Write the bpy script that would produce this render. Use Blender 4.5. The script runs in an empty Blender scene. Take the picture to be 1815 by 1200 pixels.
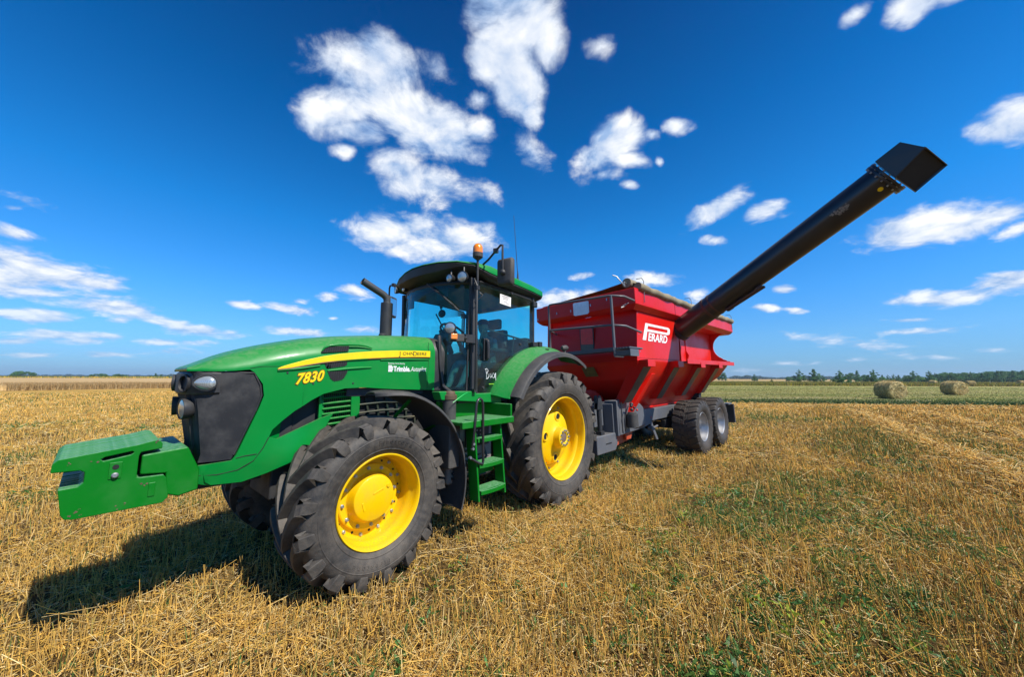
import bpy, bmesh, math, random
import numpy as np
from mathutils import Vector, Matrix, Euler
from mathutils.bvhtree import BVHTree
from mathutils.geometry import delaunay_2d_cdt

SC = bpy.context.scene
COL = SC.collection
R = math.radians
PI = math.pi
random.seed(7)
RNG = np.random.default_rng(11)

# ------------------------------------------------------------------ camera
PITCH, ROLL, CAM_H = 0.1118, 0.0031, 1.8618
cam = bpy.data.cameras.new('camera')
cam.sensor_width = 36.0
cam.sensor_fit = 'HORIZONTAL'
cam.lens = 36.0 * 620.0 / 1815.0
cam.clip_start = 0.05
cam.clip_end = 20000
camo = bpy.data.objects.new('camera', cam)
COL.objects.link(camo)
_f = Vector((0, math.cos(PITCH), math.sin(PITCH)))
_u0 = Vector((0, -math.sin(PITCH), math.cos(PITCH)))
_r0 = Vector((1, 0, 0))
_r = _r0 * math.cos(ROLL) + _u0 * math.sin(ROLL)
_u = _u0 * math.cos(ROLL) - _r0 * math.sin(ROLL)
camo.matrix_world = Matrix(((_r.x, _u.x, -_f.x, 0), (_r.y, _u.y, -_f.y, 0), (_r.z, _u.z, -_f.z, CAM_H), (0, 0, 0, 1)))
SC.camera = camo

# ------------------------------------------------------------------ light, exposure
SUN_AZ, SUN_EL = R(126), R(51)
SUN_DIR = Vector((math.sin(SUN_AZ) * math.cos(SUN_EL), math.cos(SUN_AZ) * math.cos(SUN_EL), math.sin(SUN_EL)))
sun = bpy.data.lights.new('sun', 'SUN')
sun.energy = 4.9
sun.angle = R(0.55)
sun.color = (1.0, 0.95, 0.86)
suno = bpy.data.objects.new('sun', sun)
COL.objects.link(suno)
suno.rotation_mode = 'QUATERNION'
suno.rotation_quaternion = SUN_DIR.to_track_quat('Z', 'Y')
SC.view_settings.view_transform = 'Standard'
SC.view_settings.look = 'None'
SC.view_settings.exposure = 0.45
SC.view_settings.gamma = 1.0
SC.cycles.max_bounces = 8
SC.cycles.transparent_max_bounces = 24
SC.cycles.sample_clamp_indirect = 6.0

# ------------------------------------------------------------------ node helper
class NT:
    def __init__(s, tree):
        s.t = tree; s.n = tree.nodes; s.l = tree.links
    def new(s, typ, **kw):
        n = s.n.new(typ)
        for k, v in kw.items():
            if k == 'inp':
                for kk, vv in v.items():
                    if hasattr(vv, 'is_output') or isinstance(vv, bpy.types.NodeSocket):
                        s.l.new(vv, n.inputs[kk])
                    else:
                        n.inputs[kk].default_value = vv
            else:
                setattr(n, k, v)
        return n
    def math(s, op, a, b=None, c=None, clamp=False):
        n = s.n.new('ShaderNodeMath'); n.operation = op; n.use_clamp = clamp
        for i, v in enumerate((a, b, c)):
            if v is None: continue
            if isinstance(v, bpy.types.NodeSocket): s.l.new(v, n.inputs[i])
            else: n.inputs[i].default_value = v
        return n.outputs[0]
    def vmath(s, op, a, b=None, c=None):
        n = s.n.new('ShaderNodeVectorMath'); n.operation = op
        for i, v in enumerate((a, b, c)):
            if v is None: continue
            if isinstance(v, bpy.types.NodeSocket): s.l.new(v, n.inputs[i])
            else: n.inputs[i].default_value = v
        return n.outputs['Value'] if op in ('LENGTH', 'DOT_PRODUCT', 'DISTANCE') else n.outputs[0]
    def noise(s, vec, scale, detail=4, rough=0.55, out='Fac', dist=0.0):
        n = s.n.new('ShaderNodeTexNoise')
        if vec is not None: s.l.new(vec, n.inputs['Vector'])
        n.inputs['Scale'].default_value = scale; n.inputs['Detail'].default_value = detail
        n.inputs['Roughness'].default_value = rough; n.inputs['Distortion'].default_value = dist
        return n.outputs[out]
    def ramp(s, fac, pts):
        n = s.n.new('ShaderNodeValToRGB'); s.l.new(fac, n.inputs[0])
        e = n.color_ramp.elements
        while len(e) < len(pts): e.new(0.5)
        for i, (p, c) in enumerate(pts):
            e[i].position = p; e[i].color = (c, c, c, 1) if isinstance(c, (int, float)) else (*c, 1)
        return n.outputs[0]
    def mix(s, fac, a, b, blend='MIX'):
        n = s.n.new('ShaderNodeMix'); n.data_type = 'RGBA'; n.blend_type = blend
        for k, v in ((0, fac), (6, a), (7, b)):
            if isinstance(v, bpy.types.NodeSocket): s.l.new(v, n.inputs[k])
            elif k == 0: n.inputs[0].default_value = v
            else: n.inputs[k].default_value = (*v[:3], 1)
        return n.outputs[2]
    def smooth(s, v, a, b):
        n = s.n.new('ShaderNodeMapRange'); n.interpolation_type = 'SMOOTHSTEP'
        s.l.new(v, n.inputs[0]); n.inputs[1].default_value = a; n.inputs[2].default_value = b
        return n.outputs[0]
# ------------------------------------------------------------------ world: daylight sky with fair-weather clouds
w = bpy.data.worlds.new('World')
SC.world = w
w.use_nodes = True
T = NT(w.node_tree)
T.n.clear()
sky = T.new('ShaderNodeTexSky', sky_type='NISHITA')
sky.sun_disc = False
sky.sun_elevation = SUN_EL
sky.sun_rotation = SUN_AZ
sky.altitude = 100
sky.air_density = 1.0
sky.dust_density = 0.4
sky.ozone_density = 2.5
gen = T.new('ShaderNodeTexCoord').outputs['Generated']
sep = T.new('ShaderNodeSeparateXYZ', inp={0: gen})
az = T.math('ARCTAN2', sep.outputs[0], sep.outputs[1])
el = T.math('ARCSINE', sep.outputs[2])
elc = T.math('MAXIMUM', el, 0.0)
deep = T.ramp(T.math('MULTIPLY', elc, 0.9), [(0.0, (0.34, 0.62, 1.20)), (0.03, (0.36, 0.70, 1.24)), (0.09, (0.40, 0.86, 1.36)), (0.18, (0.27, 0.94, 1.58)), (0.34, (0.07, 0.92, 1.60)), (0.55, (0.0, 0.66, 1.30)), (0.80, (0.0, 0.36, 0.84))])
skyc = T.mix(1.0, sky.outputs[0], deep, 'MULTIPLY')
bg = T.new('ShaderNodeBackground', inp={0: skyc, 1: 0.085})
out = T.new('ShaderNodeOutputWorld', inp={0: bg.outputs[0]})
# ------------------------------------------------------------------ mesh builder
class MB:
    def __init__(s): s.v = []; s.f = []; s.mi = []; s.cur = 0; s.cuts = []
    def nx(s):
        """start a new piece: each piece becomes an object of its own"""
        if s.f and (not s.cuts or s.cuts[-1] != (len(s.v), len(s.f))): s.cuts.append((len(s.v), len(s.f)))
        return s
    def add(s, vs, fs):
        o = len(s.v); s.v += [tuple(p) for p in vs]
        for f in fs: s.f.append(tuple(i + o for i in f)); s.mi.append(s.cur)
        return s
    def box(s, c, d, rot=None):
        x, y, z = d[0] / 2, d[1] / 2, d[2] / 2
        vs = [Vector(p) for p in ((-x, -y, -z), (x, -y, -z), (x, y, -z), (-x, y, -z), (-x, -y, z), (x, -y, z), (x, y, z), (-x, y, z))]
        if rot is not None:
            M = Euler(rot).to_matrix(); vs = [M @ p for p in vs]
        c = Vector(c)
        return s.add([p + c for p in vs], [(0, 3, 2, 1), (4, 5, 6, 7), (0, 1, 5, 4), (1, 2, 6, 5), (2, 3, 7, 6), (3, 0, 4, 7)])
    def bb(s, x0, x1, y0, y1, z0, z1):
        return s.box(((x0 + x1) / 2, (y0 + y1) / 2, (z0 + z1) / 2), (x1 - x0, y1 - y0, z1 - z0))
    def prism(s, poly, axis, a, b):
        """poly: 2-D outline in the two other axes (x,z for 'y'; y,z for 'x'; x,y for 'z'), extruded from a to b"""
        def P(p, t):
            return {'y': (p[0], t, p[1]), 'x': (t, p[0], p[1]), 'z': (p[0], p[1], t)}[axis]
        n = len(poly)
        ar = sum(poly[i][0] * poly[(i + 1) % n][1] - poly[(i + 1) % n][0] * poly[i][1] for i in range(n))
        flip = (ar > 0) != (axis == 'y')
        if a > b: a, b = b, a
        vs = [P(p, a) for p in poly] + [P(p, b) for p in poly]
        A = list(range(n)); B = list(range(n, 2 * n))
        fs = [tuple(reversed(A)), tuple(B)] + [(i, (i + 1) % n, n + (i + 1) % n, n + i) for i in range(n)]
        if not flip: fs = [tuple(reversed(f)) for f in fs]
        return s.add(vs, fs)
    def hull(s, top, bot):
        """two matching quads (lists of 4 points) joined into a solid"""
        n = len(top)
        return s.add(list(bot) + list(top), [tuple(range(n - 1, -1, -1)), tuple(range(n, 2 * n))] + [(i, (i + 1) % n, n + (i + 1) % n, n + i) for i in range(n)])
    def loft(s, rings, closed=True, caps=(True, True)):
        n = len(rings[0]); o = []
        for r in rings: o += [tuple(p) for p in r]
        fs = []
        m = n if closed else n - 1
        for k in range(len(rings) - 1):
            for i in range(m):
                j = (i + 1) % n
                fs.append((k * n + i, k * n + j, (k + 1) * n + j, (k + 1) * n + i))
        if closed and caps[0]: fs.append(tuple(range(n - 1, -1, -1)))
        if closed and caps[1]: fs.append(tuple(range((len(rings) - 1) * n, len(rings) * n)))
        return s.add(o, fs)
    def tube(s, path, r, n=10, caps=True):
        P = [Vector(p) for p in path]; rs = r if isinstance(r, (list, tuple)) else [r] * len(P)
        t0 = (P[1] - P[0]).normalized()
        up = Vector((0, 0, 1)) if abs(t0.z) < 0.9 else Vector((1, 0, 0))
        a = t0.cross(up).normalized(); rings = []
        for i, p in enumerate(P):
            if i == 0: t = t0
            elif i == len(P) - 1: t = (P[i] - P[i - 1]).normalized()
            else: t = ((P[i] - P[i - 1]).normalized() + (P[i + 1] - P[i]).normalized()).normalized()
            a = (a - t * a.dot(t)).normalized(); b = t.cross(a)
            k = 1.0
            if 0 < i < len(P) - 1:
                c = max(0.35, t.dot((P[i] - P[i - 1]).normalized())); k = 1 / c if c > 0.8 else 1.0
            rings.append([p + (a * math.cos(q) + b * math.sin(q)) * rs[i] * (k if False else 1.0) for q in (2 * PI * j / n for j in range(n))])
        return s.loft(rings, True, (caps, caps))
    def cyl(s, p0, p1, r0, r1=None, n=20):
        return s.tube([p0, p1], [r0, r0 if r1 is None else r1], n)
    def lathe(s, prof, n=48, c=(0, 0, 0), axis='y', a0=0, a1=2 * PI):
        """prof: list of (radius, height along axis)"""
        full = abs(a1 - a0 - 2 * PI) < 1e-6
        m = n if full else n + 1
        vs = []
        for (r, h) in prof:
            for j in range(m):
                q = a0 + (a1 - a0) * j / n
                x, y = r * math.cos(q), r * math.sin(q)
                vs.append({'y': (c[0] + x, c[1] + h, c[2] + y), 'z': (c[0] + x, c[1] + y, c[2] + h), 'x': (c[0] + h, c[1] + x, c[2] + y)}[axis])
        fs = []
        for k in range(len(prof) - 1):
            for j in range(n):
                j2 = (j + 1) % m
                fs.append((k * m + j, (k + 1) * m + j, (k + 1) * m + j2, k * m + j2))
        if axis == 'y': pass
        else: fs = [tuple(reversed(f)) for f in fs]
        return s.add(vs, fs)
    def sphere(s, c, r, n=16, m=10, sc=(1, 1, 1)):
        rings = []
        vs = [(c[0], c[1], c[2] - r * sc[2])]
        for i in range(1, m):
            t = -PI / 2 + PI * i / m
            for j in range(n):
                q = 2 * PI * j / n
                vs.append((c[0] + r * sc[0] * math.cos(t) * math.cos(q), c[1] + r * sc[1] * math.cos(t) * math.sin(q), c[2] + r * sc[2] * math.sin(t)))
        vs.append((c[0], c[1], c[2] + r * sc[2]))
        fs = []
        for j in range(n): fs.append((0, 1 + (j + 1) % n, 1 + j))
        for i in range(m - 2):
            for j in range(n):
                a = 1 + i * n + j; b = 1 + i * n + (j + 1) % n
                fs.append((a, b, b + n, a + n))
        o = 1 + (m - 2) * n
        for j in range(n): fs.append((o + j, o + (j + 1) % n, len(vs) - 1))
        return s.add(vs, fs)
    def panel(s, outline, yfun, th=0.0, step=0.12, holes=(), plane='y'):
        """sheet over a 2-D outline with depth yfun(u,v); th>0 gives it an inner copy and a rim"""
        pts = []; edges = []
        def dens(o):
            r = []
            for i in range(len(o)):
                a, b = Vector(o[i]), Vector(o[(i + 1) % len(o)]); k = max(1, int((b - a).length / step + 0.5))
                r += [a.lerp(b, t / k) for t in range(k)]
            return r
        loops = [dens(outline)] + [dens(h) for h in holes]
        for L in loops:
            o = len(pts); pts += [Vector(p) for p in L]; edges += [(o + i, o + (i + 1) % len(L)) for i in range(len(L))]
        nb = len(pts)
        xs = [p.x for p in loops[0]]; zs = [p.y for p in loops[0]]
        def inside(p, L):
            c = False
            for i in range(len(L)):
                a, b = L[i], L[i - 1]
                if (a.y > p[1]) != (b.y > p[1]) and p[0] < (b.x - a.x) * (p[1] - a.y) / (b.y - a.y) + a.x: c = not c
            return c
        def dmin(p):
            return min((q - Vector(p)).length for q in pts[:nb])
        x = min(xs) + step / 2
        while x < max(xs):
            z = min(zs) + step / 2
            while z < max(zs):
                if inside((x, z), loops[0]) and not any(inside((x, z), h) for h in loops[1:]) and dmin((x, z)) > step * 0.45: pts.append(Vector((x, z)))
                z += step
            x += step
        vo, eo, fo, *_ = delaunay_2d_cdt(pts, edges, [], 0, 1e-5)
        F = []
        for f in fo:
            c = sum((vo[i] for i in f), Vector((0, 0))) / len(f)
            if inside(c, loops[0]) and not any(inside(c, h) for h in loops[1:]): F.append(tuple(f))
        def P3(p, off):
            y = yfun(p.x, p.y) - off
            return {'y': (p.x, y, p.y), 'x': (y, p.x, p.y), 'z': (p.x, p.y, y)}[plane]
        def orient(f):
            a, b, c = vo[f[0]], vo[f[1]], vo[f[2]]
            ccw = (b - a).cross(c - a) > 0
            want = plane in 'xz'
            return f if ccw == want else tuple(reversed(f))
        F = [orient(f) for f in F]
        n = len(vo)
        vs = [P3(p, 0) for p in vo]
        fs = list(F)
        if th > 0:
            vs += [P3(p, th) for p in vo]
            fs += [tuple(i + n for i in reversed(f)) for f in F]
            cnt = {}
            for f in F:
                for i in range(len(f)):
                    a, b = f[i], f[(i + 1) % len(f)]
                    cnt[(a, b)] = 1
            for (a, b) in list(cnt):
                if (b, a) not in cnt: fs.append((b, a, a + n, b + n))
        return s.add(vs, fs)
    def mesh(s, name):
        me = bpy.data.meshes.new(name)
        me.from_pydata(s.v, [], s.f)
        return me
    def build(s, name, mat, parent=None, smooth=35, bevel=0.0, seg=2, loc=None, fix=True):
        if s.cuts:
            ed = [(0, 0)] + [c for c in s.cuts if c[1] < len(s.f)] + [(len(s.v), len(s.f))]
            first = None
            for (v0, f0), (v1, f1) in zip(ed, ed[1:]):
                q = MB(); q.v = s.v[v0:v1]; q.f = [tuple(i - v0 for i in f) for f in s.f[f0:f1]]; q.mi = s.mi[f0:f1]
                o = q.build(name, mat, parent, smooth, bevel, seg, loc, fix)
                first = first or o
            return first
        me = s.mesh(name)
        if fix:
            bm = bmesh.new(); bm.from_mesh(me); bmesh.ops.recalc_face_normals(bm, faces=bm.faces[:]); bm.to_mesh(me); bm.free()
        mats = mat if isinstance(mat, (list, tuple)) else [mat]
        for m in mats: me.materials.append(m)
        if len(mats) > 1: me.polygons.foreach_set('material_index', s.mi)
        if smooth:
            me.polygons.foreach_set('use_smooth', [True] * len(me.polygons))
            me.set_sharp_from_angle(angle=R(smooth))
        me.update()
        o = bpy.data.objects.new(name, me)
        COL.objects.link(o)
        if parent is not None: o.parent = parent
        if loc is not None: o.location = loc
        if bevel > 0:
            md = o.modifiers.new('bevel', 'BEVEL'); md.width = bevel; md.segments = seg
            md.limit_method = 'ANGLE'; md.angle_limit = R(38); md.harden_normals = bool(smooth)
        return o

def empty(name, parent=None, loc=(0, 0, 0), rot=(0, 0, 0), scale=(1, 1, 1)):
    o = bpy.data.objects.new(name, None); COL.objects.link(o)
    o.empty_display_size = 0.2
    o.location = loc; o.rotation_euler = rot; o.scale = scale
    if parent is not None: o.parent = parent
    return o
def tag(o, label=None, cat=None, group=None, kind=None):
    if label: o['label'] = label
    if cat: o['category'] = cat
    if group: o['group'] = group
    if kind: o['kind'] = kind
    return o
def dup(o, parent=None):
    c = o.copy(); COL.objects.link(c)
    if parent is not None: c.parent = parent
    for ch in list(o.children): dup(ch, c)
    return c
def text_mesh(mb, s, mp, size=1.0, extrude=0.0, shear=0.0, offset=0.0, spacing=1.0, align='LEFT'):
    """letters as faces; mp maps (u, v) of the text plane to a 3-D point; returns the text width"""
    cu = bpy.data.curves.new('t', 'FONT'); cu.body = s; cu.size = size; cu.shear = shear; cu.offset = offset
    cu.space_character = spacing; cu.resolution_u = 4; cu.align_x = align; cu.fill_mode = 'FRONT'
    ob = bpy.data.objects.new('t', cu)
    me = ob.to_mesh()
    vs = [mp(v.co.x, v.co.y) for v in me.vertices]
    fs = [tuple(p.vertices) for p in me.polygons]
    wd = max([v.co.x for v in me.vertices] or [0])
    ob.to_mesh_clear(); bpy.data.objects.remove(ob); bpy.data.curves.remove(cu)
    a, b, c = (Vector(vs[i]) for i in fs[0][:3])
    mb.add(vs, fs)
    return wd

# ------------------------------------------------------------------ materials
def mat_new(name):
    m = bpy.data.materials.new(name); m.use_nodes = True
    t = NT(m.node_tree); b = t.n['Principled BSDF']
    return m, t, b
def setp(b, t, **kw):
    for k, v in kw.items():
        k = k.replace('_', ' ')
        if isinstance(v, bpy.types.NodeSocket): t.l.new(v, b.inputs[k])
        else: b.inputs[k].default_value = v
def paint(name, col, rough=0.32, coat=0.5, dirt=0.25, dirtcol=(0.30, 0.23, 0.14), metal=0.0, scale=3.0, bump=0.0, spec=0.5, updirt_sheen=None, upcol=None):
    """painted metal: dust film, small scuffs, broken gloss"""
    m, t, b = mat_new(name)
    oc = t.new('ShaderNodeTexCoord').outputs['Object']
    geo = t.new('ShaderNodeNewGeometry')
    n1 = t.noise(oc, scale, 6, 0.62); n2 = t.noise(oc, scale * 9, 5, 0.6); n3 = t.noise(oc, scale * 45, 2, 0.5)
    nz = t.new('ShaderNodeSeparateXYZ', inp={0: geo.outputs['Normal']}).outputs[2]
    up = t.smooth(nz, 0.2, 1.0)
    film = t.math('MULTIPLY', t.smooth(n1, 0.42, 0.75), dirt)
    if updirt_sheen is None: film = t.math('MULTIPLY_ADD', t.math('MULTIPLY', up, t.smooth(n2, 0.35, 0.6)), dirt * 1.1, film)
    spots = t.math('MULTIPLY', t.smooth(n3, 0.70, 0.76), min(0.7, dirt * 1.6))
    f = t.math('MAXIMUM', film, spots, clamp=True)
    hue = t.mix(t.math('MULTIPLY', t.smooth(n2, 0.3, 0.8), 0.18), col, tuple(c * 0.78 for c in col))
    c = t.mix(f, hue, dirtcol)
    if updirt_sheen is not None:
        fu = t.math('MULTIPLY', t.math('MULTIPLY', up, t.math('MULTIPLY_ADD', t.smooth(n2, 0.35, 0.65), 0.7, 0.3)), updirt_sheen)
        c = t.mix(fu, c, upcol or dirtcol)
    rg = t.math('MULTIPLY_ADD', t.smooth(n1, 0.3, 0.8), 0.18, rough)
    rg = t.math('ADD', rg, t.math('MULTIPLY', f, 0.35), clamp=True)
    setp(b, t, Base_Color=c, Roughness=rg, Metallic=metal, Coat_Weight=coat, Coat_Roughness=0.12)
    b.inputs['Specular IOR Level'].default_value = spec
    if bump > 0:
        bn = t.new('ShaderNodeBump', inp={'Strength': 0.25, 'Distance': bump, 'Height': n2}); t.l.new(bn.outputs[0], b.inputs['Normal'])
    return m
def rubber(name, col=(0.024, 0.0235, 0.0235), dust=(0.165, 0.138, 0.108), amt=0.60):
    m, t, b = mat_new(name)
    oc = t.new('ShaderNodeTexCoord').outputs['Object']
    n1 = t.noise(oc, 2.6, 7, 0.65); n2 = t.noise(oc, 22, 5, 0.6); n3 = t.noise(oc, 160, 2, 0.5)
    f = t.math('MULTIPLY', t.math('MULTIPLY_ADD', t.smooth(n2, 0.25, 0.8), 0.5, t.math('MULTIPLY', t.smooth(n1, 0.3, 0.72), 0.7)), amt, clamp=True)
    setp(b, t, Base_Color=t.mix(f, col, dust), Roughness=t.math('MULTIPLY_ADD', f, 0.25, 0.52))
    b.inputs['Specular IOR Level'].default_value = 0.35
    bn = t.new('ShaderNodeBump', inp={'Strength': 0.5, 'Distance': 0.005, 'Height': t.math('ADD', n3, n2)}); t.l.new(bn.outputs[0], b.inputs['Normal'])
    return m
def glass(name, tint, gloss=1.0, dust=0.06):
    m, t, b = mat_new(name); t.n.remove(b); out = t.n['Material Output']
    oc = t.new('ShaderNodeTexCoord').outputs['Object']
    tr = t.new('ShaderNodeBsdfTransparent', inp={0: (*tint, 1)})
    gl = t.new('ShaderNodeBsdfGlossy', inp={0: (1, 1, 1, 1), 1: 0.02})
    fr = t.new('ShaderNodeFresnel', inp={0: 1.5})
    df = t.new('ShaderNodeBsdfDiffuse', inp={0: (0.42, 0.38, 0.30, 1)})
    a = t.new('ShaderNodeMixShader', inp={0: t.math('MULTIPLY', fr.outputs[0], gloss, clamp=True)}); t.l.new(tr.outputs[0], a.inputs[1]); t.l.new(gl.outputs[0], a.inputs[2])
    d = t.math('MULTIPLY', t.smooth(t.noise(oc, 4, 6, 0.65), 0.3, 0.8), dust * 2)
    c = t.new('ShaderNodeMixShader', inp={0: d}); t.l.new(a.outputs[0], c.inputs[1]); t.l.new(df.outputs[0], c.inputs[2])
    t.l.new(c.outputs[0], out.inputs[0])
    return m
def plain(name, col, rough=0.5, metal=0.0, var=0.2, scale=12, **kw):
    m, t, b = mat_new(name)
    oc = t.new('ShaderNodeTexCoord').outputs['Object']
    n = t.noise(oc, scale, 5, 0.6)
    setp(b, t, Base_Color=t.mix(t.smooth(n, 0.3, 0.75), tuple(c * (1 - var) for c in col), tuple(min(1, c * (1 + var)) for c in col)), Roughness=rough, Metallic=metal, **kw)
    return m

GREEN = (0.0, 0.205, 0.030)
M = {}
M['green'] = paint('green_paint', GREEN, 0.34, 0.10, 0.06, (0.12, 0.22, 0.08), spec=0.22, updirt_sheen=0.42, upcol=(0.20, 0.27, 0.15))
M['green_worn'] = paint('worn_green_paint', (0.0, 0.150, 0.007), 0.44, 0.0, 0.10, (0.10, 0.26, 0.10), scale=5, spec=0.22, updirt_sheen=0.5, upcol=(0.24, 0.42, 0.27))  # pale top tint paints both worn streaks and reflected light on upper faces
M['yellow'] = paint('yellow_paint', (0.80, 0.49, 0.0), 0.38, 0.1, 0.22, (0.36, 0.22, 0.05), scale=6, spec=0.3)
M['decal_yellow'] = plain('yellow_decal', (0.88, 0.60, 0.0), 0.4, var=0.05)
M['decal_white'] = plain('white_decal', (0.80, 0.82, 0.80), 0.5, var=0.06)
M['decal_dark'] = plain('dark_lettering', (0.04, 0.05, 0.01), 0.5, var=0.1)
M['decal_brown'] = plain('brown_outline', (0.14, 0.05, 0.0), 0.5, var=0.1)
M['red'] = paint('red_paint', (0.63, 0.009, 0.004), 0.34, 0.12, 0.10, (0.40, 0.12, 0.05), scale=1.5, spec=0.25)
M['black'] = paint('black_plastic', (0.022, 0.022, 0.024), 0.45, 0.0, 0.22, (0.10, 0.09, 0.075), scale=4)
M['tube'] = paint('black_painted_tube', (0.013, 0.013, 0.016), 0.30, 0.35, 0.14, (0.10, 0.06, 0.035), scale=2)
M['screen'] = paint('dusty_black_mesh', (0.020, 0.021, 0.024), 0.6, 0.0, 0.42, (0.12, 0.115, 0.11), scale=4, bump=0.002, spec=0.2)
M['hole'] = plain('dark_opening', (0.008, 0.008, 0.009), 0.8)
M['under'] = paint('shaded_underbody', (0.020, 0.021, 0.022), 0.6, 0.0, 0.35, (0.07, 0.055, 0.04), scale=4)  # shadow beneath the machine put into the dark base colour, dirt over it
M['grey'] = paint('grey_chassis_paint', (0.095, 0.100, 0.112), 0.45, 0.2, 0.22, (0.20, 0.17, 0.13), scale=3)
M['ribface'] = paint('grey_rib_strip', (0.085, 0.085, 0.085), 0.30, 0.0, 0.3, (0.13, 0.11, 0.09), scale=2, metal=0.55)  # dark grey, partly metallic strip on the rib faces
M['steel'] = paint('galvanised_steel', (0.40, 0.41, 0.43), 0.40, 0.0, 0.25, (0.30, 0.25, 0.2), metal=0.9, scale=5)
M['bolt'] = plain('bolt_steel', (0.42, 0.47, 0.52), 0.35, 0.8)
M['rubber'] = rubber('tyre_rubber')
M['rubber2'] = rubber('trailer_tyre_rubber', (0.032, 0.030, 0.028), (0.12, 0.09, 0.065), 0.5)
M['fender'] = rubber('fender_plastic', (0.038, 0.039, 0.042), (0.12, 0.105, 0.085), 0.5)
M['glass'] = glass('tinted_cab_glass', (0.42, 0.95, 0.90), 0.8, 0.025)
M['lens'] = None
M['tarp'] = plain('rolled_tarpaulin', (0.24, 0.20, 0.125), 0.85, var=0.25, scale=5)
M['paper'] = plain('white_paper', (0.8, 0.78, 0.74), 0.7, var=0.04)
M['seat'] = plain('cab_upholstery', (0.05, 0.052, 0.055), 0.8)
M['trim'] = plain('cab_trim', (0.075, 0.078, 0.075), 0.7)
M['skin'] = plain('skin', (0.42, 0.22, 0.15), 0.55, var=0.1)
M['shirt'] = plain('grey_shirt', (0.14, 0.16, 0.17), 0.85)
M['trousers'] = plain('pale_trousers', (0.30, 0.32, 0.31), 0.85)
M['cap'] = plain('maroon_cap', (0.16, 0.012, 0.015), 0.8)
M['hair'] = plain('grey_hair', (0.30, 0.27, 0.24), 0.8)
M['shoe'] = plain('dark_shoe', (0.03, 0.03, 0.03), 0.5)
M['mirror'] = plain('mirror_glass', (0.7, 0.72, 0.74), 0.04, 1.0, var=0.02)
def _lens():
    m, t, b = mat_new('lamp_lens')
    oc = t.new('ShaderNodeTexCoord').outputs['Object']
    wv = t.new('ShaderNodeTexWave', inp={0: oc, 1: 42.0}); wv.bands_direction = 'Y'
    n = t.noise(oc, 18, 4, .6)
    f = t.math('MULTIPLY_ADD', wv.outputs['Fac'], .25, t.math('MULTIPLY', n, .75))
    setp(b, t, Base_Color=t.mix(f, (0.16, 0.18, 0.18), (0.66, 0.70, 0.70)), Roughness=0.2, Metallic=0.45, Coat_Weight=1.0, Coat_Roughness=0.03)
    return m
M['lens'] = _lens()
def _amber():
    m, t, b = mat_new('amber_plastic')
    setp(b, t, Base_Color=(1.0, 0.26, 0.0, 1), Roughness=0.15, Coat_Weight=1.0, Coat_Roughness=0.04)
    b.inputs['Subsurface Weight'].default_value = 0.4
    b.inputs['Subsurface Radius'].default_value = (0.05, 0.02, 0.005)
    return m
M['amber'] = _amber()
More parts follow.
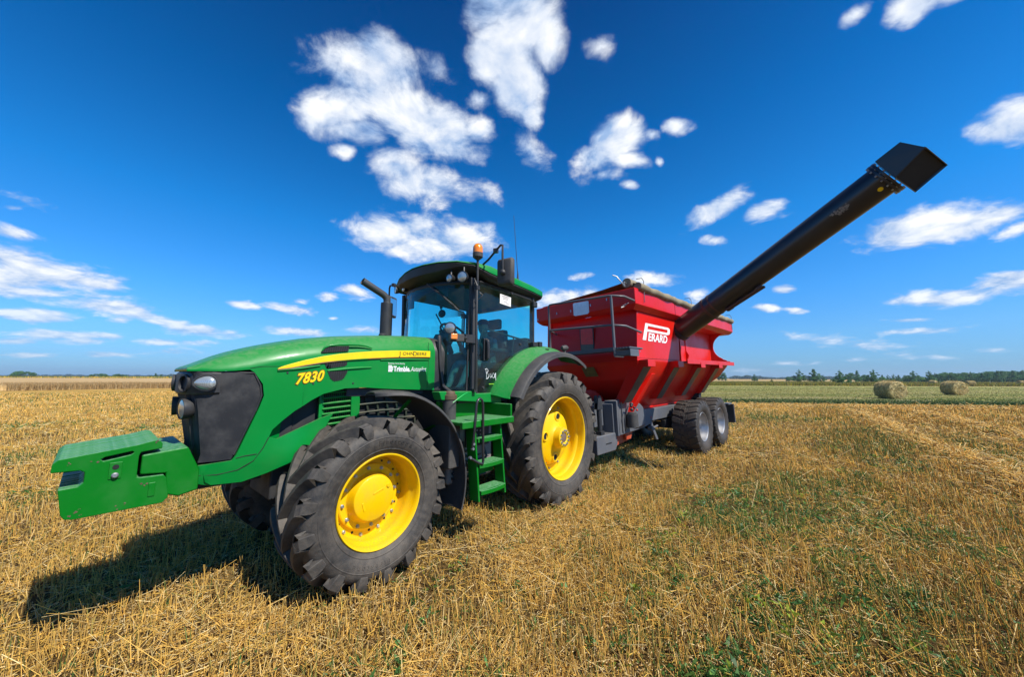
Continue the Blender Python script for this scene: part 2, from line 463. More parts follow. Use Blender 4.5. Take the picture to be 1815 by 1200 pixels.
# ------------------------------------------------------------------ fair-weather clouds far overhead
# each cloud bank: azimuth, elevation (radians), half axes (radians), tilt, weight
CLOUDS = [(-0.423, 0.714, 0.158, 0.077, 0.11, 1.25), (-0.482, 0.636, 0.099, 0.066, 0.39, 1.1), (-0.351, 0.665, 0.155, 0.066, -0.0, 1.2), (-0.236, 0.63, 0.135, 0.065, -0.12, 1.2),
          (-0.436, 0.591, 0.097, 0.034, 0.04, 1.0), (-0.185, 0.599, 0.104, 0.036, -0.08, 0.9), (-0.462, 0.549, 0.036, 0.021, 0.31, 0.9), (-0.11, 0.635, 0.049, 0.03, 0.07, 0.8),
          (-0.258, 0.743, 0.081, 0.038, -0.06, 0.55), (-0.313, 0.552, 0.106, 0.044, -0.03, 0.85), (-0.24, 0.523, 0.156, 0.054, -0.02, 0.85), (-0.089, 0.849, 0.114, 0.061, 0.05, 1.2),
          (0.037, 0.846, 0.155, 0.072, -0.04, 1.3), (-0.052, 0.78, 0.141, 0.07, -0.03, 1.3), (0.02, 0.718, 0.111, 0.069, -0.01, 1.2), (0.127, 0.815, 0.071, 0.064, -0.23, 0.9),
          (0.063, 0.678, 0.06, 0.033, -0.04, 0.9), (0.037, 0.607, 0.069, 0.041, -0.16, 0.7), (-0.103, 0.693, 0.05, 0.019, 0.06, 0.5), (0.278, 0.795, 0.037, 0.022, -0.02, 0.45),
          (0.304, 0.598, 0.1, 0.058, 0.21, 1.05), (0.239, 0.569, 0.083, 0.037, 0.05, 1.0), (0.359, 0.602, 0.077, 0.042, -0.01, 0.9), (0.349, 0.548, 0.071, 0.021, -0.17, 0.7),
          (0.426, 0.595, 0.031, 0.016, -0.26, 0.6), (0.497, 0.601, 0.05, 0.026, -0.19, 0.8), (0.441, 0.535, 0.02, 0.012, -0.3, 0.75), (0.328, 0.492, 0.032, 0.012, -0.15, 0.6),
          (0.254, 0.525, 0.056, 0.015, -0.12, 0.4), (0.568, 0.396, 0.067, 0.03, 0.23, 0.95), (0.665, 0.366, 0.041, 0.018, -0.13, 1.0), (0.585, 0.334, 0.034, 0.012, -0.22, 0.75),
          (0.538, 0.382, 0.021, 0.012, -0.27, 0.5), (-0.267, 0.388, 0.224, 0.067, -0.02, 1.15), (-0.336, 0.385, 0.121, 0.036, 0.05, 1.0), (-0.195, 0.372, 0.13, 0.042, 0.15, 1.0),
          (-0.245, 0.429, 0.092, 0.023, 0.25, 0.7), (-0.097, 0.415, 0.056, 0.027, -0.24, 0.6), (-0.281, 0.35, 0.089, 0.027, 0.1, 0.9), (0.897, 0.629, 0.045, 0.031, -0.03, 1.1),
          (0.951, 0.607, 0.058, 0.025, -0.28, 1.15), (0.887, 0.613, 0.023, 0.019, -0.02, 0.9), (0.809, 0.66, 0.025, 0.014, 0.31, 0.45), (0.961, 0.584, 0.021, 0.015, -1.05, 0.7),
          (0.971, 0.397, 0.054, 0.033, 0.07, 1.1), (0.999, 0.397, 0.036, 0.028, -0.2, 1.0), (0.934, 0.394, 0.027, 0.02, -0.57, 0.8), (0.862, 0.293, 0.099, 0.038, -0.08, 1.1),
          (0.917, 0.295, 0.051, 0.025, 0.01, 1.0), (0.946, 0.265, 0.033, 0.016, 0.09, 0.85), (0.981, 0.272, 0.034, 0.017, 0.07, 1.0), (0.824, 0.289, 0.056, 0.022, -0.32, 0.8),
          (0.837, 0.268, 0.035, 0.01, -0.04, 0.6), (0.911, 0.153, 0.075, 0.021, -0.05, 0.9900000000000001), (0.954, 0.167, 0.055, 0.02, 0.08, 0.9450000000000001), (0.976, 0.169, 0.029, 0.012, 0.24, 0.81),
          (0.944, 0.178, 0.025, 0.011, -0.1, 0.7200000000000001), (0.685, 0.204, 0.024, 0.011, 0.01, 0.81), (0.647, 0.165, 0.037, 0.011, -0.12, 0.855), (0.706, 0.158, 0.025, 0.009, -0.14, 0.855),
          (0.52, 0.211, 0.039, 0.026, 0.64, 0.81), (0.417, 0.271, 0.092, 0.027, -0.21, 1.035), (0.367, 0.267, 0.063, 0.019, -0.1, 0.7200000000000001), (0.171, 0.287, 0.032, 0.013, -0.05, 0.855),
          (0.126, 0.223, 0.115, 0.033, 0.11, 1.035), (0.183, 0.234, 0.061, 0.018, -0.04, 0.7200000000000001), (0.861, 0.116, 0.032, 0.006, -0.05, 0.765), (0.873, 0.092, 0.055, 0.008, 0.03, 0.7200000000000001),
          (0.757, 0.081, 0.085, 0.013, -0.17, 0.378), (0.798, 0.067, 0.048, 0.011, -0.27, 0.405), (-0.941, 0.18, 0.087, 0.034, -0.18, 1.035), (-0.968, 0.159, 0.065, 0.026, 0.05, 0.9900000000000001),
          (-0.897, 0.17, 0.05, 0.017, -0.12, 0.81), (-0.949, 0.144, 0.062, 0.016, 0.03, 0.81), (-0.871, 0.178, 0.023, 0.008, 0.22, 0.54), (-0.859, 0.129, 0.085, 0.017, -0.06, 0.9450000000000001),
          (-0.946, 0.106, 0.05, 0.016, -0.03, 0.9450000000000001), (-0.814, 0.119, 0.051, 0.01, -0.07, 0.81), (-0.781, 0.11, 0.054, 0.011, -0.08, 0.81), (-0.727, 0.096, 0.08, 0.016, -0.1, 0.9),
          (-0.881, 0.147, 0.044, 0.008, 0.1, 0.45), (-0.901, 0.075, 0.076, 0.011, 0.01, 0.9), (-0.888, 0.066, 0.043, 0.008, 0.09, 0.81), (-0.958, 0.06, 0.029, 0.007, 0.09, 0.7200000000000001),
          (-0.786, 0.07, 0.044, 0.008, -0.0, 0.7200000000000001), (-0.739, 0.071, 0.039, 0.008, 0.07, 0.63), (-0.939, 0.037, 0.062, 0.005, 0.06, 0.54), (-0.865, 0.041, 0.052, 0.006, 0.05, 0.5850000000000001),
          (-0.841, 0.043, 0.024, 0.005, 0.05, 0.63), (-0.776, 0.049, 0.054, 0.007, 0.05, 0.45), (-0.972, 0.284, 0.025, 0.011, -0.04, 0.5), (-0.974, 0.229, 0.031, 0.011, -0.03, 0.5),
          (-0.984, 0.27, 0.016, 0.008, 0.46, 0.45), (-0.67, 0.161, 0.033, 0.011, -0.05, 0.855), (-0.583, 0.163, 0.069, 0.013, -0.1, 0.855), (-0.574, 0.111, 0.082, 0.013, -0.03, 0.9),
          (-0.415, 0.213, 0.075, 0.022, -0.05, 0.9900000000000001), (-0.494, 0.195, 0.031, 0.011, 0.01, 0.7200000000000001), (-0.472, 0.147, 0.017, 0.005, 0.08, 0.63), (-0.383, 0.118, 0.061, 0.011, 0.05, 0.7200000000000001),
          (-0.561, 0.182, 0.026, 0.006, 0.12, 0.45), (-0.847, 0.108, 0.016, 0.006, 0.13, 0.54), (0.671, 0.037, 0.038, 0.006, -0.02, 0.54), (0.714, 0.035, 0.018, 0.005, -0.02, 0.49500000000000005),
          (0.783, 0.038, 0.018, 0.004, -0.03, 0.45), (0.842, 0.048, 0.027, 0.004, -0.05, 0.54), (0.938, 0.048, 0.025, 0.005, -0.06, 0.54), (0.586, 0.02, 0.037, 0.005, -0.01, 0.36000000000000004),
          (0.869, 0.041, 0.037, 0.005, -0.04, 0.315)]
def build_clouds():
    st = R(0.22)
    A = np.arange(R(-62), R(62), st); E = np.arange(0.0, R(56), st)
    a, e = np.meshgrid(A, E)
    rng = np.random.default_rng(3)
    # smooth wander of the bank outlines
    wa = np.zeros_like(a); we = np.zeros_like(a)
    for f, amp in ((9, .020), (17, .012), (33, .006)):
        for q in range(5):
            t = rng.uniform(0, 2 * PI); ph = rng.uniform(0, 6.28, 2)
            s = np.sin(f * (a * math.cos(t) + e * math.sin(t)) * 1.0 + ph[0])
            wa += amp * .5 * s; we += amp * .28 * np.sin(f * (a * math.sin(t) - e * math.cos(t)) + ph[1])
    lowk = np.clip(e / .25, .12, 1)
    pa = a + wa * lowk; pe = e + we * lowk
    acc = np.full_like(a, -1.0)
    for ca, ce, ra, rb, rot, wt in CLOUDS:
        da, de = pa - ca, pe - ce; c, s = math.cos(rot), math.sin(rot)
        u = (da * c + de * s) / ra; v = (-da * s + de * c) / rb
        acc = np.maximum(acc, wt * (1 - np.sqrt(u * u + v * v)))
    RD = 9000.0
    P = np.stack([RD * np.cos(e) * np.sin(a), RD * np.cos(e) * np.cos(a), RD * np.sin(e)], -1).reshape(-1, 3)
    nE, nA = a.shape
    keep = np.maximum.reduce([acc[:-1, :-1], acc[1:, :-1], acc[:-1, 1:], acc[1:, 1:]]) > -0.62
    i, j = np.nonzero(keep)
    q = np.stack([i * nA + j, (i + 1) * nA + j, (i + 1) * nA + j + 1, i * nA + j + 1], -1)
    used, inv = np.unique(q.ravel(), return_inverse=True)
    me = bpy.data.meshes.new('clouds')
    V = P[used]; F = inv.reshape(-1, 4)
    me.vertices.add(len(V)); me.vertices.foreach_set('co', V.astype(np.float32).ravel())
    me.loops.add(F.size); me.loops.foreach_set('vertex_index', F.astype(np.int32).ravel())
    me.polygons.add(len(F)); me.polygons.foreach_set('loop_start', np.arange(0, F.size, 4, dtype=np.int32))
    me.update(calc_edges=True)
    at = me.attributes.new('cover', 'FLOAT', 'POINT'); at.data.foreach_set('value', acc.ravel()[used].astype(np.float32))
    at = me.attributes.new('sky_az', 'FLOAT', 'POINT'); at.data.foreach_set('value', a.ravel()[used].astype(np.float32))
    at = me.attributes.new('sky_el', 'FLOAT', 'POINT'); at.data.foreach_set('value', e.ravel()[used].astype(np.float32))
    m = bpy.data.materials.new('cloud'); m.use_nodes = True; T = NT(m.node_tree); T.n.clear()
    acc_ = T.new('ShaderNodeAttribute', attribute_name='cover').outputs['Fac']
    az = T.new('ShaderNodeAttribute', attribute_name='sky_az').outputs['Fac']
    el = T.new('ShaderNodeAttribute', attribute_name='sky_el').outputs['Fac']
    dr = T.vmath('NORMALIZE', T.new('ShaderNodeTexCoord').outputs['Object'])
    sx = T.new('ShaderNodeSeparateXYZ', inp={0: dr})
    up = T.math('ADD', sx.outputs[2], 0.28)
    uv = T.new('ShaderNodeCombineXYZ', inp={0: T.math('DIVIDE', sx.outputs[0], up), 1: T.math('DIVIDE', sx.outputs[1], up), 2: 0.3}).outputs[0]
    n1 = T.noise(uv, CL_SCALE, 12, 0.64, dist=0.3)
    n2 = T.noise(T.vmath('ADD', uv, (0.035, -0.045, 0)), CL_SCALE, 5, 0.55, dist=0.25)
    n1b = T.noise(uv, CL_SCALE, 5, 0.55, dist=0.25)
    acc_s = T.math('MINIMUM', acc_, 0.62)
    dens = T.math('ADD', T.math('MULTIPLY', T.math('SUBTRACT', n1, 0.5), 5.6), T.math('MULTIPLY_ADD', acc_s, 2.7, -0.62))
    alpha = T.smooth(dens, -0.72, 1.0)
    relief = T.math('MULTIPLY_ADD', T.math('SUBTRACT', n1b, n2), 3.2, 0.50)
    core = T.smooth(dens, 0.1, 2.2)
    lit = T.math('ADD', T.math('MULTIPLY', relief, 0.8), T.math('MULTIPLY', core, 0.40), clamp=True)
    hz = T.smooth(el, 0.0, 0.2)
    ccol = T.mix(lit, (0.34, 0.50, 0.78), (0.97, 0.985, 1.0))
    ccol = T.mix(hz, T.mix(0.35, ccol, (0.40, 0.62, 0.90)), ccol)
    alpha = T.math('MULTIPLY', alpha, T.math('MULTIPLY_ADD', hz, 0.22, 0.75))
    em = T.new('ShaderNodeEmission', inp={0: ccol, 1: 0.80})
    tr = T.new('ShaderNodeBsdfTransparent')
    mx = T.new('ShaderNodeMixShader', inp={0: alpha}); T.l.new(tr.outputs[0], mx.inputs[1]); T.l.new(em.outputs[0], mx.inputs[2])
    T.new('ShaderNodeOutputMaterial', inp={0: mx.outputs[0]})
    m.cycles.emission_sampling = 'NONE'
    me.materials.append(m)
    o = bpy.data.objects.new('clouds', me); COL.objects.link(o)
    tag(o, 'scattered white fair-weather clouds across the deep blue sky', kind='stuff')
CL_SCALE = 6.2
build_clouds()
# ------------------------------------------------------------------ wheels (local: y outward, x forward, z up)
def carcass(mb, prof, n=96):
    full = [(r, y) for r, y in prof] + [(r, -y) for r, y in reversed(prof[:-1])]
    mb.lathe(full, n)
def prof_r(prof, y):
    P = sorted((p[1], p[0]) for p in prof if p[0] > 0.0)
    y = abs(y)
    # outermost radius at this y along the tread part of the profile
    best = None
    for (r0, y0), (r1, y1) in zip(prof, prof[1:]):
        lo, hi = min(y0, y1), max(y0, y1)
        if lo <= y <= hi and hi > lo:
            r = r0 + (r1 - r0) * (y - y0) / (y1 - y0)
            best = r if best is None else max(best, r)
    return best if best is not None else prof[-1][0]
def ag_lugs(mb, prof, n, A, hw, rt, wtop, wbase, side):
    """bars of a tractor tread: stations from just past the centre line to the shoulder, then down the sidewall"""
    st = []
    for u in (-0.12, 0.05, 0.25, 0.45, 0.65, 0.83, 0.95, 1.0):
        y = u * hw
        top = rt - 0.012 * max(0, u) ** 2 - (0.012 if u >= 0.999 else 0)
        th = A * (1 - max(0, u)) ** 1.2 if u > 0 else A * (1 - u * 1.2)
        st.append((y, top, prof_r(prof, y) - 0.02, th, wtop * (1 + 0.75 * max(0, u) ** 2), wbase * (1 + 0.75 * max(0, u) ** 2)))
    for s in (1, -1):
        for k in range(n):
            f0 = 2 * PI * (k + (0.5 if s < 0 else 0)) / n
            rings = []
            for (y, top, base, th, wt, wb) in st:
                f = f0 + th
                def P(r, da): return (r * math.sin(f + da), s * y, r * math.cos(f + da))
                rings.append([P(base, -wb / base), P(top, -wt / top), P(top, wt / top), P(base, wb / base)])
            for (r, y, wt, inn) in side:
                f = f0 - 0.015
                def Q(y_, da): return (r * math.sin(f + da), s * y_, r * math.cos(f + da))
                rings.append([Q(y - inn, -(wt + 0.012) / r), Q(y, -wt / r), Q(y, wt / r), Q(y - inn, (wt + 0.012) / r)])
            if s < 0: rings = [list(reversed(q)) for q in rings]
            mb.loft(rings, True)
def bolts(mb, r, y, n, rad, h, a0=0.0):
    for k in range(n):
        a = a0 + 2 * PI * k / n
        c = (r * math.cos(a), y, r * math.sin(a)); mb.nx()
        mb.cyl(c, (c[0], y + h, c[2]), rad, rad, 6)
        mb.cyl((c[0], y - 0.002, c[2]), (c[0], y + h * 0.3, c[2]), rad * 1.35, rad * 1.35, 10)

def make_rear_wheel(parent, name='rear_wheel'):
    w = empty(name, parent)
    prof = [(0.605, 0.268), (0.635, 0.287), (0.69, 0.313), (0.77, 0.325), (0.825, 0.322), (0.870, 0.303), (0.903, 0.268), (0.922, 0.21), (0.932, 0.12), (0.936, 0.0)]
    mb = MB(); carcass(mb, prof)
    ag_lugs(mb, prof, 18, 0.42, 0.292, 1.000, 0.031, 0.056, [(0.958, 0.314, 0.054, 0.09), (0.910, 0.327, 0.054, 0.08), (0.865, 0.331, 0.048, 0.05), (0.822, 0.327, 0.034, 0.03)])
    mb.lathe([(0.66, 0.302), (0.668, 0.311), (0.676, 0.309)], 72); mb.lathe([(0.785, 0.324), (0.790, 0.3285), (0.797, 0.324)], 72)
    mb.build('tyre', M['rubber'], w, 40, bevel=0.006, seg=2)
    mb = MB()
    mb.lathe([(0.598, 0.235), (0.610, 0.262), (0.612, 0.276), (0.604, 0.284), (0.592, 0.279), (0.582, 0.262), (0.578, 0.235), (0.575, 0.17), (0.558, 0.145), (0.553, 0.10), (0.566, 0.07), (0.562, 0.0), (0.53, -0.05), (0.52, -0.26), (0.60, -0.27)], 80)
    mb.lathe([(0.535, -0.03), (0.535, -0.018), (0.44, -0.012), (0.43, -0.03)], 64)
    mb.build('rim', M['yellow'], w, 30)
    mb = MB()
    mb.lathe([(0.43, -0.02), (0.43, 0.0), (0.405, 0.01), (0.395, 0.055), (0.380, 0.085), (0.345, 0.105), (0.25, 0.118), (0.19, 0.135), (0.16, 0.165), (0.150, 0.205), (0.147, 0.245), (0.144, 0.262), (0.128, 0.268), (0.075, 0.262), (0.068, 0.250), (0.0, 0.250)], 64)
    hub = mb.build('hub', M['yellow'], w, 30, bevel=0.006)
    mb = MB()
    for k in range(4):
        a = k * PI / 2 + 0.2
        mb.nx(); mb.lathe([(0.050, 0.0), (0.050, 0.010), (0.0, 0.010)], 20, (0.300 * math.cos(a), 0.106, 0.300 * math.sin(a)))
    mb.build('casting_hole', M['hole'], w, 30)
    mb = MB()
    for k in range(4):
        a = k * PI / 2 + 0.2
        mb.nx(); mb.lathe([(0.050, 0.0), (0.052, 0.024), (0.060, 0.028), (0.072, 0.022), (0.085, -0.01)], 24, (0.300 * math.cos(a), 0.104, 0.300 * math.sin(a)))
    mb.build('casting_boss', M['yellow'], w, 40)
    mb = MB(); bolts(mb, 0.108, 0.266, 12, 0.0135, 0.02); bolts(mb, 0.405, 0.012, 10, 0.014, 0.022, 0.15); bolts(mb, 0.485, -0.016, 12, 0.015, 0.022, 0.1)
    mb.build('wheel_bolt', M['bolt'], w, 30)
    mb = MB(); mb.lathe([(0.066, 0.249), (0.066, 0.258), (0.05, 0.262), (0.0, 0.262)], 32)
    mb.build('axle_end', paint('rusty_axle_end', (0.16, 0.10, 0.07), 0.6, 0, 0.3), w)
    return w

def make_front_wheel(parent, name='front_wheel'):
    w = empty(name, parent)
    prof = [(0.415, 0.225), (0.44, 0.247), (0.49, 0.272), (0.555, 0.284), (0.60, 0.279), (0.635, 0.260), (0.660, 0.232), (0.676, 0.19), (0.686, 0.10), (0.690, 0.0)]
    mb = MB(); carcass(mb, prof)
    ag_lugs(mb, prof, 17, 0.45, 0.25, 0.755, 0.026, 0.050, [(0.718, 0.273, 0.046, 0.08), (0.68, 0.284, 0.046, 0.07), (0.640, 0.288, 0.042, 0.05), (0.60, 0.2845, 0.030, 0.03)])
    mb.lathe([(0.455, 0.256), (0.462, 0.265), (0.470, 0.262)], 72); mb.lathe([(0.570, 0.282), (0.575, 0.2865), (0.582, 0.282)], 72)
    mb.build('tyre', M['rubber'], w, 40, bevel=0.005, seg=2)
    mb = MB()
    mb.lathe([(0.405, 0.20), (0.419, 0.228), (0.421, 0.240), (0.415, 0.247), (0.404, 0.243), (0.395, 0.228), (0.390, 0.20), (0.388, 0.15), (0.374, 0.125), (0.368, 0.08), (0.374, 0.03), (0.362, -0.02), (0.36, -0.2), (0.415, -0.225)], 80)
    mb.lathe([(0.372, -0.035), (0.372, -0.022), (0.30, -0.018), (0.29, -0.035)], 64)
    mb.build('rim', M['yellow'], w, 30)
    mb = MB()
    mb.lathe([(0.30, -0.024), (0.30, 0.012), (0.288, 0.020), (0.240, 0.020), (0.230, 0.026), (0.214, 0.06), (0.207, 0.095), (0.200, 0.110), (0.186, 0.117), (0.0, 0.119)], 64)
    mb.build('hub', M['yellow'], w, 30, bevel=0.004); mb = MB()
    mb.bb(-0.10, 0.005, 0.116, 0.1225, 0.035, 0.05); mb.nx()
    mb.bb(0.112, 0.13, 0.116, 0.1225, -0.06, 0.02); mb.nx()
    mb.lathe([(0.019, 0), (0.019, 0.012), (0.0, 0.012)], 16, (-0.155, 0.115, 0.045))
    mb.build('hub_marking', M['yellow'], w, 30, bevel=0.002)
    mb = MB(); bolts(mb, 0.264, 0.019, 12, 0.0125, 0.022, 0.2); bolts(mb, 0.345, -0.020, 12, 0.012, 0.018, 0.45)
    mb.build('wheel_bolt', M['bolt'], w, 30)
    mb = MB()
    for k in range(12):
        a = 0.2 + 2 * PI * k / 12
        mb.nx(); mb.lathe([(0.011, 0.0), (0.011, 0.004), (0.0, 0.004)], 10, (0.328 * math.cos(a), -0.0195, 0.328 * math.sin(a)))
    mb.build('rim_slot', M['hole'], w)
    # raised sidewall letters
    mb = MB()
    def arc_text(s, r, a_mid, size, depth_y):
        cu = bpy.data.curves.new('t', 'FONT'); cu.body = s; cu.size = size; cu.extrude = 0.003; cu.resolution_u = 3; cu.align_x = 'CENTER'; cu.space_character = 1.5
        ob = bpy.data.objects.new('t', cu); me = ob.to_mesh()
        vs = []
        for v in me.vertices:
            rr = r + v.co.y; a = a_mid - v.co.x / r
            yy = depth_y(rr) + (0.0035 if v.co.z > 0 else -0.002)
            vs.append((-rr * math.cos(a), yy, rr * math.sin(a)))
        mb.add(vs, [tuple(p.vertices) for p in me.polygons])
        ob.to_mesh_clear(); bpy.data.objects.remove(ob); bpy.data.curves.remove(cu)
    def sy(r):
        for (r0, y0), (r1, y1) in zip(prof, prof[1:]):
            if r0 <= r <= r1: return y0 + (y1 - y0) * (r - r0) / (r1 - r0)
        return 0.27
    arc_text('Firestone', 0.515, R(62), 0.062, sy)
    mb.nx(); arc_text('Firestone', 0.515, R(242), 0.062, sy)
    mb.build('sidewall_lettering', M['rubber'], w, 0, fix=False)
    return w

def make_trailer_wheel(parent, name='trailer_wheel'):
    w = empty(name, parent)
    RT, HW = 0.655, 0.30
    prof = [(0.352, 0.235), (0.385, 0.262), (0.44, 0.288), (0.51, 0.297), (0.565, 0.288), (0.60, 0.272), (0.618, 0.25), (0.632, 0.15), (0.636, 0.0)]
    mb = MB(); carcass(mb, prof, 72)
    n = 22
    def bar(f0, ys, ths, wt, s):
        rings = []
        for y, th in zip(ys, ths):
            top = RT - 0.02 * (abs(y) / HW) ** 3; base = prof_r(prof, y) - 0.015
            f = f0 + th
            def P(r, da): return (r * math.sin(f + da), y, r * math.cos(f + da))
            rings.append([P(base, -(wt + .01) / base), P(top, -wt / top), P(top, wt / top), P(base, (wt + .01) / base)])
        if ys[-1] < ys[0]: rings = [list(reversed(q)) for q in rings]
        mb.loft(rings, True)
    for k in range(n):
        f = 2 * PI * k / n
        for s in (1, -1):
            ff = f + (PI / n if s < 0 else 0)
            bar(ff, [s * y for y in (0.085, 0.14, 0.20, 0.25, 0.278)], [0.10, 0.07, 0.035, 0.01, 0.0], 0.058, s)
            rr = 0.60
            mb.loft([[(r * math.sin(ff + da), s * y, r * math.cos(ff + da)) for (y, da) in ((yy - .04, -w_), (yy, -w_), (yy, w_), (yy - .04, w_))] for (r, yy, w_) in ((0.622, 0.279, 0.09), (0.585, 0.291, 0.08), (0.565, 0.292, 0.06))], True)
            bar(ff + 0.12, [s * y for y in (-0.01, 0.03, 0.07)], [0.03, 0.0, -0.03], 0.05, s)
    mb.build('tyre', M['rubber2'], w, 40, bevel=0.005)
    mb = MB()
    mb.lathe([(0.342, 0.215), (0.353, 0.238), (0.355, 0.247), (0.348, 0.252), (0.338, 0.247), (0.328, 0.225), (0.324, 0.17), (0.306, 0.14), (0.298, 0.04), (0.285, 0.0), (0.27, -0.03), (0.12, -0.05), (0.12, -0.02), (0.09, 0.04), (0.0, 0.05)], 64)
    mb.build('rim', M['steel'], w, 30)
    mb = MB(); bolts(mb, 0.165, -0.044, 10, 0.013, 0.03)
    mb.build('wheel_nut', M['bolt'], w)
    return w
# ------------------------------------------------------------------ tractor (x forward from the rear axle, y left, z up)
TR = empty('tractor', loc=(-0.1275, 6.1945, 0), rot=(0, 0, math.atan2(-math.cos(0.6994), -math.sin(0.6994))))
tag(TR, 'large green tractor with yellow wheels, front weights and glazed cab, hitched to the red trailer', 'tractor')

def interp(x, tab):
    if x <= tab[0][0]: return tab[0][1]
    for (a, b), (c, d) in zip(tab, tab[1:]):
        if x <= c:
            t = (x - a) / (c - a); return b + (d - b) * t
    return tab[-1][1]
Y0 = [(1.85, .468), (2.5, .474), (3.0, .470), (3.4, .458), (3.7, .440), (3.9, .422), (4.05, .400), (4.15, .375), (4.24, .335)]
ZC = [(1.85, 2.41), (2.2, 2.395), (2.63, 2.36), (3.0, 2.315), (3.3, 2.265), (3.55, 2.205), (3.75, 2.145), (3.9, 2.09), (4.05, 2.03), (4.15, 1.995), (4.22, 1.965), (4.26, 1.945)]
LOW = [(1.85, 1.70), (2.11, 1.715), (2.5, 1.73), (2.8, 1.755), (3.0, 1.748), (3.2, 1.70), (3.3, 1.645), (3.4, 1.575)]
def yside(x, z):
    y = interp(x, Y0)
    return y - 0.05 * max(0, z - 2.0) ** 2 - 0.03 * max(0, 1.9 - z) ** 1.5
ZSPLIT = 1.925
def hood_ring(x):
    zc = interp(x, ZC); ys = interp(x, Y0)
    zs = zc - 0.16 - 0.06 * min(1, (4.26 - x) / 1.2)      # crease where the top rolls into the side
    low = interp(x, LOW) if x < 3.38 else ZSPLIT - 0.018 * min(1, max(0, (x - 3.8) / .15))
    zs = max(zs, low + 0.015)
    pts = []
    yc = yside(x, zs)
    for i in range(13):                                     # top, crowned, with a rounded roll-off
        u = 1 - (1 - i / 12) ** 1.35; y = yc * u
        z = zc - (zc - zs) * (0.34 * u ** 2 + 0.66 * u ** 9)
        pts.append((x, y, z))
    n = 6
    for i in range(1, n + 1):
        z = zs + (low - zs) * i / n
        pts.append((x, yside(x, z), z))
    return pts
xs = [1.88, 2.0, 2.2, 2.4, 2.6, 2.8, 2.9, 3.0, 3.1, 3.2, 3.3, 3.379, 3.381, 3.5, 3.6, 3.7, 3.8, 3.9, 4.0, 4.08, 4.14, 4.19, 4.225, 4.25]
mb = MB()
rings = []
for x in xs:
    h = hood_ring(x)
    rings.append([(p[0], -p[1], p[2]) for p in reversed(h)] + h[1:])
edge = rings[-1]
for dx, g, zc_ in ((.010, .985, 1.936), (.013, .975, 1.922), (.006, .965, 1.908), (-.12, .9, 1.906)):
    rings.append([(4.25 + dx, p[1] * g, min(p[2], zc_)) for p in edge])
mb.loft(rings, closed=False)
mb.add(rings[0], [tuple(range(len(rings[0])))])
mb.add(rings[-1], [tuple(range(len(rings[-1])))])
hood = mb.build('hood', M['green'], TR, 42, fix=True)
bpy.context.view_layer.update()
_dg = [(p[0], p[1], p[2]) for r in rings for p in r]
def on_side(x, z, off=0.004): return yside(x, z) + off

# lower nose panels: the cheek beside the grille and the panel under the scoop, each side
cheek = [(3.381, ZSPLIT), (3.80, ZSPLIT), (3.765, 1.90), (3.70, 1.80), (3.685, 1.70), (3.71, 1.60), (3.84, 1.215), (3.865, 1.175), (4.08, 1.165), (4.13, 1.10), (4.10, 1.03), (4.0, 1.0), (3.78, 0.985), (3.62, 1.03),
         (3.40, 1.12), (3.20, 1.30), (3.10, 1.50), (3.2, 1.47), (3.42, 1.375), (3.56, 1.315), (3.625, 1.335), (3.60, 1.40), (3.52, 1.48), (3.44, 1.55), (3.381, 1.588)]
def ycheek(x, z): return yside(x, z) + 0.05 * max(0, min(1, (1.38 - z) / 0.25)) * max(0, min(1, (3.75 - x) / 0.3)) - 0.12 * max(0, 1.16 - z)
for s in (1, -1):
    mb = MB(); mb.panel(cheek, ycheek, 0.03, 0.07)
    o = mb.build('nose_panel', M['green'], TR, 30)
    if s < 0: o.scale = (1, -1, 1)
# seam lines of the nose panel
mb = MB()
for pts in ([(3.84, 1.19), (3.78, 1.20), (3.70, 1.205)], [(4.10, 1.09), (3.95, 1.075), (3.82, 1.09), (3.72, 1.15), (3.66, 1.25), (3.625, 1.335)]):
    mb.tube([(x, ycheek(x, z) - 0.0005, z) for x, z in pts], 0.004, 6)
mb.build('panel_seam', M['hole'], TR)
# scoop behind the nose panel
mb = MB()
sc_poly = [(3.02, 1.76), (3.2, 1.72), (3.4, 1.60), (3.6, 1.44), (3.66, 1.33), (3.55, 1.28), (3.3, 1.38), (3.05, 1.48)]
mb.panel(sc_poly, lambda x, z: yside(x, z) - 0.045 - 0.20 * min(1, max(0, (3.62 - x) / 0.3)), 0.02, 0.06)
mb.build('air_scoop', M['green'], TR, 40)
# chin joining both sides
mb = MB()
rg = []
for z, xf in ((1.165, 4.11), (1.10, 4.135), (1.03, 4.115), (0.985, 4.05)):
    rg.append([(xf - 0.25 * (abs(y) / 0.37) ** 3 * 0.35, y, z) for y in (-.375, -.30, -.18, 0, .18, .30, .375)])
mb.loft(rg, closed=False)
mb.build('chin_panel', M['green'], TR, 50)

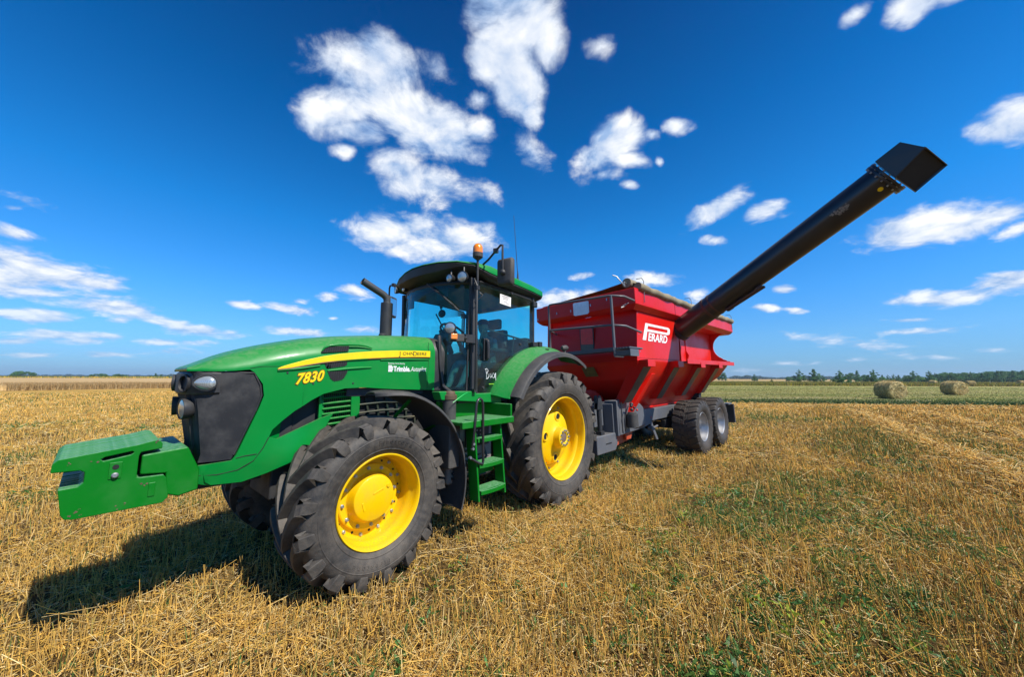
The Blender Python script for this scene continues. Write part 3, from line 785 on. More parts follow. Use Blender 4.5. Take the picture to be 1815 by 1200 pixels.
# grille: tapering black block with side screens and front slats
gz = [(1.905, 4.235, 0.325, .405), (1.75, 4.215, 0.315, .400), (1.5, 4.165, 0.29, .393), (1.3, 4.12, 0.265, .385), (1.175, 4.095, 0.245, .378)]
mb = MB(); rg = []
for z, xf, yf, ysd in gz:
    xr = 3.9 if z > 1.0 else 3.9
    half = [(3.72, ysd - .02), (3.86, ysd - .008), (4.0, ysd - 0.012), (xf - 0.05, yf + 0.035), (xf - 0.015, yf + .008), (xf, yf - 0.03), (xf + 0.012, yf * 0.5)]
    rg.append([(x, y, z) for x, y in half] + [(xf + 0.016, 0, z)] + [(x, -y, z) for x, y in reversed(half)])
mb.loft(rg, closed=True)
grille = mb.build('grille', M['screen'], TR, 30)
mb = MB()
for i in range(11):
    y = -0.2 + 0.04 * i
    mb.loft([[(xf + 0.03 + d, y * yf / .3 + e, z) for d, e in ((-.03, -.011), (0, -.006), (0, .006), (-.03, .011))] for z, xf, yf, _ in gz[1:]], True)
mb.build('grille_slat', M['black'], grille, 30)
side_scr = [(3.765, 1.895), (4.12, 1.905), (4.19, 1.74), (4.16, 1.60), (4.10, 1.25), (4.085, 1.185), (3.87, 1.185), (3.855, 1.22), (3.725, 1.60), (3.70, 1.70), (3.715, 1.79)]
def yscr(x, z):
    b = yside(x, z) - 0.012
    k = max(0, x - (4.02 + 0.12 * (z - 1.2)))
    return b - 2.2 * k * k
for s in (1, -1):
    mb = MB(); mb.panel(side_scr, yscr, 0.02, 0.06)
    o = mb.build('side_screen', M['screen'], grille, 30)
    if s < 0: o.scale = (1, -1, 1)
    mb = MB()
    mb.tube([(x, yscr(x, z) + 0.002, z) for x, z in side_scr[7:] + side_scr[:2]], 0.0075, 8)
    o = mb.build('screen_seal', M['black'], grille)
    if s < 0: o.scale = (1, -1, 1)
# headlamp band with four lamps
mb = MB(); rg = []
for z in (1.90, 1.885, 1.735, 1.72):
    k = 0.0 if z in (1.885, 1.735) else -0.012
    half = [(3.995, .408 + k), (4.06, .402 + k), (4.14, .378 + k), (4.20, .345 + k), (4.24 + k, .29), (4.262 + k, .2), (4.27 + k, .1)]
    rg.append([(x, y, z) for x, y in half] + [(4.272 + k, 0, z)] + [(x, -y, z) for x, y in reversed(half)])
mb.loft(rg, closed=True)
band = mb.build('headlamp_band', M['black'], TR, 30)
for s in (1, -1):
    c = Vector((4.125, 0.388 * s, 1.812)); nrm = Vector((0.42, 0.905 * s, 0.05)).normalized()
    tx = Vector((0.905, -0.42 * s, 0)).normalized(); tz = nrm.cross(tx).normalized()
    mb = MB(); rgs = []
    for (k, d) in ((1.0, -0.03), (1.0, 0.006), (0.86, 0.020), (0.5, 0.032), (0.02, 0.036)):
        rgs.append([c + tx * (0.098 * k * math.cos(q) * (1.0 if math.cos(q) * s > 0 or True else 1)) + tz * (0.055 * k * math.sin(q) * (1 - 0.15 * math.cos(q))) + nrm * d for q in (2 * PI * i / 32 for i in range(32))])
    mb.loft(rgs); h = mb.build('headlamp', M['lens'], band, 40)
    mb = MB(); mb.tube([c + tx * 0.104 * math.cos(q) + tz * 0.060 * math.sin(q) * (1 - 0.15 * math.cos(q)) + nrm * 0.006 for q in (2 * PI * i / 32 for i in range(33))], 0.008, 8)
    mb.build('lamp_bezel', M['black'], h)
    c = Vector((4.248, 0.245 * s, 1.808)); nrm = Vector((0.93, 0.33 * s, 0)).normalized(); tx = Vector((0.33 * -s, 0.93, 0)); tz = Vector((0, 0, 1))
    mb = MB(); rgs = []
    for (k, d) in ((1.18, -0.02), (1.18, 0.022), (1.0, 0.024), (0.94, -0.012), (0.5, -0.006), (0.02, -0.004)):
        rgs.append([c + tx * 0.056 * k * math.cos(q) + tz * 0.062 * k * math.sin(q) + nrm * d for q in (2 * PI * i / 28 for i in range(28))])
    mb.mi = []; mb.loft(rgs)
    mb.mi = [0 if i < 28 * 3 else 1 for i in range(len(mb.f))]
    mb.build('headlamp', [M['black'], M['lens']], band, 40)
# round work lamps on the grille
def round_lamp(name, c, d, r, depth, parent, body=None):
    c = Vector(c); d = Vector(d).normalized()
    a = d.cross(Vector((0, 0, 1))).normalized(); b = a.cross(d)
    mb = MB(); rgs = []
    for (k, t) in ((0.35, -depth), (0.75, -depth * 0.85), (0.96, -depth * 0.35), (1.0, 0.0), (1.0, 0.008), (0.9, 0.008), (0.87, 0.0)):
        rgs.append([c + (a * math.cos(q) + b * math.sin(q)) * r * k + d * t for q in (2 * PI * i / 28 for i in range(28))])
    mb.loft(rgs, True, (True, False)); o = mb.build(name, body or M['black'], parent, 40)
    mb = MB(); rgs = []
    for (k, t) in ((0.9, -0.004), (0.88, 0.004), (0.6, 0.010), (0.03, 0.013)):
        rgs.append([c + (a * math.cos(q) + b * math.sin(q)) * r * k + d * t for q in (2 * PI * i / 28 for i in range(28))])
    mb.loft(rgs, True, (False, True)); mb.build('lamp_glass', M['lens'], o, 40)
    return o
for s in (1, -1):
    round_lamp('work_lamp', (4.255, 0.235 * s, 1.605), (1, 0.16 * s, -0.03), 0.082, 0.12, TR)
mb = MB()
for s in (1, -1): mb.nx(); mb.cyl((4.10, 0.235 * s, 1.585), (4.18, 0.235 * s, 1.60), 0.025)
mb.build('lamp_bracket', M['black'], TR)

# blunt the nose: draw the front end of hood, grille and lamps back
for o in [TR] + list(TR.children_recursive):
    if o.type == 'MESH':
        for v in o.data.vertices:
            t_ = max(0, min(1, (v.co.x - 3.92) / .33)); t_ = t_ * t_ * (3 - 2 * t_)
            v.co.x -= .075 * t_ * (1.0 if v.co.z > 1.2 else .4)
# yellow side stripe, lettering, vents
def strip_poly(up, lo): return up + list(reversed(lo))
stripe_up = [(3.60, 1.938), (3.57, 1.955), (3.5, 1.982), (3.39, 2.02), (3.24, 2.062), (3.08, 2.095), (2.9, 2.122), (2.72, 2.144), (2.45, 2.168), (2.2, 2.182), (1.965, 2.19)]
stripe_lo = [(3.60, 1.932), (3.5, 1.945), (3.39, 1.972), (3.24, 2.004), (3.08, 2.028), (2.9, 2.05), (2.72, 2.068), (2.45, 2.090), (2.2, 2.105), (1.965, 2.115)]
def shrink(p, dz): return p
for s in (1, -1):
    mb = MB(); mb.panel(strip_poly(stripe_up, stripe_lo), lambda x, z: yside(x, z) + 0.014, 0.03, 0.08)  # stands proud of the hood so its edge casts the groove's shadow
    o = mb.build('side_stripe', M['decal_yellow'], hood, 30, bevel=0.003)
    if s < 0: o.scale = (1, -1, 1)
    mb = MB(); mb.tube([(x, yside(x, z - .005) + 0.008, z - 0.006) for x, z in stripe_lo], 0.006, 6)
    o = mb.build('stripe_edge', M['decal_brown'], hood)
    if s < 0: o.scale = (1, -1, 1)
def side_text(name, txt, x0, z0, size, mat, slope=0.0, shear=0.0, off=0.004, offset=0.0, spacing=1.0, parent=None, sx=1.0):
    mb = MB()
    def mp(u, v):
        x = x0 - u * sx; z = z0 + v + slope * u
        return (x, yside(x, z) + off, z)
    text_mesh(mb, txt, mp, size, shear=shear, offset=offset, spacing=spacing)
    return mb.build(name, mat, parent or hood, 0, fix=False)
# maker's name in small capitals, first letters taller
side_text('maker_lettering', 'J', 2.405, 2.112, 0.070, M['decal_dark'], off=0.0165, sx=1.25)
side_text('maker_lettering', 'OHN', 2.362, 2.121, 0.052, M['decal_dark'], 0.05, off=0.0165, sx=1.3)
side_text('maker_lettering', 'D', 2.225, 2.122, 0.070, M['decal_dark'], off=0.0165, sx=1.25)
side_text('maker_lettering', 'EERE', 2.163, 2.128, 0.052, M['decal_dark'], 0.05, off=0.0165, sx=1.3)
side_text('model_number_outline', '7830', 3.455, 1.795, 0.135, M['decal_brown'], 0.13, 0.28, 0.004, 0.011, sx=0.82, spacing=1.08)
side_text('model_number', '7830', 3.455, 1.795, 0.135, M['decal_yellow'], 0.13, 0.28, 0.0065, 0.0045, sx=0.82, spacing=1.08)
side_text('guidance_lettering', 'Steering Controlled by', 2.535, 2.012, 0.026, M['decal_white'], 0.005, sx=0.9)
side_text('guidance_lettering', 'Trimble.', 2.465, 1.930, 0.082, M['decal_white'], 0.01, offset=0.003, sx=0.80)
side_text('guidance_lettering', 'Autopilot', 2.235, 1.934, 0.080, M['decal_white'], 0.01, shear=0.25, sx=0.70)
mb = MB()                                                   # small white globe-like emblem before the lettering
for z0, z1, w_ in ((1.925, 1.94, .05), (1.943, 1.955, .058), (1.958, 1.97, .06), (1.973, 1.985, .055), (1.988, 1.998, .045)):
    mb.panel([(2.53, z0), (2.53, z1), (2.53 - w_, z1), (2.53 - w_, z0)], lambda x, z: yside(x, z) + .004)
mb.build('guidance_emblem', M['decal_white'], hood, 0)
vent_polys = [[(3.245, 2.098), (3.23, 2.135), (3.19, 2.162), (3.10, 2.172), (2.985, 2.182), (2.985, 2.128), (3.10, 2.115)],
              [(3.215, 1.998), (2.99, 2.028), (2.995, 1.985), (3.02, 1.972), (3.185, 1.944)],
              [(3.175, 1.915), (2.985, 1.937), (3.0, 1.88), (3.03, 1.838), (3.07, 1.826), (3.115, 1.822), (3.145, 1.845), (3.165, 1.885)]]
for s in (1, -1):
    for vp in vent_polys:
        mb = MB(); mb.panel(vp, lambda x, z: yside(x, z) + 0.003, 0.0, 0.06)
        o = mb.build('hood_vent', M['hole'], hood)
        if s < 0: o.scale = (1, -1, 1)
        mb = MB()
        zmin = min(p[1] for p in vp); zmax = max(p[1] for p in vp); x = 2.995
        def zr(x):
            zz = []
            for i in range(len(vp)):
                a, b = vp[i], vp[i - 1]
                if (a[0] - x) * (b[0] - x) < 0: zz.append(a[1] + (b[1] - a[1]) * (x - a[0]) / (b[0] - a[0]))
            return (min(zz), max(zz)) if len(zz) >= 2 else None
        while x < 3.23:
            q = zr(x)
            if q and q[1] - q[0] > 0.012: mb.tube([(x, yside(x, q[0]) + .005, q[0]), (x - 0.01, yside(x, q[1]) + .005, q[1])], 0.0035, 5)
            x += 0.022
        o2 = mb.build('vent_bar', M['black'], o)
        # raised lips below are added to cast the shadow lines of the recesses
        lip = vp[0:0]
    mb = MB()
    for pts in ([(3.24, 2.118), (3.22, 2.15), (3.17, 2.176), (3.08, 2.19), (2.98, 2.198), (2.88, 2.202), (2.80, 2.195), (2.73, 2.175)], [(3.22, 2.005), (3.0, 2.037), (2.8, 2.056), (2.68, 2.064)],
                [(3.18, 1.924), (3.0, 1.946), (2.85, 1.960), (2.73, 1.966)], [(3.60, 1.918), (3.4, 1.945), (3.25, 1.972)], [(2.63, 2.052), (2.3, 2.072), (1.98, 2.082)]):
        n = len(pts)
        mb.tube([(x, yside(x, z) + 0.0015, z) for x, z in pts], [0.004 + 0.010 * math.sin(PI * (i + 0.6) / (n + 0.2)) for i in range(n)], 8)
    o = mb.build('shadow_lip', M['green'], hood, 60)
    if s < 0: o.scale = (1, -1, 1)
mb = MB()
for pts in ([(3.36, 1.975), (3.55, 1.958), (3.72, 1.952), (3.80, 1.935)], [(1.985, 2.30), (1.98, 2.1), (1.985, 1.9), (1.99, 1.72)]):
    mb.nx(); mb.tube([(x, yside(x, z) + .0005, z) for x, z in pts], .0022, 5)
mb.build('hood_seam', M['hole'], hood)
mb = MB()
for x, z in ((3.52, 1.90), (3.30, 1.80), (2.92, 1.80)): mb.nx(); mb.lathe([(.010, 0), (.009, .004), (0, .005)], 12, (x, yside(x, z), z))
mb.build('hood_stud', M['black'], hood)
# black cowl behind the hood, round cap on the hood
mb = MB()
def cowl(x, g): return [(x, -y * g, z) for x_, y, z in reversed(hood_ring(1.88))] + [(x, y * g, z) for x_, y, z in hood_ring(1.88)[1:]]
mb.loft([cowl(1.885, 0.97), cowl(1.84, 1.0), cowl(1.70, 1.02)], False)
mb.build('cowl', M['black'], TR, 40)
mb = MB(); mb.lathe([(0.05, 0), (0.05, 0.03), (0.035, 0.045), (0, 0.047)], 20, (2.28, -0.12, 2.385), 'z')
mb.build('filler_cap', M['black'], TR)

# engine bay, frame, louvred panel
mb = MB()
mb.bb(1.2, 3.55, -0.30, 0.30, 0.75, 1.72); mb.bb(3.4, 3.95, -0.32, 0.32, 1.12, 1.9)
mb.bb(-0.4, 1.3, -0.36, 0.36, 0.55, 1.5); mb.bb(1.2, 3.2, -0.26, 0.26, 0.62, 0.95); mb.cyl((0, -0.95, .945), (0, 0.95, .945), 0.15)
mb.bb(-0.15, 0.15, 0.3, 0.8, 0.75, 1.12)
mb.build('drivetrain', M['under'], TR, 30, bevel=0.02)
mb = MB(); mb.bb(2.0, 2.95, 0.30, 0.40, 1.66, 1.745); mb.build('engine_rail', paint('dusty_engine_rail', (0.03, 0.03, 0.032), 0.6, 0, 0.5, (0.16, 0.14, 0.12)), TR, 30, bevel=0.006)
mb = MB()
for i in range(7):
    x = 2.05 + 0.12 * i
    mb.tube([(x, .32, 1.30), (x + .02, .33, 1.50), (x + .05, .32, 1.64)], 0.012, 6)
for z in (1.38, 1.47, 1.56): mb.tube([(2.0, .33, z), (2.5, .345, z + .02), (2.85, .33, z)], 0.012, 6)
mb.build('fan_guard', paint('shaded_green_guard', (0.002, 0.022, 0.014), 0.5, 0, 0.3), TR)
mb = MB()
fr = [(3.165, 1.735), (2.88, 1.765), (2.80, 1.765), (2.80, 1.40), (3.13, 1.40), (3.18, 1.50)]
mb.panel([(2.895, 1.77), (2.815, 1.775), (2.795, 1.60), (2.80, 1.35), (2.885, 1.35)], lambda x, z: .395, 0.04, .1)
mb.nx(); mb.panel([(3.20, 1.74), (3.165, 1.745), (3.15, 1.35), (3.20, 1.35)], lambda x, z: .375, 0.03, .1)
lp = mb.build('louvre_panel', M['green'], TR, 30, bevel=0.006)
mb = MB()
for i in range(8):
    z = 1.705 - 0.052 * i
    mb.loft([[(x, .368, z + .006 + (3.17 - x) * 0.06), (x, .392, z - .004 + (3.17 - x) * 0.06), (x, .388, z - .012 + (3.17 - x) * 0.06), (x, .362, z - .004 + (3.17 - x) * 0.06)] for x in (3.17, 3.0, 2.88)])
mb.build('louvre_slat', M['green'], lp, 30)
mb = MB(); mb.panel([(3.17, 1.72), (2.88, 1.76), (2.88, 1.35), (3.17, 1.35)], lambda x, z: .352, 0, .2); mb.build('louvre_backing', M['hole'], lp)
mb = MB()
for i in range(14):
    x = 2.90 + 0.02 * i
    mb.tube([(x, .358, 1.36), (x, .358, 1.73)], 0.003, 5)
mb.build('louvre_mesh', M['green_worn'], lp)
mb = MB(); mb.cyl((2.86, -0.75, .73), (2.86, .75, .73), 0.10); mb.bb(2.72, 3.0, -0.3, 0.3, 0.62, 0.86); mb.cyl((2.86, .5, .73), (2.86, .72, .73), 0.15); mb.cyl((2.86, -.5, .73), (2.86, -.72, .73), 0.15)
mb.tube([(2.65, -.6, .78), (2.62, 0, .80), (2.65, .6, .78)], 0.03)
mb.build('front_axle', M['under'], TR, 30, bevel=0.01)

# wheels
fw = make_front_wheel(TR); fw.location = (2.859, 0.777, 0.732); fw.rotation_euler = (0, R(17), R(1.5))
fw2 = dup(fw, TR); fw2.location = (2.859, -0.98, 0.732); fw2.scale = (1, -1, 1)
rw = make_rear_wheel(TR); rw.location = (0, 0.945, 0.962); rw.rotation_euler = (0, R(4), 0)
rw2 = dup(rw, TR); rw2.location = (0, -0.945, 0.962); rw2.scale = (1, -1, 1)

# fenders
def arc_sheet(mb, cx, cz, prof, a0, a1, n=28, taper=None):
    """prof: (y, radius) pairs round a closed section; swept about the wheel axis"""
    rg = []
    for i in range(n + 1):
        a = a0 + (a1 - a0) * i / n
        k = taper(i / n) if taper else (0, 1)
        rg.append([(cx + (r + k[0]) * math.cos(a), y if k[1] == 1 else ym(y, k[1]), cz + (r + k[0]) * math.sin(a)) for y, r in prof])
    mb.loft(rg, True)
def ym(y, k): return 0.80 + (y - 0.80) * k
for s in (1, -1):
    mb = MB()
    arc_sheet(mb, 2.859, .735, [(.50, .945), (.62, .985), (.78, 1.0), (1.0, 1.0), (1.085, .985), (1.11, .955), (1.10, .945), (1.07, .970), (1.0, .982), (.78, .982), (.62, .965)], R(87), R(199), 32,
              lambda t: (0.02 * (1 - t) - 0.03 * max(0, .15 - t) / .15, 1 if t > .12 else .35 + .65 * math.sqrt(t / .12)))
    o = mb.build('front_fender', M['fender'], TR, 40, bevel=0.006)
    if s < 0: o.scale = (1, -1, 1)
    mb = MB()
    mb.tube([(2.6, .5, 1.15), (2.5, .62, 1.45), (2.45, .8, 1.62)], .02); mb.nx(); mb.tube([(2.1, .5, 1.2), (2.05, .7, 1.3), (2.02, .85, 1.30)], .02)
    o = mb.build('fender_stay', M['green_worn'], TR)
    if s < 0: o.scale = (1, -1, 1)
    # green rear fender, rising to the cab, then the black extension with its outer lip
    mb = MB()
    A0, A1 = R(29), R(119)
    arc_sheet(mb, 0, .945, [(.74, 1.42), (.84, 1.425), (.93, 1.40), (1.02, 1.345), (1.095, 1.325), (1.10, 1.31), (1.02, 1.325), (.74, 1.38)], A0, A1, 30)
    o = mb.build('rear_fender', M['green'], TR, 40, bevel=0.005)
    if s < 0: o.scale = (1, -1, 1)
    mb = MB()
    arc_sheet(mb, 0, .945, [(1.085, 1.325), (1.15, 1.322), (1.225, 1.308), (1.248, 1.29), (1.255, 1.235), (1.245, 1.235), (1.238, 1.28), (1.22, 1.295), (1.15, 1.305), (1.085, 1.31)], R(30.5), R(121), 34)
    o = mb.build('fender_extension', M['fender'], TR, 40, bevel=0.004)
    if s < 0: o.scale = (1, -1, 1)
mb = MB(); mb.lathe([(0.04, 0), (0.038, .008), (0, .010)], 16, (0.12, .98, 2.305), 'z'); mb.build('fender_plug', M['black'], TR)
# rear position lamp on the fender
mb = MB(); mb.tube([(-.18, 1.12, 2.25), (-.18, 1.12, 2.32)], .02); mb.tube([(-.25, 1.12, 2.345), (-.21, 1.12, 2.345), (-.14, 1.12, 2.335), (-.10, 1.12, 2.335)], [.035, .045, .045, .025]); mb.build('fender_lamp', M['fender'], TR, 40)
# ------------------------------------------------------------------ cab
FL = 1.64                                                     # cab floor / sill height
def ws_x(y, z): return 1.545 + 0.29 * (1 - min(1, (abs(y) / .80)) ** 2.2) - 0.03 * (z - 1.7)
mb = MB()
for s in (1, -1):
    mb.loft([[(x + dx, s * (.80 + dy), z) for dx, dy in ((-.035, -.05), (.035, -.045), (.045, .005), (-.02, .02))] for x, z in ((1.53, FL), (1.53, 2.4), (1.545, 3.17))])
    mb.loft([[(x + dx, s * (.77 + dy), z) for dx, dy in ((-.03, -.05), (.03, -.05), (.03, .02), (-.03, .01))] for x, z in ((.20, 2.2), (.20, 2.6), (.19, 3.15))])
    mb.tube([(.20, s * .75, 2.28), (.45, s * .78, 2.25)], .02)
mb.bb(1.5, 1.56, -.79, .79, 3.10, 3.16)
mb.tube([(ws_x(y, 3.1) - .03, y, 3.12) for y in (-.78, -.6, -.4, -.2, 0, .2, .4, .6, .78)], .04, 8)
mb.bb(.05, .15, -.62, .62, 3.06, 3.16); mb.bb(.05, .14, -.66, .66, 2.15, 2.25)
mb.build('cab_frame', M['black'], TR, 30, bevel=.008)
# floor, sill, lower bodywork
mb = MB()
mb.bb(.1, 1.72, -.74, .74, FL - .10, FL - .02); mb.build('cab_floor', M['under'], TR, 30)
mb = MB()
mb.prism([(2.10, 1.70), (2.06, 1.60), (1.02, 1.515), (1.05, 1.62), (1.10, 1.66), (1.50, 1.66), (1.52, 1.69)], 'y', .70, .845)
mb.build('cab_sill', M['green'], TR, 30, bevel=.012)
mb = MB(); mb.prism([(2.10, 1.70), (2.06, 1.60), (1.02, 1.515), (1.05, 1.62), (1.10, 1.66), (1.50, 1.66), (1.52, 1.69)], 'y', -.70, -.845); mb.build('cab_sill', M['green'], TR, 30, bevel=.012)
# windscreen: one curved sheet from pillar to pillar
mb = MB(); rg = []
for z in (FL + .02, 1.9, 2.15, 2.4, 2.65, 2.9, 3.12):
    rg.append([(ws_x(y, z), y, z) for y in (.775, .70, .6, .45, .3, .15, 0, -.15, -.3, -.45, -.6, -.70, -.775)])
mb.loft(rg, False); mb.build('windscreen', M['glass'], TR, 60)
mb = MB()
mb.tube([(ws_x(.70, z) - .012, .765, z) for z in (FL, 2.4, 3.1)], .014, 6)
mb.tube([(1.70, .60, FL + .02), (1.76, .50, 1.75), (1.80, .48, 2.0), (1.82, .475, 2.30), (1.80, .44, 2.40)], .024, 8)
mb.build('windscreen_seal', M['black'], TR)
# doors with frame, handle, hinges
door = [(1.47, 1.665), (1.47, 3.135), (1.40, 3.15), (.28, 3.09), (.245, 3.05), (.245, 2.30), (.40, 2.285), (.55, 2.24), (.70, 2.13), (.82, 2.00), (.90, 1.86), (.955, 1.70), (1.0, 1.655), (1.42, 1.65)]
for s in (1, -1):
    mb = MB(); mb.panel(door, lambda x, z: .815 - .02 * max(0, z - 2.2), 0, .15)
    d = mb.build('cab_door', M['glass'], TR, 0)
    if s < 0: d.scale = (1, -1, 1)
    mb = MB(); lp = door + [door[0]]
    mb.tube([(x, .812 - .02 * max(0, z - 2.2), z) for x, z in lp], .011, 6)
    mb.build('door_seal', M['black'], d)
    mb = MB()
    mb.tube([(1.335, .83, 2.09), (1.335, .875, 2.12), (1.335, .88, 2.24), (1.335, .875, 2.34), (1.335, .83, 2.37)], [.022, .026, .028, .026, .022], 8)
    mb.box((1.335, .83, 2.23), (.085, .03, .30))
    mb.build('door_handle', M['black'], d, 30, bevel=.012)
    mb = MB()
    for x, z in ((1.36, 1.73), (.58, 2.36), (.78, 3.10)): mb.nx(); mb.lathe([(.020, 0), (.017, .018), (0, .02)], 12, (x, .812, z))
    mb.build('glass_fixing', M['black'], d)
    mb = MB(); mb.box((.24, .835, 3.02), (.10, .05, .09)); mb.nx(); mb.box((.22, .84, 2.38), (.18, .05, .075)); mb.box((.15, .86, 2.385), (.08, .07, .085))
    mb.build('door_hinge', M['black'], d, 30, bevel=.01)
mb = MB(); mb.panel([(1.03, 2.915), (1.025, 3.055), (.785, 3.04), (.79, 2.90)], lambda x, z: .806, 0); pn = mb.build('paper_notice', M['paper'], TR, 0)
mb = MB()
for (z, u0, u1) in ((3.028, .1, .9), (3.008, .2, .8), (2.985, .25, .75), (2.95, .3, .7), (2.925, .55, .9)):
    mb.nx(); mb.panel([(1.02 - .22 * u0, z + .003), (1.02 - .22 * u1, z), (1.02 - .22 * u1, z + .007), (1.02 - .22 * u0, z + .010)], lambda x, z: .8085, 0)
mb.build('notice_print', plain('faded_print', (.35, .28, .26), .8), pn, 0)
# chalked name on the door glass
mb = MB()
def scrawl(pts): mb.tube([(x, .818, z + .045) for x, z in pts], .0036, 5)
scrawl([(1.315, 1.93), (1.30, 1.86), (1.295, 1.80)]); scrawl([(1.33, 1.925), (1.29, 1.935), (1.265, 1.91), (1.285, 1.885), (1.30, 1.875), (1.27, 1.865), (1.25, 1.835), (1.275, 1.805), (1.305, 1.80)])
scrawl([(1.23, 1.875), (1.232, 1.83), (1.215, 1.815), (1.195, 1.84), (1.19, 1.875), (1.187, 1.825), (1.175, 1.815)])
scrawl([(1.165, 1.88), (1.145, 1.85), (1.115, 1.80)]); scrawl([(1.125, 1.88), (1.135, 1.84), (1.16, 1.81)]); scrawl([(1.12, 1.88), (1.118, 1.77)])
mb.build('chalk_writing', M['decal_white'], TR, 60)
mb = MB(); mb.panel([(1.25, 1.772), (1.25, 1.782), (1.14, 1.782), (1.14, 1.772)], lambda x, z: .8185); mb.build('green_sticker', plain('lime_sticker', (.25, .55, .02), .6), TR, 0)
# rear and right-hand glazing
mb = MB(); mb.panel([(-.64, 2.26), (.64, 2.26), (.64, 3.05), (-.64, 3.05)], lambda y, z: .10, 0, .3, plane='x'); mb.build('rear_window', M['glass'], TR, 0)
# roof: black visor and lining below, green cap above
plan = [(1.60, .86), (1.76, .70), (1.87, .45), (1.93, .2), (1.95, 0), (1.93, -.2), (1.87, -.45), (1.76, -.70), (1.60, -.86), (1.30, -.885), (.8, -.88), (.3, -.86), (.0, -.82), (-.10, -.72), (-.12, 0), (-.10, .72), (.0, .82), (.3, .86), (.8, .88), (1.30, .885)]
cen = Vector((.9, 0))
def pl(k, dz, zf):
    out = []
    for x, y in plan:
        p = cen + (Vector((x, y)) - cen) * k
        out.append((p.x, p.y, zf(x, y) + dz))
    return out
def ztop(x, y): return lean(x, y) + 3.375 - .055 * max(0, (1.0 - x)) - .07 * (abs(y) / .86) ** 2 * (1 if x > 1.55 else .4)
def lean(x, y): return .055 * (y / .86) * max(0, min(1, (x - 1.0) / .6))
def frontness(x, y): return max(0, min(1, (x - 1.35) / .3))
def zmid(x, y): return ztop(x, y) - .105 + .085 * frontness(x, y)
def zbot(x, y): return .4 * lean(x, y) + 3.165 - .03 * max(0, .9 - x) + .035 * frontness(x, y) + .06 * frontness(x, y) * min(1, (abs(y) / .8)) ** 3
mb = MB(); mb.loft([pl(.80, -.012, zbot), pl(.93, 0, zbot), pl(.985, .035, zbot), pl(1.0, -.012, zmid), pl(.99, .0, zmid)], True); mb.build('roof_visor', M['black'], TR, 40, bevel=.006)
mb = MB(); mb.loft([pl(.985, .002, zmid), pl(1.003, .008, zmid), pl(1.0, -.02, ztop), pl(.965, .012, ztop), pl(.85, .045, ztop), pl(.5, .075, ztop), pl(.02, .085, ztop)], True); mb.build('roof_cap', M['green'], TR, 50)
mb = MB(); mb.bb(.15, 1.55, -.76, .76, 3.10, 3.155); mb.build('headliner', M['trim'], TR, 30, bevel=.01)
# roof lamps
for (x, y, z, r, dy) in ((1.80, .615, 3.145, .055, .12), (1.72, .775, 3.155, .074, .35), (1.72, -.56, 3.215, .052, -.1), (1.66, -.88, 3.255, .06, -.3)):
    round_lamp('roof_lamp', (x, y, z), (1, dy, -.08), r, .08, TR)
    mb = MB(); mb.tube([(x - .03, y, z + r * .7), (x - .05, y * .97, z + r + .07)], .012, 6); mb.build('lamp_stalk', M['black'], TR)
# windscreen wiper
mb = MB(); mb.tube([(1.83, .18, 3.14), (1.80, .50, 2.92), (1.745, .66, 2.78)], .012, 6); mb.tube([(1.795, .52, 2.90), (1.755, .62, 2.81), (1.70, .70, 2.72)], [.014, .018, .012], 6)
mb.build('wiper', M['black'], TR)
# grab pole beside the door with the beacon on top
mb = MB()
mb.tube([(1.565, .855, 1.68), (1.565, .885, 1.72), (1.565, .89, 2.3), (1.565, .885, 3.05), (1.565, .855, 3.12)], .016, 8)
for z in (1.70, 2.3, 3.05): mb.box((1.56, .865, z), (.05, .05, .04))
mb.build('grab_pole', M['black'], TR, 40)
bc = empty('beacon', TR)
mb = MB(); mb.tube([(1.555, .885, 2.98), (1.555, .885, 3.42)], .016, 10); mb.box((1.555, .88, 3.02), (.06, .05, .05)); mb.tube([(1.53, .9, 2.96), (1.50, .93, 2.93), (1.535, .91, 2.88), (1.56, .89, 2.86)], .006, 6); mb.build('beacon_stem', M['black'], bc, 40)
mb = MB(); mb.lathe([(.018, -.02), (.05, .005), (.066, .02), (.068, .075), (0, .075)], 28, (1.555, .885, 3.41), 'z'); mb.build('beacon_base', M['fender'], bc, 40)
mb = MB(); mb.lathe([(.066, 0), (.067, .05), (.062, .085), (.045, .115), (.02, .128), (0, .13)], 28, (1.555, .885, 3.485), 'z'); mb.build('beacon_dome', M['amber'], bc, 60)
# mirrors
def mirror(s, c, arm, rz):
    o = empty('mirror', TR)
    mb = MB(); mb.tube(arm, .014, 8)
    mb.box(arm[2], (.06, .05, .05), (0, 0, .3)); mb.sphere((c[0] + .055, c[1], c[2] - .02), .04, 12, 8); mb.build('mirror_arm', M['black'], o, 40)
    mb = MB(); rg = []
    for t, k in ((-.035, .92), (-.03, 1.0), (.01, 1.0), (.035, .90), (.045, .75)):
        rg.append([Vector((t, y * k, z * k)) for y, z in ((-.115, -.15), (-.10, -.175), (.10, -.175), (.115, -.15), (.115, .15), (.10, .175), (-.10, .175), (-.115, .15))])
    Mx = Matrix.Translation(c) @ Matrix.Rotation(rz, 4, 'Z')
    mb.loft([[Mx @ p for p in r] for r in rg]); mb.build('mirror_housing', M['fender'], o, 40, bevel=.006)
    mb = MB(); mb.add([Mx @ Vector(p) for p in ((-.0365, -.095, -.14), (-.0365, .095, -.14), (-.0365, .095, .14), (-.0365, -.095, .14))], [(0, 1, 2, 3)]); mb.build('mirror_glass', M['mirror'], o, 0)
mirror(1, (1.40, 1.235, 3.20), [(1.42, .82, 3.36), (1.42, .95, 3.42), (1.44, 1.10, 3.50), (1.46, 1.20, 3.545), (1.46, 1.235, 3.535), (1.46, 1.235, 3.40), (1.455, 1.235, 3.20)], R(10))
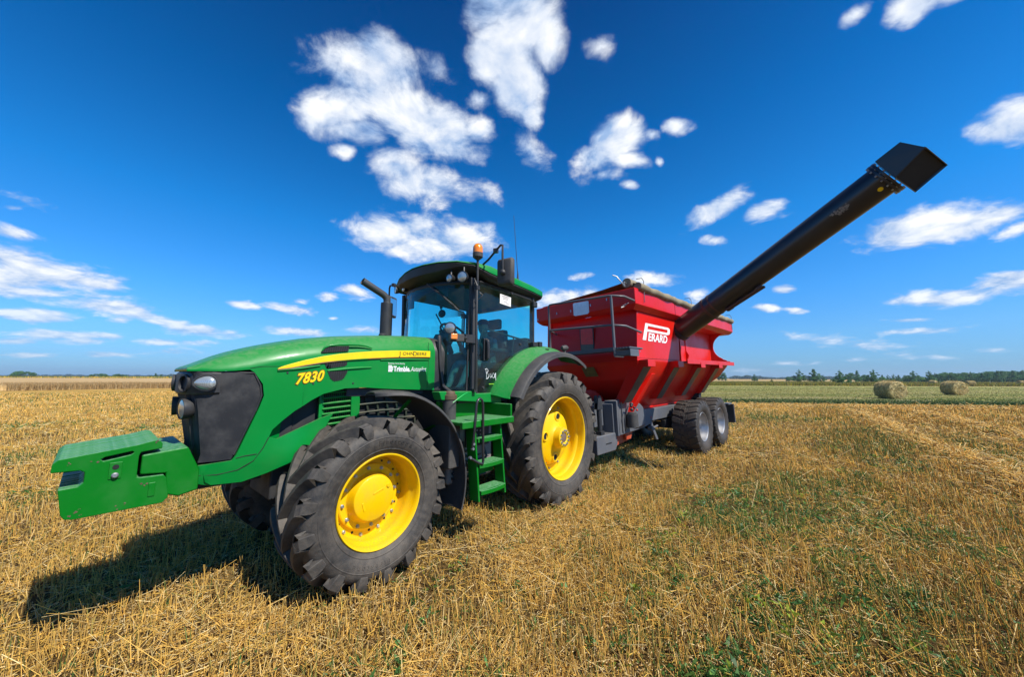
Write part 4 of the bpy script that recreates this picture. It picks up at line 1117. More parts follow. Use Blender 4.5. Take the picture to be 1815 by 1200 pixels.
mirror(-1, (1.52, -1.22, 3.04), [(1.45, -.86, 3.30), (1.50, -1.0, 3.36), (1.55, -1.12, 3.40), (1.57, -1.20, 3.40), (1.57, -1.22, 3.36), (1.57, -1.22, 3.2), (1.57, -1.22, 3.04)], R(-62))
# lamp and turn signal on a bracket beside the pillar
mb = MB(); mb.tube([(1.58, .84, 2.34), (1.78, .92, 2.34), (1.92, .95, 2.35)], .022, 8); mb.bb(1.62, 1.78, .87, .93, 2.29, 2.39); mb.tube([(1.93, .95, 2.34), (1.97, .95, 2.40)], .02); mb.build('lamp_arm', M['black'], TR, 30)
round_lamp('work_lamp', (2.05, .955, 2.435), (.85, .5, -.05), .068, .085, TR)
mb = MB(); mb.box((1.96, .965, 2.325), (.17, .075, .09), (0, 0, -.4)); ts = mb.build('turn_signal', M['fender'], TR, 30, bevel=.008)
mb = MB(); mb.box((2.015, .982, 2.335), (.075, .05, .065), (0, 0, -.4)); mb.build('signal_lens', M['amber'], ts, 30, bevel=.006)
# aerial
mb = MB(); mb.tube([(.62, .80, 3.32), (.62, .80, 3.36), (.62, .80, 3.45), (.63, .80, 3.5), (.72, .80, 4.34)], [.022, .018, .010, .0055, .0035], 6); mb.build('aerial', M['black'], TR)
# exhaust
ex = empty('exhaust', TR)
mb = MB(); mb.cyl((2.02, -.50, 2.34), (2.02, -.50, 2.93), .083, n=24); mb.build('exhaust_shield', M['black'], ex, 40, bevel=.01)
mb = MB(); mb.tube([(2.02, -.50, 2.9), (2.02, -.50, 2.97), (2.035, -.50, 3.01), (2.07, -.505, 3.04), (2.12, -.51, 3.065), (2.30, -.52, 3.145), (2.385, -.525, 3.185)], .05, 18, caps=False)
mb.build('exhaust_pipe', paint('sooty_pipe', (.05, .052, .056), .45, 0, .25, (.09, .08, .07)), ex, 60)
# steps, platform, handrail
mb = MB()
mb.bb(1.18, 2.05, .62, 1.19, 1.335, 1.375); mb.prism([(2.0, 1.372), (1.2, 1.372), (1.2, 1.52), (1.35, 1.535), (2.0, 1.58)], 'y', .66, .72); mb.prism([(1.215, 1.33), (1.18, 1.33), (1.18, 1.53), (1.215, 1.53)], 'y', .70, 1.17)
mb.bb(1.18, 2.05, 1.15, 1.20, 1.30, 1.378)
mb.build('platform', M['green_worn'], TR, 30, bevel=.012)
st = empty('steps', TR)
mb = MB()
for x in (1.80, 1.365): mb.nx(); mb.hull([(x - .012, .98, 1.34), (x + .012, .98, 1.34), (x + .012, 1.13, 1.34), (x - .012, 1.13, 1.34)], [(x - .012, 1.08, .495), (x + .012, 1.08, .495), (x + .012, 1.22, .495), (x - .012, 1.22, .495)])
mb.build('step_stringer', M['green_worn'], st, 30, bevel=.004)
for z, y in ((1.125, 1.10), (.845, 1.13), (.565, 1.16)):
    mb = MB(); mb.bb(1.378, 1.788, y - .11, y + .075, z, z + .014)
    rg = [[(x, y + .075 + dy + .025 * (1 - ((x - 1.584) / .21) ** 2), zz) for dy, zz in ((-.02, z), (0, z), (0, z + .045), (-.02, z + .045))] for x in (1.378, 1.44, 1.51, 1.584, 1.66, 1.73, 1.788)]
    mb.loft(rg, True)
    mb.bb(1.378, 1.788, y - .11, y + .06, z + .034, z + .045)
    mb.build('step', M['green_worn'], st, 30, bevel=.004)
mb = MB(); mb.bb(1.378, 1.788, 1.02, 1.03, .73, .80); mb.build('step_brace', M['green_worn'], st, 30)
mb = MB(); mb.tube([(1.90, 1.20, 1.08), (1.885, 1.21, 1.25), (1.86, 1.215, 1.56), (1.845, 1.215, 1.605), (1.81, 1.215, 1.625), (1.775, 1.215, 1.605), (1.76, 1.215, 1.55), (1.745, 1.215, .93), (1.755, 1.215, .895), (1.80, 1.20, .91), (1.90, 1.15, .98)], .0155, 10); mb.build('handrail', M['tube'], TR, 60)
mb = MB()
for p in ((1.90, 1.19, 1.08), (1.89, 1.19, 1.13), (1.90, 1.15, .98)): mb.nx(); mb.tube([p, (p[0], p[1] + .03, p[2])], .016, 6)
mb.build('rail_bolt', M['bolt'], TR)
# intake column, tanks and plates behind the steps
mb = MB(); mb.cyl((1.93, .83, 1.35), (1.93, .83, 1.62), .078, n=22); mb.build('intake_column', M['fender'], TR, 40)
mb = MB(); mb.cyl((1.93, .83, 1.60), (1.93, .83, 1.66), .086, n=22); mb.cyl((1.93, .83, 1.66), (1.93, .83, 1.70), .07, .06, n=22); mb.build('intake_cap', paint('brown_intake_cap', (.09, .055, .03), .6, 0, .3), TR, 40, bevel=.008)
mb = MB(); mb.tube([(1.98, .95, 1.575), (1.90, .95, 1.62), (1.80, .94, 1.665), (1.74, .93, 1.68)], .004, 5); mb.build('cable_tie', plain('bright_green_plastic', (.01, .5, .10), .4), TR)
mb = MB(); mb.bb(1.2, 1.95, .45, .85, .62, 1.28); mb.build('fuel_tank', paint('grey_tank', (.20, .19, .18), .55, 0, .3), TR, 30, bevel=.05, seg=3)
mb = MB(); mb.bb(1.30, 1.70, .86, .875, 1.02, 1.33)
mb.build('battery_cover', M['black'], TR, 30, bevel=.004)
mb = MB()
for i in range(3):
    for j in range(5): mb.nx(); mb.lathe([(.012, 0), (.012, .004), (0, .004)], 8, (1.40 + .06 * j, .876, 1.14 + .055 * i + .006 * j))
mb.build('cover_rivet', M['steel'], TR)
mb = MB()
for i in range(7): mb.nx(); mb.tube([(1.25, .87 - .012 * i, .68 + .06 * i), (1.5, .885 - .01 * i, .66 + .06 * i), (1.9, .87, .70 + .06 * i)], .016, 6)
mb.nx(); mb.tube([(1.45, .88, 1.1), (1.42, .95, .9), (1.5, .93, .75)], .015, 6); mb.nx(); mb.tube([(1.75, .88, 1.1), (1.78, .93, .9), (1.7, .92, .8)], .015, 6)
mb.build('hose', M['black'], TR)
mb = MB(); mb.bb(1.90, 2.06, .62, 1.0, .85, 1.33); mb.build('tool_box', M['fender'], TR, 30, bevel=.02)
# interior: seat, console, wheel
mb = MB(); mb.bb(.28, .80, -.27, .27, 1.98, 2.10); mb.bb(.20, .34, -.26, .26, 2.08, 2.66); mb.bb(.22, .32, -.14, .14, 2.68, 2.86); mb.bb(.35, .70, -.2, .2, 1.62, 2.0); mb.bb(.35, .75, .30, .38, 2.26, 2.33)
mb.build('driver_seat', M['seat'], TR, 30, bevel=.05, seg=3)
mb = MB(); mb.bb(.30, .95, -.72, -.32, 1.62, 2.25); mb.tube([(.9, -.38, 2.25), (1.0, -.36, 2.42), (1.02, -.36, 2.52)], .05, 8); mb.box((1.0, -.42, 2.55), (.05, .25, .20), (0, .3, 0))
mb.build('console', M['trim'], TR, 30, bevel=.04, seg=3)
mb = MB(); mb.bb(.12, .35, .35, .72, 1.9, 2.27); mb.bb(.14, .3, .45, .7, 2.25, 2.5); mb.build('passenger_seat', M['seat'], TR, 30, bevel=.05, seg=3)
mb = MB(); mb.tube([(1.50, 0, 1.62), (1.42, 0, 2.1), (1.27, 0, 2.45)], [.09, .07, .04], 10); mb.box((1.38, 0, 2.42), (.16, .30, .12), (0, -.5, 0)); mb.build('steering_column', M['trim'], TR, 30, bevel=.02)
sw_c = Vector((1.20, 0, 2.54)); ax = Vector((-.55, 0, .83)).normalized(); ux = Vector((0, 1, 0)); uy = ax.cross(ux)
mb = MB(); mb.tube([sw_c + (ux * math.cos(q) + uy * math.sin(q)) * .205 for q in (2 * PI * i / 32 for i in range(33))], .017, 8)
for q in (0.5, PI - .5, -PI / 2): mb.tube([sw_c, sw_c + (ux * math.cos(q) + uy * math.sin(q)) * .2], .012, 6)
mb.build('steering_wheel', M['black'], TR, 60)
mb = MB(); mb.tube([(.24, .79, 2.40), (.5, .785, 2.44), (1.30, .785, 2.52), (1.36, .785, 2.48), (1.40, .785, 2.32)], .014, 8); mb.tube([(.95, .785, 1.72), (.75, .785, 2.02), (.70, .785, 2.46)], .010, 6); mb.build('door_bar', M['trim'], TR, 60)
mb = MB()
mb.sphere((.98, -.55, 2.93), .085, 14, 8, (.5, 1, .8)); mb.tube([(1.0, -.60, 3.1), (.98, -.55, 2.95)], .01); mb.tube([(.95, -.75, 2.95), (.70, -.76, 2.62)], .012); mb.build('inner_mirror', M['black'], TR, 60)
mb = MB(); mb.box((1.66, .30, 3.0), (.02, .24, .16)); mb.nx(); mb.box((1.62, -.52, 2.98), (.02, .2, .16)); mb.build('sun_visor', M['trim'], TR, 30, bevel=.03)
mb = MB(); mb.bb(.12, .22, -.66, .66, 2.2, 2.5); mb.prism([(.75, 1.62), (.2, 1.62), (.15, 2.3), (.3, 2.3), (.55, 2.15)], 'y', -.74, -.60); mb.prism([(.75, 1.62), (.2, 1.62), (.15, 2.3), (.3, 2.3), (.55, 2.15)], 'y', .60, .74); mb.build('inner_trim', M['trim'], TR, 30, bevel=.02)

# ------------------------------------------------------------------ front weights
mb = MB()
mb.prism([(4.385, 1.30), (4.14, 1.325), (4.06, 1.14), (4.06, .99), (4.17, .965), (4.25, 1.0), (4.25, 1.15), (4.385, 1.165)], 'y', -.40, .395)
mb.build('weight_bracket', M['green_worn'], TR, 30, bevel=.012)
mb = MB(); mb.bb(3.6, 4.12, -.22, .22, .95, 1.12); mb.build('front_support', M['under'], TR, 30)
outline = [(4.778, 1.310), (4.755, 1.334), (4.56, 1.360), (4.42, 1.378), (4.33, 1.400), (4.30, 1.396), (4.285, 1.372), (4.285, 1.338), (4.392, 1.325), (4.40, 1.30), (4.40, 1.155), (4.385, 1.148), (4.262, 1.145), (4.248, 1.12), (4.225, .98), (4.255, .945), (4.665, .945), (4.700, .955), (4.718, .985), (4.742, 1.145),
           (4.66, 1.15), (4.64, 1.17), (4.64, 1.235), (4.66, 1.25), (4.78, 1.255)]
slot = [(4.565, 1.292), (4.44, 1.315), (4.425, 1.328), (4.435, 1.340), (4.56, 1.319), (4.578, 1.306)]
wsrc = None
for k in range(10):
    yc = .372 - .078 * k
    if wsrc is None:
        mb = MB()
        yf = .0345
        mb.panel(outline, lambda x, z: yf, .069, .12, holes=[slot])
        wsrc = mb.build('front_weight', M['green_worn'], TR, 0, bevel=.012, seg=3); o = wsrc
    else:
        o = wsrc.copy(); COL.objects.link(o); o.parent = TR
    o.location = (0, yc + random.uniform(-.002, .002), random.uniform(-.002, .002))
mb = MB(); mb.prism([(4.535, 1.165), (4.475, 1.165), (4.475, 1.275), (4.535, 1.275)], 'y', .40, .412); mb.nx()
mb.prism([(4.335, 1.005), (4.30, 1.005), (4.30, 1.10), (4.335, 1.10)], 'y', .40, .4115)
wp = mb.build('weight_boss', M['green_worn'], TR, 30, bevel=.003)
mb = MB(); mb.lathe([(.018, 0), (.018, .012), (.012, .018), (0, .018)], 12, (4.505, .412, 1.19)); mb.build('weight_rod_end', M['steel'], wp, 40)
mb = MB(); mb.lathe([(.016, 0), (.016, .003), (0, .003)], 14, (4.505, .412, 1.245)); mb.build('weight_hole', M['hole'], wp, 40)
rc = random.Random(8); mb = MB()
for (x, z, n_, sp_) in ((4.655, .985, 9, .03), (4.60, 1.29, 3, .02), (4.36, 1.10, 4, .02), (4.45, .96, 4, .05), (4.30, 1.395, 4, .02), (4.70, 1.30, 3, .02)):
    for k in range(n_):
        cx, cz, r_ = x + rc.uniform(-sp_, sp_), z + rc.uniform(-sp_, sp_) * .7, rc.uniform(.002, .007)
        mb.nx(); mb.add([(cx + r_ * rc.uniform(.5, 1.4) * math.cos(q), .4078, cz + r_ * rc.uniform(.5, 1.4) * math.sin(q)) for q in (0, 1.0, 2.1, 3.2, 4.2, 5.2)], [(0, 1, 2, 3, 4, 5)])
mb.build('paint_chip', plain('chipped_paint', (.13, .085, .05), .7, var=.4, scale=60), TR, 0)
# rear linkage towards the trailer
mb = MB(); mb.bb(-.9, -.3, -.35, .35, .7, 1.3); mb.bb(-1.25, -.3, -.08, .08, .48, .56)
for s in (1, -1): mb.tube([(-.3, .4 * s, .7), (-1.0, .45 * s, .6)], .04); mb.tube([(-.5, .3 * s, 1.5), (-.9, .42 * s, .65)], .03)
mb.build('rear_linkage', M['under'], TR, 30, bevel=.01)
# ------------------------------------------------------------------ driver
def skin_person():
    bm = bmesh.new(); rad = {}
    def chain(pts, start=None):
        prev = start
        for p, r in pts:
            v = bm.verts.new(p); rad[v] = r
            if prev is not None: bm.edges.new((prev, v))
            prev = v
        return prev
    pel = bm.verts.new((.40, 0, 2.03)); rad[pel] = (.15, .13)
    ab = chain([((.40, 0, 2.17), (.145, .115)), ((.44, 0, 2.32), (.16, .12)), ((.48, 0, 2.44), (.13, .10))], pel)
    nk = chain([((.51, 0, 2.53), (.058, .058)), ((.525, 0, 2.59), (.058, .06)), ((.55, 0, 2.655), (.082, .088)), ((.555, 0, 2.72), (.088, .098)), ((.55, 0, 2.775), (.07, .075))], ab)
    for s in (1, -1):
        kn = chain([((.50, .10 * s, 2.02), (.095, .095)), ((.72, .13 * s, 2.05), (.085, .085)), ((.95, .15 * s, 2.09), (.068, .068)), ((1.0, .15 * s, 2.03), (.062, .062)), ((1.08, .14 * s, 1.86), (.058, .058)), ((1.16, .13 * s, 1.72), (.042, .042)), ((1.22, .13 * s, 1.685), (.040, .04)), ((1.33, .13 * s, 1.665), (.032, .03))], pel)
        wr = chain([((.47, .17 * s, 2.45), (.070, .07)), ((.50, .225 * s, 2.36), (.056, .056)), ((.60, .26 * s, 2.21), (.046, .046)), ((.72, .25 * s, 2.25), (.044, .044)), ((.94, .20 * s, 2.48), (.030, .028)), ((1.00, .185 * s, 2.535), (.036, .024))], ab)
        for k, (dx, dz, L) in enumerate(((.030, .050, .9), (.042, .032, 1.0), (.046, .012, .97), (.044, -.008, .8))):
            chain([((1.02 + dx * .5, (.185 - .01 * k) * s, 2.55 + dz * .55), (.0095, .0095)), ((1.035 + dx * L, (.178 - .006 * k) * s, 2.56 + dz * L), (.0085, .0085)), ((1.03 + dx * L, (.160 - .006 * k) * s, 2.545 + dz * L), (.0075, .0075))], wr)
        chain([((1.01, (.165) * s, 2.565), (.010, .010)), ((1.03, (.145) * s, 2.58), (.008, .008))], wr)
    me = bpy.data.meshes.new('person_skeleton')
    bm.verts.ensure_lookup_table(); order = list(bm.verts); rr = [rad[v] for v in order]
    bm.to_mesh(me); bm.free()
    ob = bpy.data.objects.new('person_tmp', me); COL.objects.link(ob)
    md = ob.modifiers.new('skin', 'SKIN'); md.use_smooth_shade = True
    sv = me.skin_vertices[0].data
    for i, r in enumerate(rr): sv[i].radius = r
    sv[0].use_root = True
    sb = ob.modifiers.new('sub', 'SUBSURF'); sb.levels = 2; sb.render_levels = 2
    bpy.context.view_layer.update()
    ev = ob.evaluated_get(bpy.context.evaluated_depsgraph_get())
    m2 = bpy.data.meshes.new_from_object(ev)
    bpy.data.objects.remove(ob)
    # face: nose, brow, chin and ears pulled from the head surface
    for v in m2.vertices:
        c = v.co
        if c.z > 2.60 and c.x > .60:
            c.x += .022 * math.exp(-(c.y / .014) ** 2 - ((c.z - 2.685) / .022) ** 2)
            c.x -= .010 * (math.exp(-((abs(c.y) - .034) / .014) ** 2 - ((c.z - 2.715) / .012) ** 2))
            c.x += .006 * math.exp(-(c.y / .03) ** 2 - ((c.z - 2.645) / .008) ** 2)
            c.x += .010 * math.exp(-(c.y / .03) ** 2 - ((c.z - 2.615) / .014) ** 2)
        if 2.66 < c.z < 2.72 and abs(c.x - .545) < .02 and abs(c.y) > .06: c.y *= 1.13
    for m in (M['skin'], M['shirt'], M['trousers'], M['shoe'], M['hair']): m2.materials.append(m)
    for p in m2.polygons:
        c = p.center; k = 0
        if c.z < 1.71 and c.x > 1.0: k = 3
        elif c.z < 2.13 and (c.x > .30) and not (abs(c.y) > .19 and c.z > 2.1 and c.x < .9): k = 2
        elif c.z < 2.52 and c.x < .90: k = 1
        elif c.z > 2.62 and c.x < .545 and c.z < 2.76: k = 4
        p.material_index = k; p.use_smooth = True
    return m2
pm = skin_person()
PS = bpy.data.objects.new('person', pm); COL.objects.link(PS)
PS.location = TR.location; PS.rotation_euler = TR.rotation_euler
tag(PS, 'driver in grey shirt and maroon cap seated at the steering wheel inside the cab', 'person')
mb = MB(); rg = []
for z, r in ((2.735, .102), (2.765, .100), (2.80, .088), (2.825, .055), (2.832, .005)):
    rg.append([(.545 + r * 1.05 * math.cos(q), r * .92 * math.sin(q), z) for q in (2 * PI * i / 24 for i in range(24))])
mb.loft(rg, True, (False, True))
mb.loft([[(.60 + d * .09, (math.sin(a)) * .075 * (1 - .25 * d), 2.742 - .02 * d) for a in (-1.3, -.8, -.3, .3, .8, 1.3)] if False else [(.545 + (.105 + .075 * d * math.cos(a)) * math.cos(a * .9), (.10) * math.sin(a * .9), 2.742 - .018 * d * math.cos(a)) for a in (-1.2, -.8, -.4, 0, .4, .8, 1.2)] for d in (0, .5, 1.0)], False)
mb.build('cap', M['cap'], PS, 50)
# ------------------------------------------------------------------ grain trailer (x forward from the front axle, y left, z up)
TL = empty('grain_trailer', loc=(3.8598, 9.7573, 0), rot=(0.0356, 0.0145, math.atan2(-math.cos(0.7882), -math.sin(0.7882))))
tag(TL, 'red tandem axle grain trailer with a long raised black auger, hitched behind the tractor', 'trailer')
XF, XR = 2.86, -3.55
# upper box: panels at y=1.12, recess for the folded auger on the left behind x=0.86
hop = empty('hopper', TL)
mb = MB()
mb.prism([(2.95, 2.22), (2.81, 3.24), (.56, 3.24), (.70, 2.22)], 'y', 1.07, 1.12)                       # left front panel
mb.prism([(XF, 2.22), (XF, 3.24), (-3.6, 3.24), (-3.6, 2.22)], 'y', -1.12, -1.07)                    # right side
mb.hull([(2.75, -1.22, 3.27), (2.806, -1.22, 3.27), (2.806, 1.118, 3.27), (2.75, 1.118, 3.27)], [(2.89, -1.17, 2.221), (2.948, -1.17, 2.221), (2.948, 1.118, 2.221), (2.89, 1.118, 2.221)])               # front wall
mb.prism([(1.12, 2.24), (1.12, 3.24), (.70, 3.24), (.70, 2.24)], 'x', .50, .56)                       # wall closing the recess
mb.prism([(.56, 2.24), (.56, 3.30), (-3.3, 3.30), (-3.3, 2.24)], 'y', .66, .72)                        # recessed side wall
mb.prism([(.72, 2.24), (.72, 3.30), (-1.1, 3.30), (-1.1, 2.24)], 'x', -3.36, -3.30)
mb.build('upper_box', M['red'], hop, 25, bevel=.006)
# rim band: vertical face with an undercut, all round, left side overhanging the recess
def rim(x0, x1, y0, y1):
    prof = [(0.10, 3.235), (.045, 3.275), (0.0, 3.335), (0.0, 3.655), (.035, 3.665), (.05, 3.62)]
    return [[(x1 - o, y1 - o, z), (x0 + o, y1 - o, z), (x0 + o, y0 + o, z), (x1 - o, y0 + o, z)] for o, z in prof]
mb = MB(); mb.loft(rim(-4.12, 3.08, -1.34, 1.235), True, (False, False)); mb.build('rim_band', M['red'], hop, 25, bevel=.008)
mb = MB(); mb.prism([(.55, 3.236), (.55, 3.246), (-4.0, 3.246), (-4.0, 3.236)], 'y', .70, 1.14); mb.build('recess_ceiling', M['red'], hop, 25)
mb = MB(); mb.prism([(1.36, .0), (1.365, .0), (1.365, .3), (1.36, .3)], 'x', 0, .001) if False else None
for x in (1.02,):
    mb.tube([(x, 1.2365, 3.33), (x, 1.2365, 3.65)], .004, 5)
mb.build('rim_joint', M['hole'], hop)
mb = MB()
mb.tube([(2.94, 1.1215, 2.262), (.72, 1.1215, 2.262)], .004, 5)
mb.build('panel_seam', M['hole'], hop)
mb = MB()
for k in range(12): mb.nx(); mb.lathe([(.010, 0), (.009, .004), (0, .005)], 8, (2.80 - .19 * k, 1.12, 2.285))
mb.build('rivet', M['red'], hop)
# C-shaped rear cradle plate joining the rim and the ledge
mb = MB()
cp = [(1.19, 3.235), (1.05, 3.20)] + [(1.22 + .42 * math.cos(a), 2.80 + .42 * math.sin(a)) for a in (R(t) for t in range(112, 250, 12))] + [(1.06, 2.39), (1.14, 2.36), (1.17, 2.325), (1.24, 2.32), (1.25, 2.26), (.70, 2.26), (.70, 3.235)]
mb.prism(cp, 'x', -3.34, -3.30); mb.nx()
mb.prism([(1.12, 3.235), (.98, 3.19), (.80, 3.10), (.74, 2.9), (.74, 2.6), (.80, 2.48), (.74, 2.27), (.70, 2.27), (.70, 3.235)], 'x', -1.0, -.96)
mb.build('cradle_plate', M['red'], hop, 30, bevel=.004)
# ledge under the recess and the skirt face
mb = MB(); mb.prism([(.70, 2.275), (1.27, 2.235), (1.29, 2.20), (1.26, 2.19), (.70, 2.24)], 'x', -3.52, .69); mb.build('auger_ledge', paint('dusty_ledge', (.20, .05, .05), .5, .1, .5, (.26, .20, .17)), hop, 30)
mb = MB(); mb.prism([(1.285, 2.175), (1.305, 2.175), (1.305, 2.285), (1.285, 2.285)], 'x', -3.53, .70)
mb.build('skirt_face', M['red'], hop, 30, bevel=.004)
# lower hopper, tapering
mb = MB()
def lower(z, xf, xr, yl, yr): return [(xf, yl, z), (xr, yl, z), (xr, yr, z), (xf, yr, z)]
mb.loft([lower(2.222, 2.94, -3.5, 1.125, -1.2), lower(2.16, 2.93, -3.47, 1.11, -1.18), lower(1.92, 2.86, -3.2, .99, -1.02), lower(1.80, 2.78, -3.05, .90, -.95), lower(1.40, 2.20, -2.05, .60, -.62), lower(1.20, 2.0, -1.8, .45, -.45)], True)
mb.build('lower_hopper', M['red'], hop, 25, bevel=.01)
# ribs: tapering gussets with a shiny grey face strip and a red head block
for i, x in enumerate((2.74, 1.17, -.40, -1.98)):
    w_ = .17
    top_y = 1.315
    mb = MB()
    mb.hull([(x - w_, 1.0, 2.20), (x + w_, 1.0, 2.20), (x + w_, top_y - .02, 2.20), (x - w_, top_y - .02, 2.20)], [(x - w_ * .9, .52, 1.37), (x + w_ * .9, .52, 1.37), (x + w_ * .9, .74, 1.37), (x - w_ * .9, .74, 1.37)])
    mb.bb(x - w_, x + w_, 1.08, top_y, 2.085, 2.225)
    rb = mb.build('rib', M['red'], hop, 25, bevel=.006)
    mb = MB()
    def fy(z): return .74 + (top_y - .02 - .74) * (z - 1.37) / .83
    d = .004
    mb.hull([(x - w_ * .98, fy(2.08) + d + .002, 2.08), (x + w_ * .98, fy(2.08) + d + .002, 2.08), (x + w_ * .98, fy(2.08) - .006, 2.08), (x - w_ * .98, fy(2.08) - .006, 2.08)][::-1], [(x - w_ * .9, fy(1.375) + d, 1.375), (x + w_ * .9, fy(1.375) + d, 1.375), (x + w_ * .9, fy(1.375) - .006, 1.375), (x - w_ * .9, fy(1.375) - .006, 1.375)][::-1])
    mb.build('rib_facing', M['ribface'] if 'ribface' in M else M['grey'], rb, 25)
mb = MB(); mb.hull([(1.95, .78, 1.98), (2.12, .78, 1.98), (2.12, 1.04, 1.95), (1.95, 1.04, 1.95)], [(2.42, .50, 1.10), (2.60, .50, 1.10), (2.60, .66, 1.10), (2.42, .66, 1.10)])
mb.build('diagonal_brace', M['red'], hop, 25, bevel=.008); mb = MB(); mb.bb(-2.0, 2.5, .38, .44, 1.14, 1.42)
mb.build('hopper_skirt', M['red'], hop, 25, bevel=.008)
# bottom conveyor housing and round cover at the front
mb = MB(); mb.lathe([(.36, 0), (.36, .05), (.30, .06), (.12, .06), (.10, .03), (0, .03)], 36, (2.55, -.25, 1.28), 'x'); mb.bb(2.0, 2.6, -.55, .30, .95, 1.4); mb.build('auger_housing', M['red'], hop, 30, bevel=.01)
# windows in the front wall
mb = MB(); mb.prism([(-.23, 3.325), (-.19, 3.30), (.14, 3.295), (.175, 3.33), (.175, 3.57), (.15, 3.585), (-.21, 3.60), (-.235, 3.58)], 'x', 3.081, 3.088)
mb.build('front_window', plain('frosted_window', (.80, .84, .90), .3, var=.08), hop, 30, bevel=.002)
mb = MB(); mb.prism([(-.20, 2.42), (.14, 2.40), (.14, 3.0), (.12, 3.02), (-.20, 3.04), (-.22, 3.02), (-.22, 2.44)], 'x', XF + .03, XF + .045); fw_ = mb.build('sight_window', M['black'], hop, 30, bevel=.004)
mb = MB(); mb.prism([(-.195, 2.66), (.115, 2.64), (.115, 2.995), (-.195, 3.015)], 'x', XF + .045, XF + .05); mb.build('window_pane', plain('sunlit_red_pane', (.75, .03, .03), .3, var=.1), fw_, 0)  # red-lit interior put into the colour of the upper pane
mb = MB(); mb.prism([(-.195, 2.45), (.115, 2.43), (.115, 2.635), (-.195, 2.655)], 'x', XF + .045, XF + .05); mb.build('window_pane', plain('grey_pane', (.10, .095, .075), .35, var=.2, scale=40), fw_, 0)  # plain grey lower half of the window
mb = MB(); mb.add([(2.945, -.20, 2.14), (2.945, .12, 2.14), (2.905, .20, 1.93), (2.905, -.12, 1.93)], [(3, 2, 1, 0)]); mb.build('lower_window', plain('amber_window', (.12, .09, .02), .35), hop, 0)
mb = MB()
for y, z in ((-1.29, 3.36), (-.70, 3.42), (-.30, 3.41), (.22, 3.45), (.62, 3.50)):
    mb.nx(); mb.bb(3.081, 3.092, y - .012, y + .006, z, z + .05)
for z in (3.18, 2.75, 2.40): mb.nx(); mb.lathe([(.012, 0), (.012, .004), (0, .004)], 8, (2.80, 1.121, z), 'y')
mb.build('clip', M['bolt'], hop)
# maker's sign on the left panel: big P whose bowl runs over the word
PX0, PX1 = 2.42, 1.05
mb = MB()
def PN(u, v): return (2.65 - .14 * v - 1.40 * u, 1.125, 2.645 + .37 * v)
def plate(poly): 
    mb.add([PN(u, v) for u, v in poly], [tuple(range(len(poly)))])
# stem and bowl as a ring of quads
o_ = [(0.0, 0.0), (0.04, 1.0), (.88, 1.0), (.93, .985), (.97, .94), (.985, .86), (.985, .66), (.97, .58), (.93, .54), (.88, .52), (.125, .52), (.115, 0.0)]
i_ = [(.125, .66), (.135, .86), (.86, .86), (.88, .85), (.885, .83), (.885, .70), (.88, .67), (.86, .66)]
pts2 = [Vector(p) for p in o_]
mbp = MB(); mbp.panel([(u, v) for u, v in o_], lambda u, v: 0, 0, .5, holes=[i_])
mb.add([PN(p[0], p[2]) for p in mbp.v], mbp.f)
text_mesh(mb, 'ERARD', lambda u, v: (2.65 - .175 * 1.40 - u * 1.36 - .38 * v, 1.125, 2.645 + v), .240, offset=.007, spacing=1.0)
mb.build('maker_sign', M['decal_white'], hop, 0, fix=False)
# rolled tarpaulin with crank and hooks
tp = empty('tarpaulin', TL)
mb = MB()
def roll(y, z, r, x0, x1, n):
    P = []; rs = []
    for i in range(n + 1):
        x = x0 + (x1 - x0) * i / n
        P.append((x, y + .012 * math.sin(i * 1.7), z + .012 * math.sin(i * 2.3 + 1) - .02 * math.sin(PI * i / n))); rs.append(r * (1 + .10 * math.sin(i * 2.9)))
    mb.tube(P, rs, 14)
roll(1.03, 3.80, .10, 2.98, -4.05, 26); mb.nx(); roll(1.22, 3.70, .085, 2.9, -4.1, 24)
mb.build('tarp_roll', M['tarp'], tp, 60)
mb = MB(); mb.add([(x, y, z) for x in (2.9, -4.1) for y, z in ((1.26, 3.65), (1.20, 3.77), (1.0, 3.86), (.4, 3.80), (-1.3, 3.72))], [(0, 1, 6, 5), (1, 2, 7, 6), (2, 3, 8, 7), (3, 4, 9, 8)]); mb.build('tarp_sheet', M['tarp'], tp, 60)
mb = MB()
mb.tube([(2.98, 1.03, 3.80), (3.10, 1.03, 3.80), (3.12, 1.06, 3.70), (3.16, .98, 3.84), (3.19, .93, 3.93), (3.26, .88, 3.95)], .011, 8)
mb.build('crank', M['steel'], tp, 60)
mb = MB()
for x in (2.70, -.1, -1.6, -4.0): mb.nx(); mb.tube([(x, 1.255, 3.40), (x, 1.265, 3.85), (x - .02, 1.22, 3.92), (x - .03, 1.10, 3.93)], .008, 6)
mb.build('tarp_hook', M['grey'], tp, 60)
# auger: tube, collar, spout, ram bracket
au = empty('unloading_auger', TL)
b0 = Vector((0.60, 1.20, 3.035)); b1 = Vector((1.5, 4.86, 4.95)); d = (b1 - b0).normalized(); RA = .262
mb = MB()
L = (b1 - b0).length
mb.tube([b0, b0 + d * .02, b0 + d * (L * .18), b0 + d * (L * .185), b0 + d * (L * .97), b1], [RA, RA, RA, RA * .985, RA * .985, RA * .985], 48)
tube_o = mb.build('auger_tube', M['tube'], au, 40)
e1 = Vector((d.y, -d.x, 0)).normalized(); e2 = e1.cross(d).normalized()
def ring(c, r, t0, t1, m, nm, rr=None):
    mb = MB(); mb.tube([c + d * t0, c + d * t0 + d * .001, c + d * t1, c + d * t1 + d * .001], [r * .9, r, r, r * .9], 40); return mb.build(nm, m, au, 40, bevel=.003)
ring(b0, RA * 1.06, -.10, .0, M['black'], 'auger_joint')
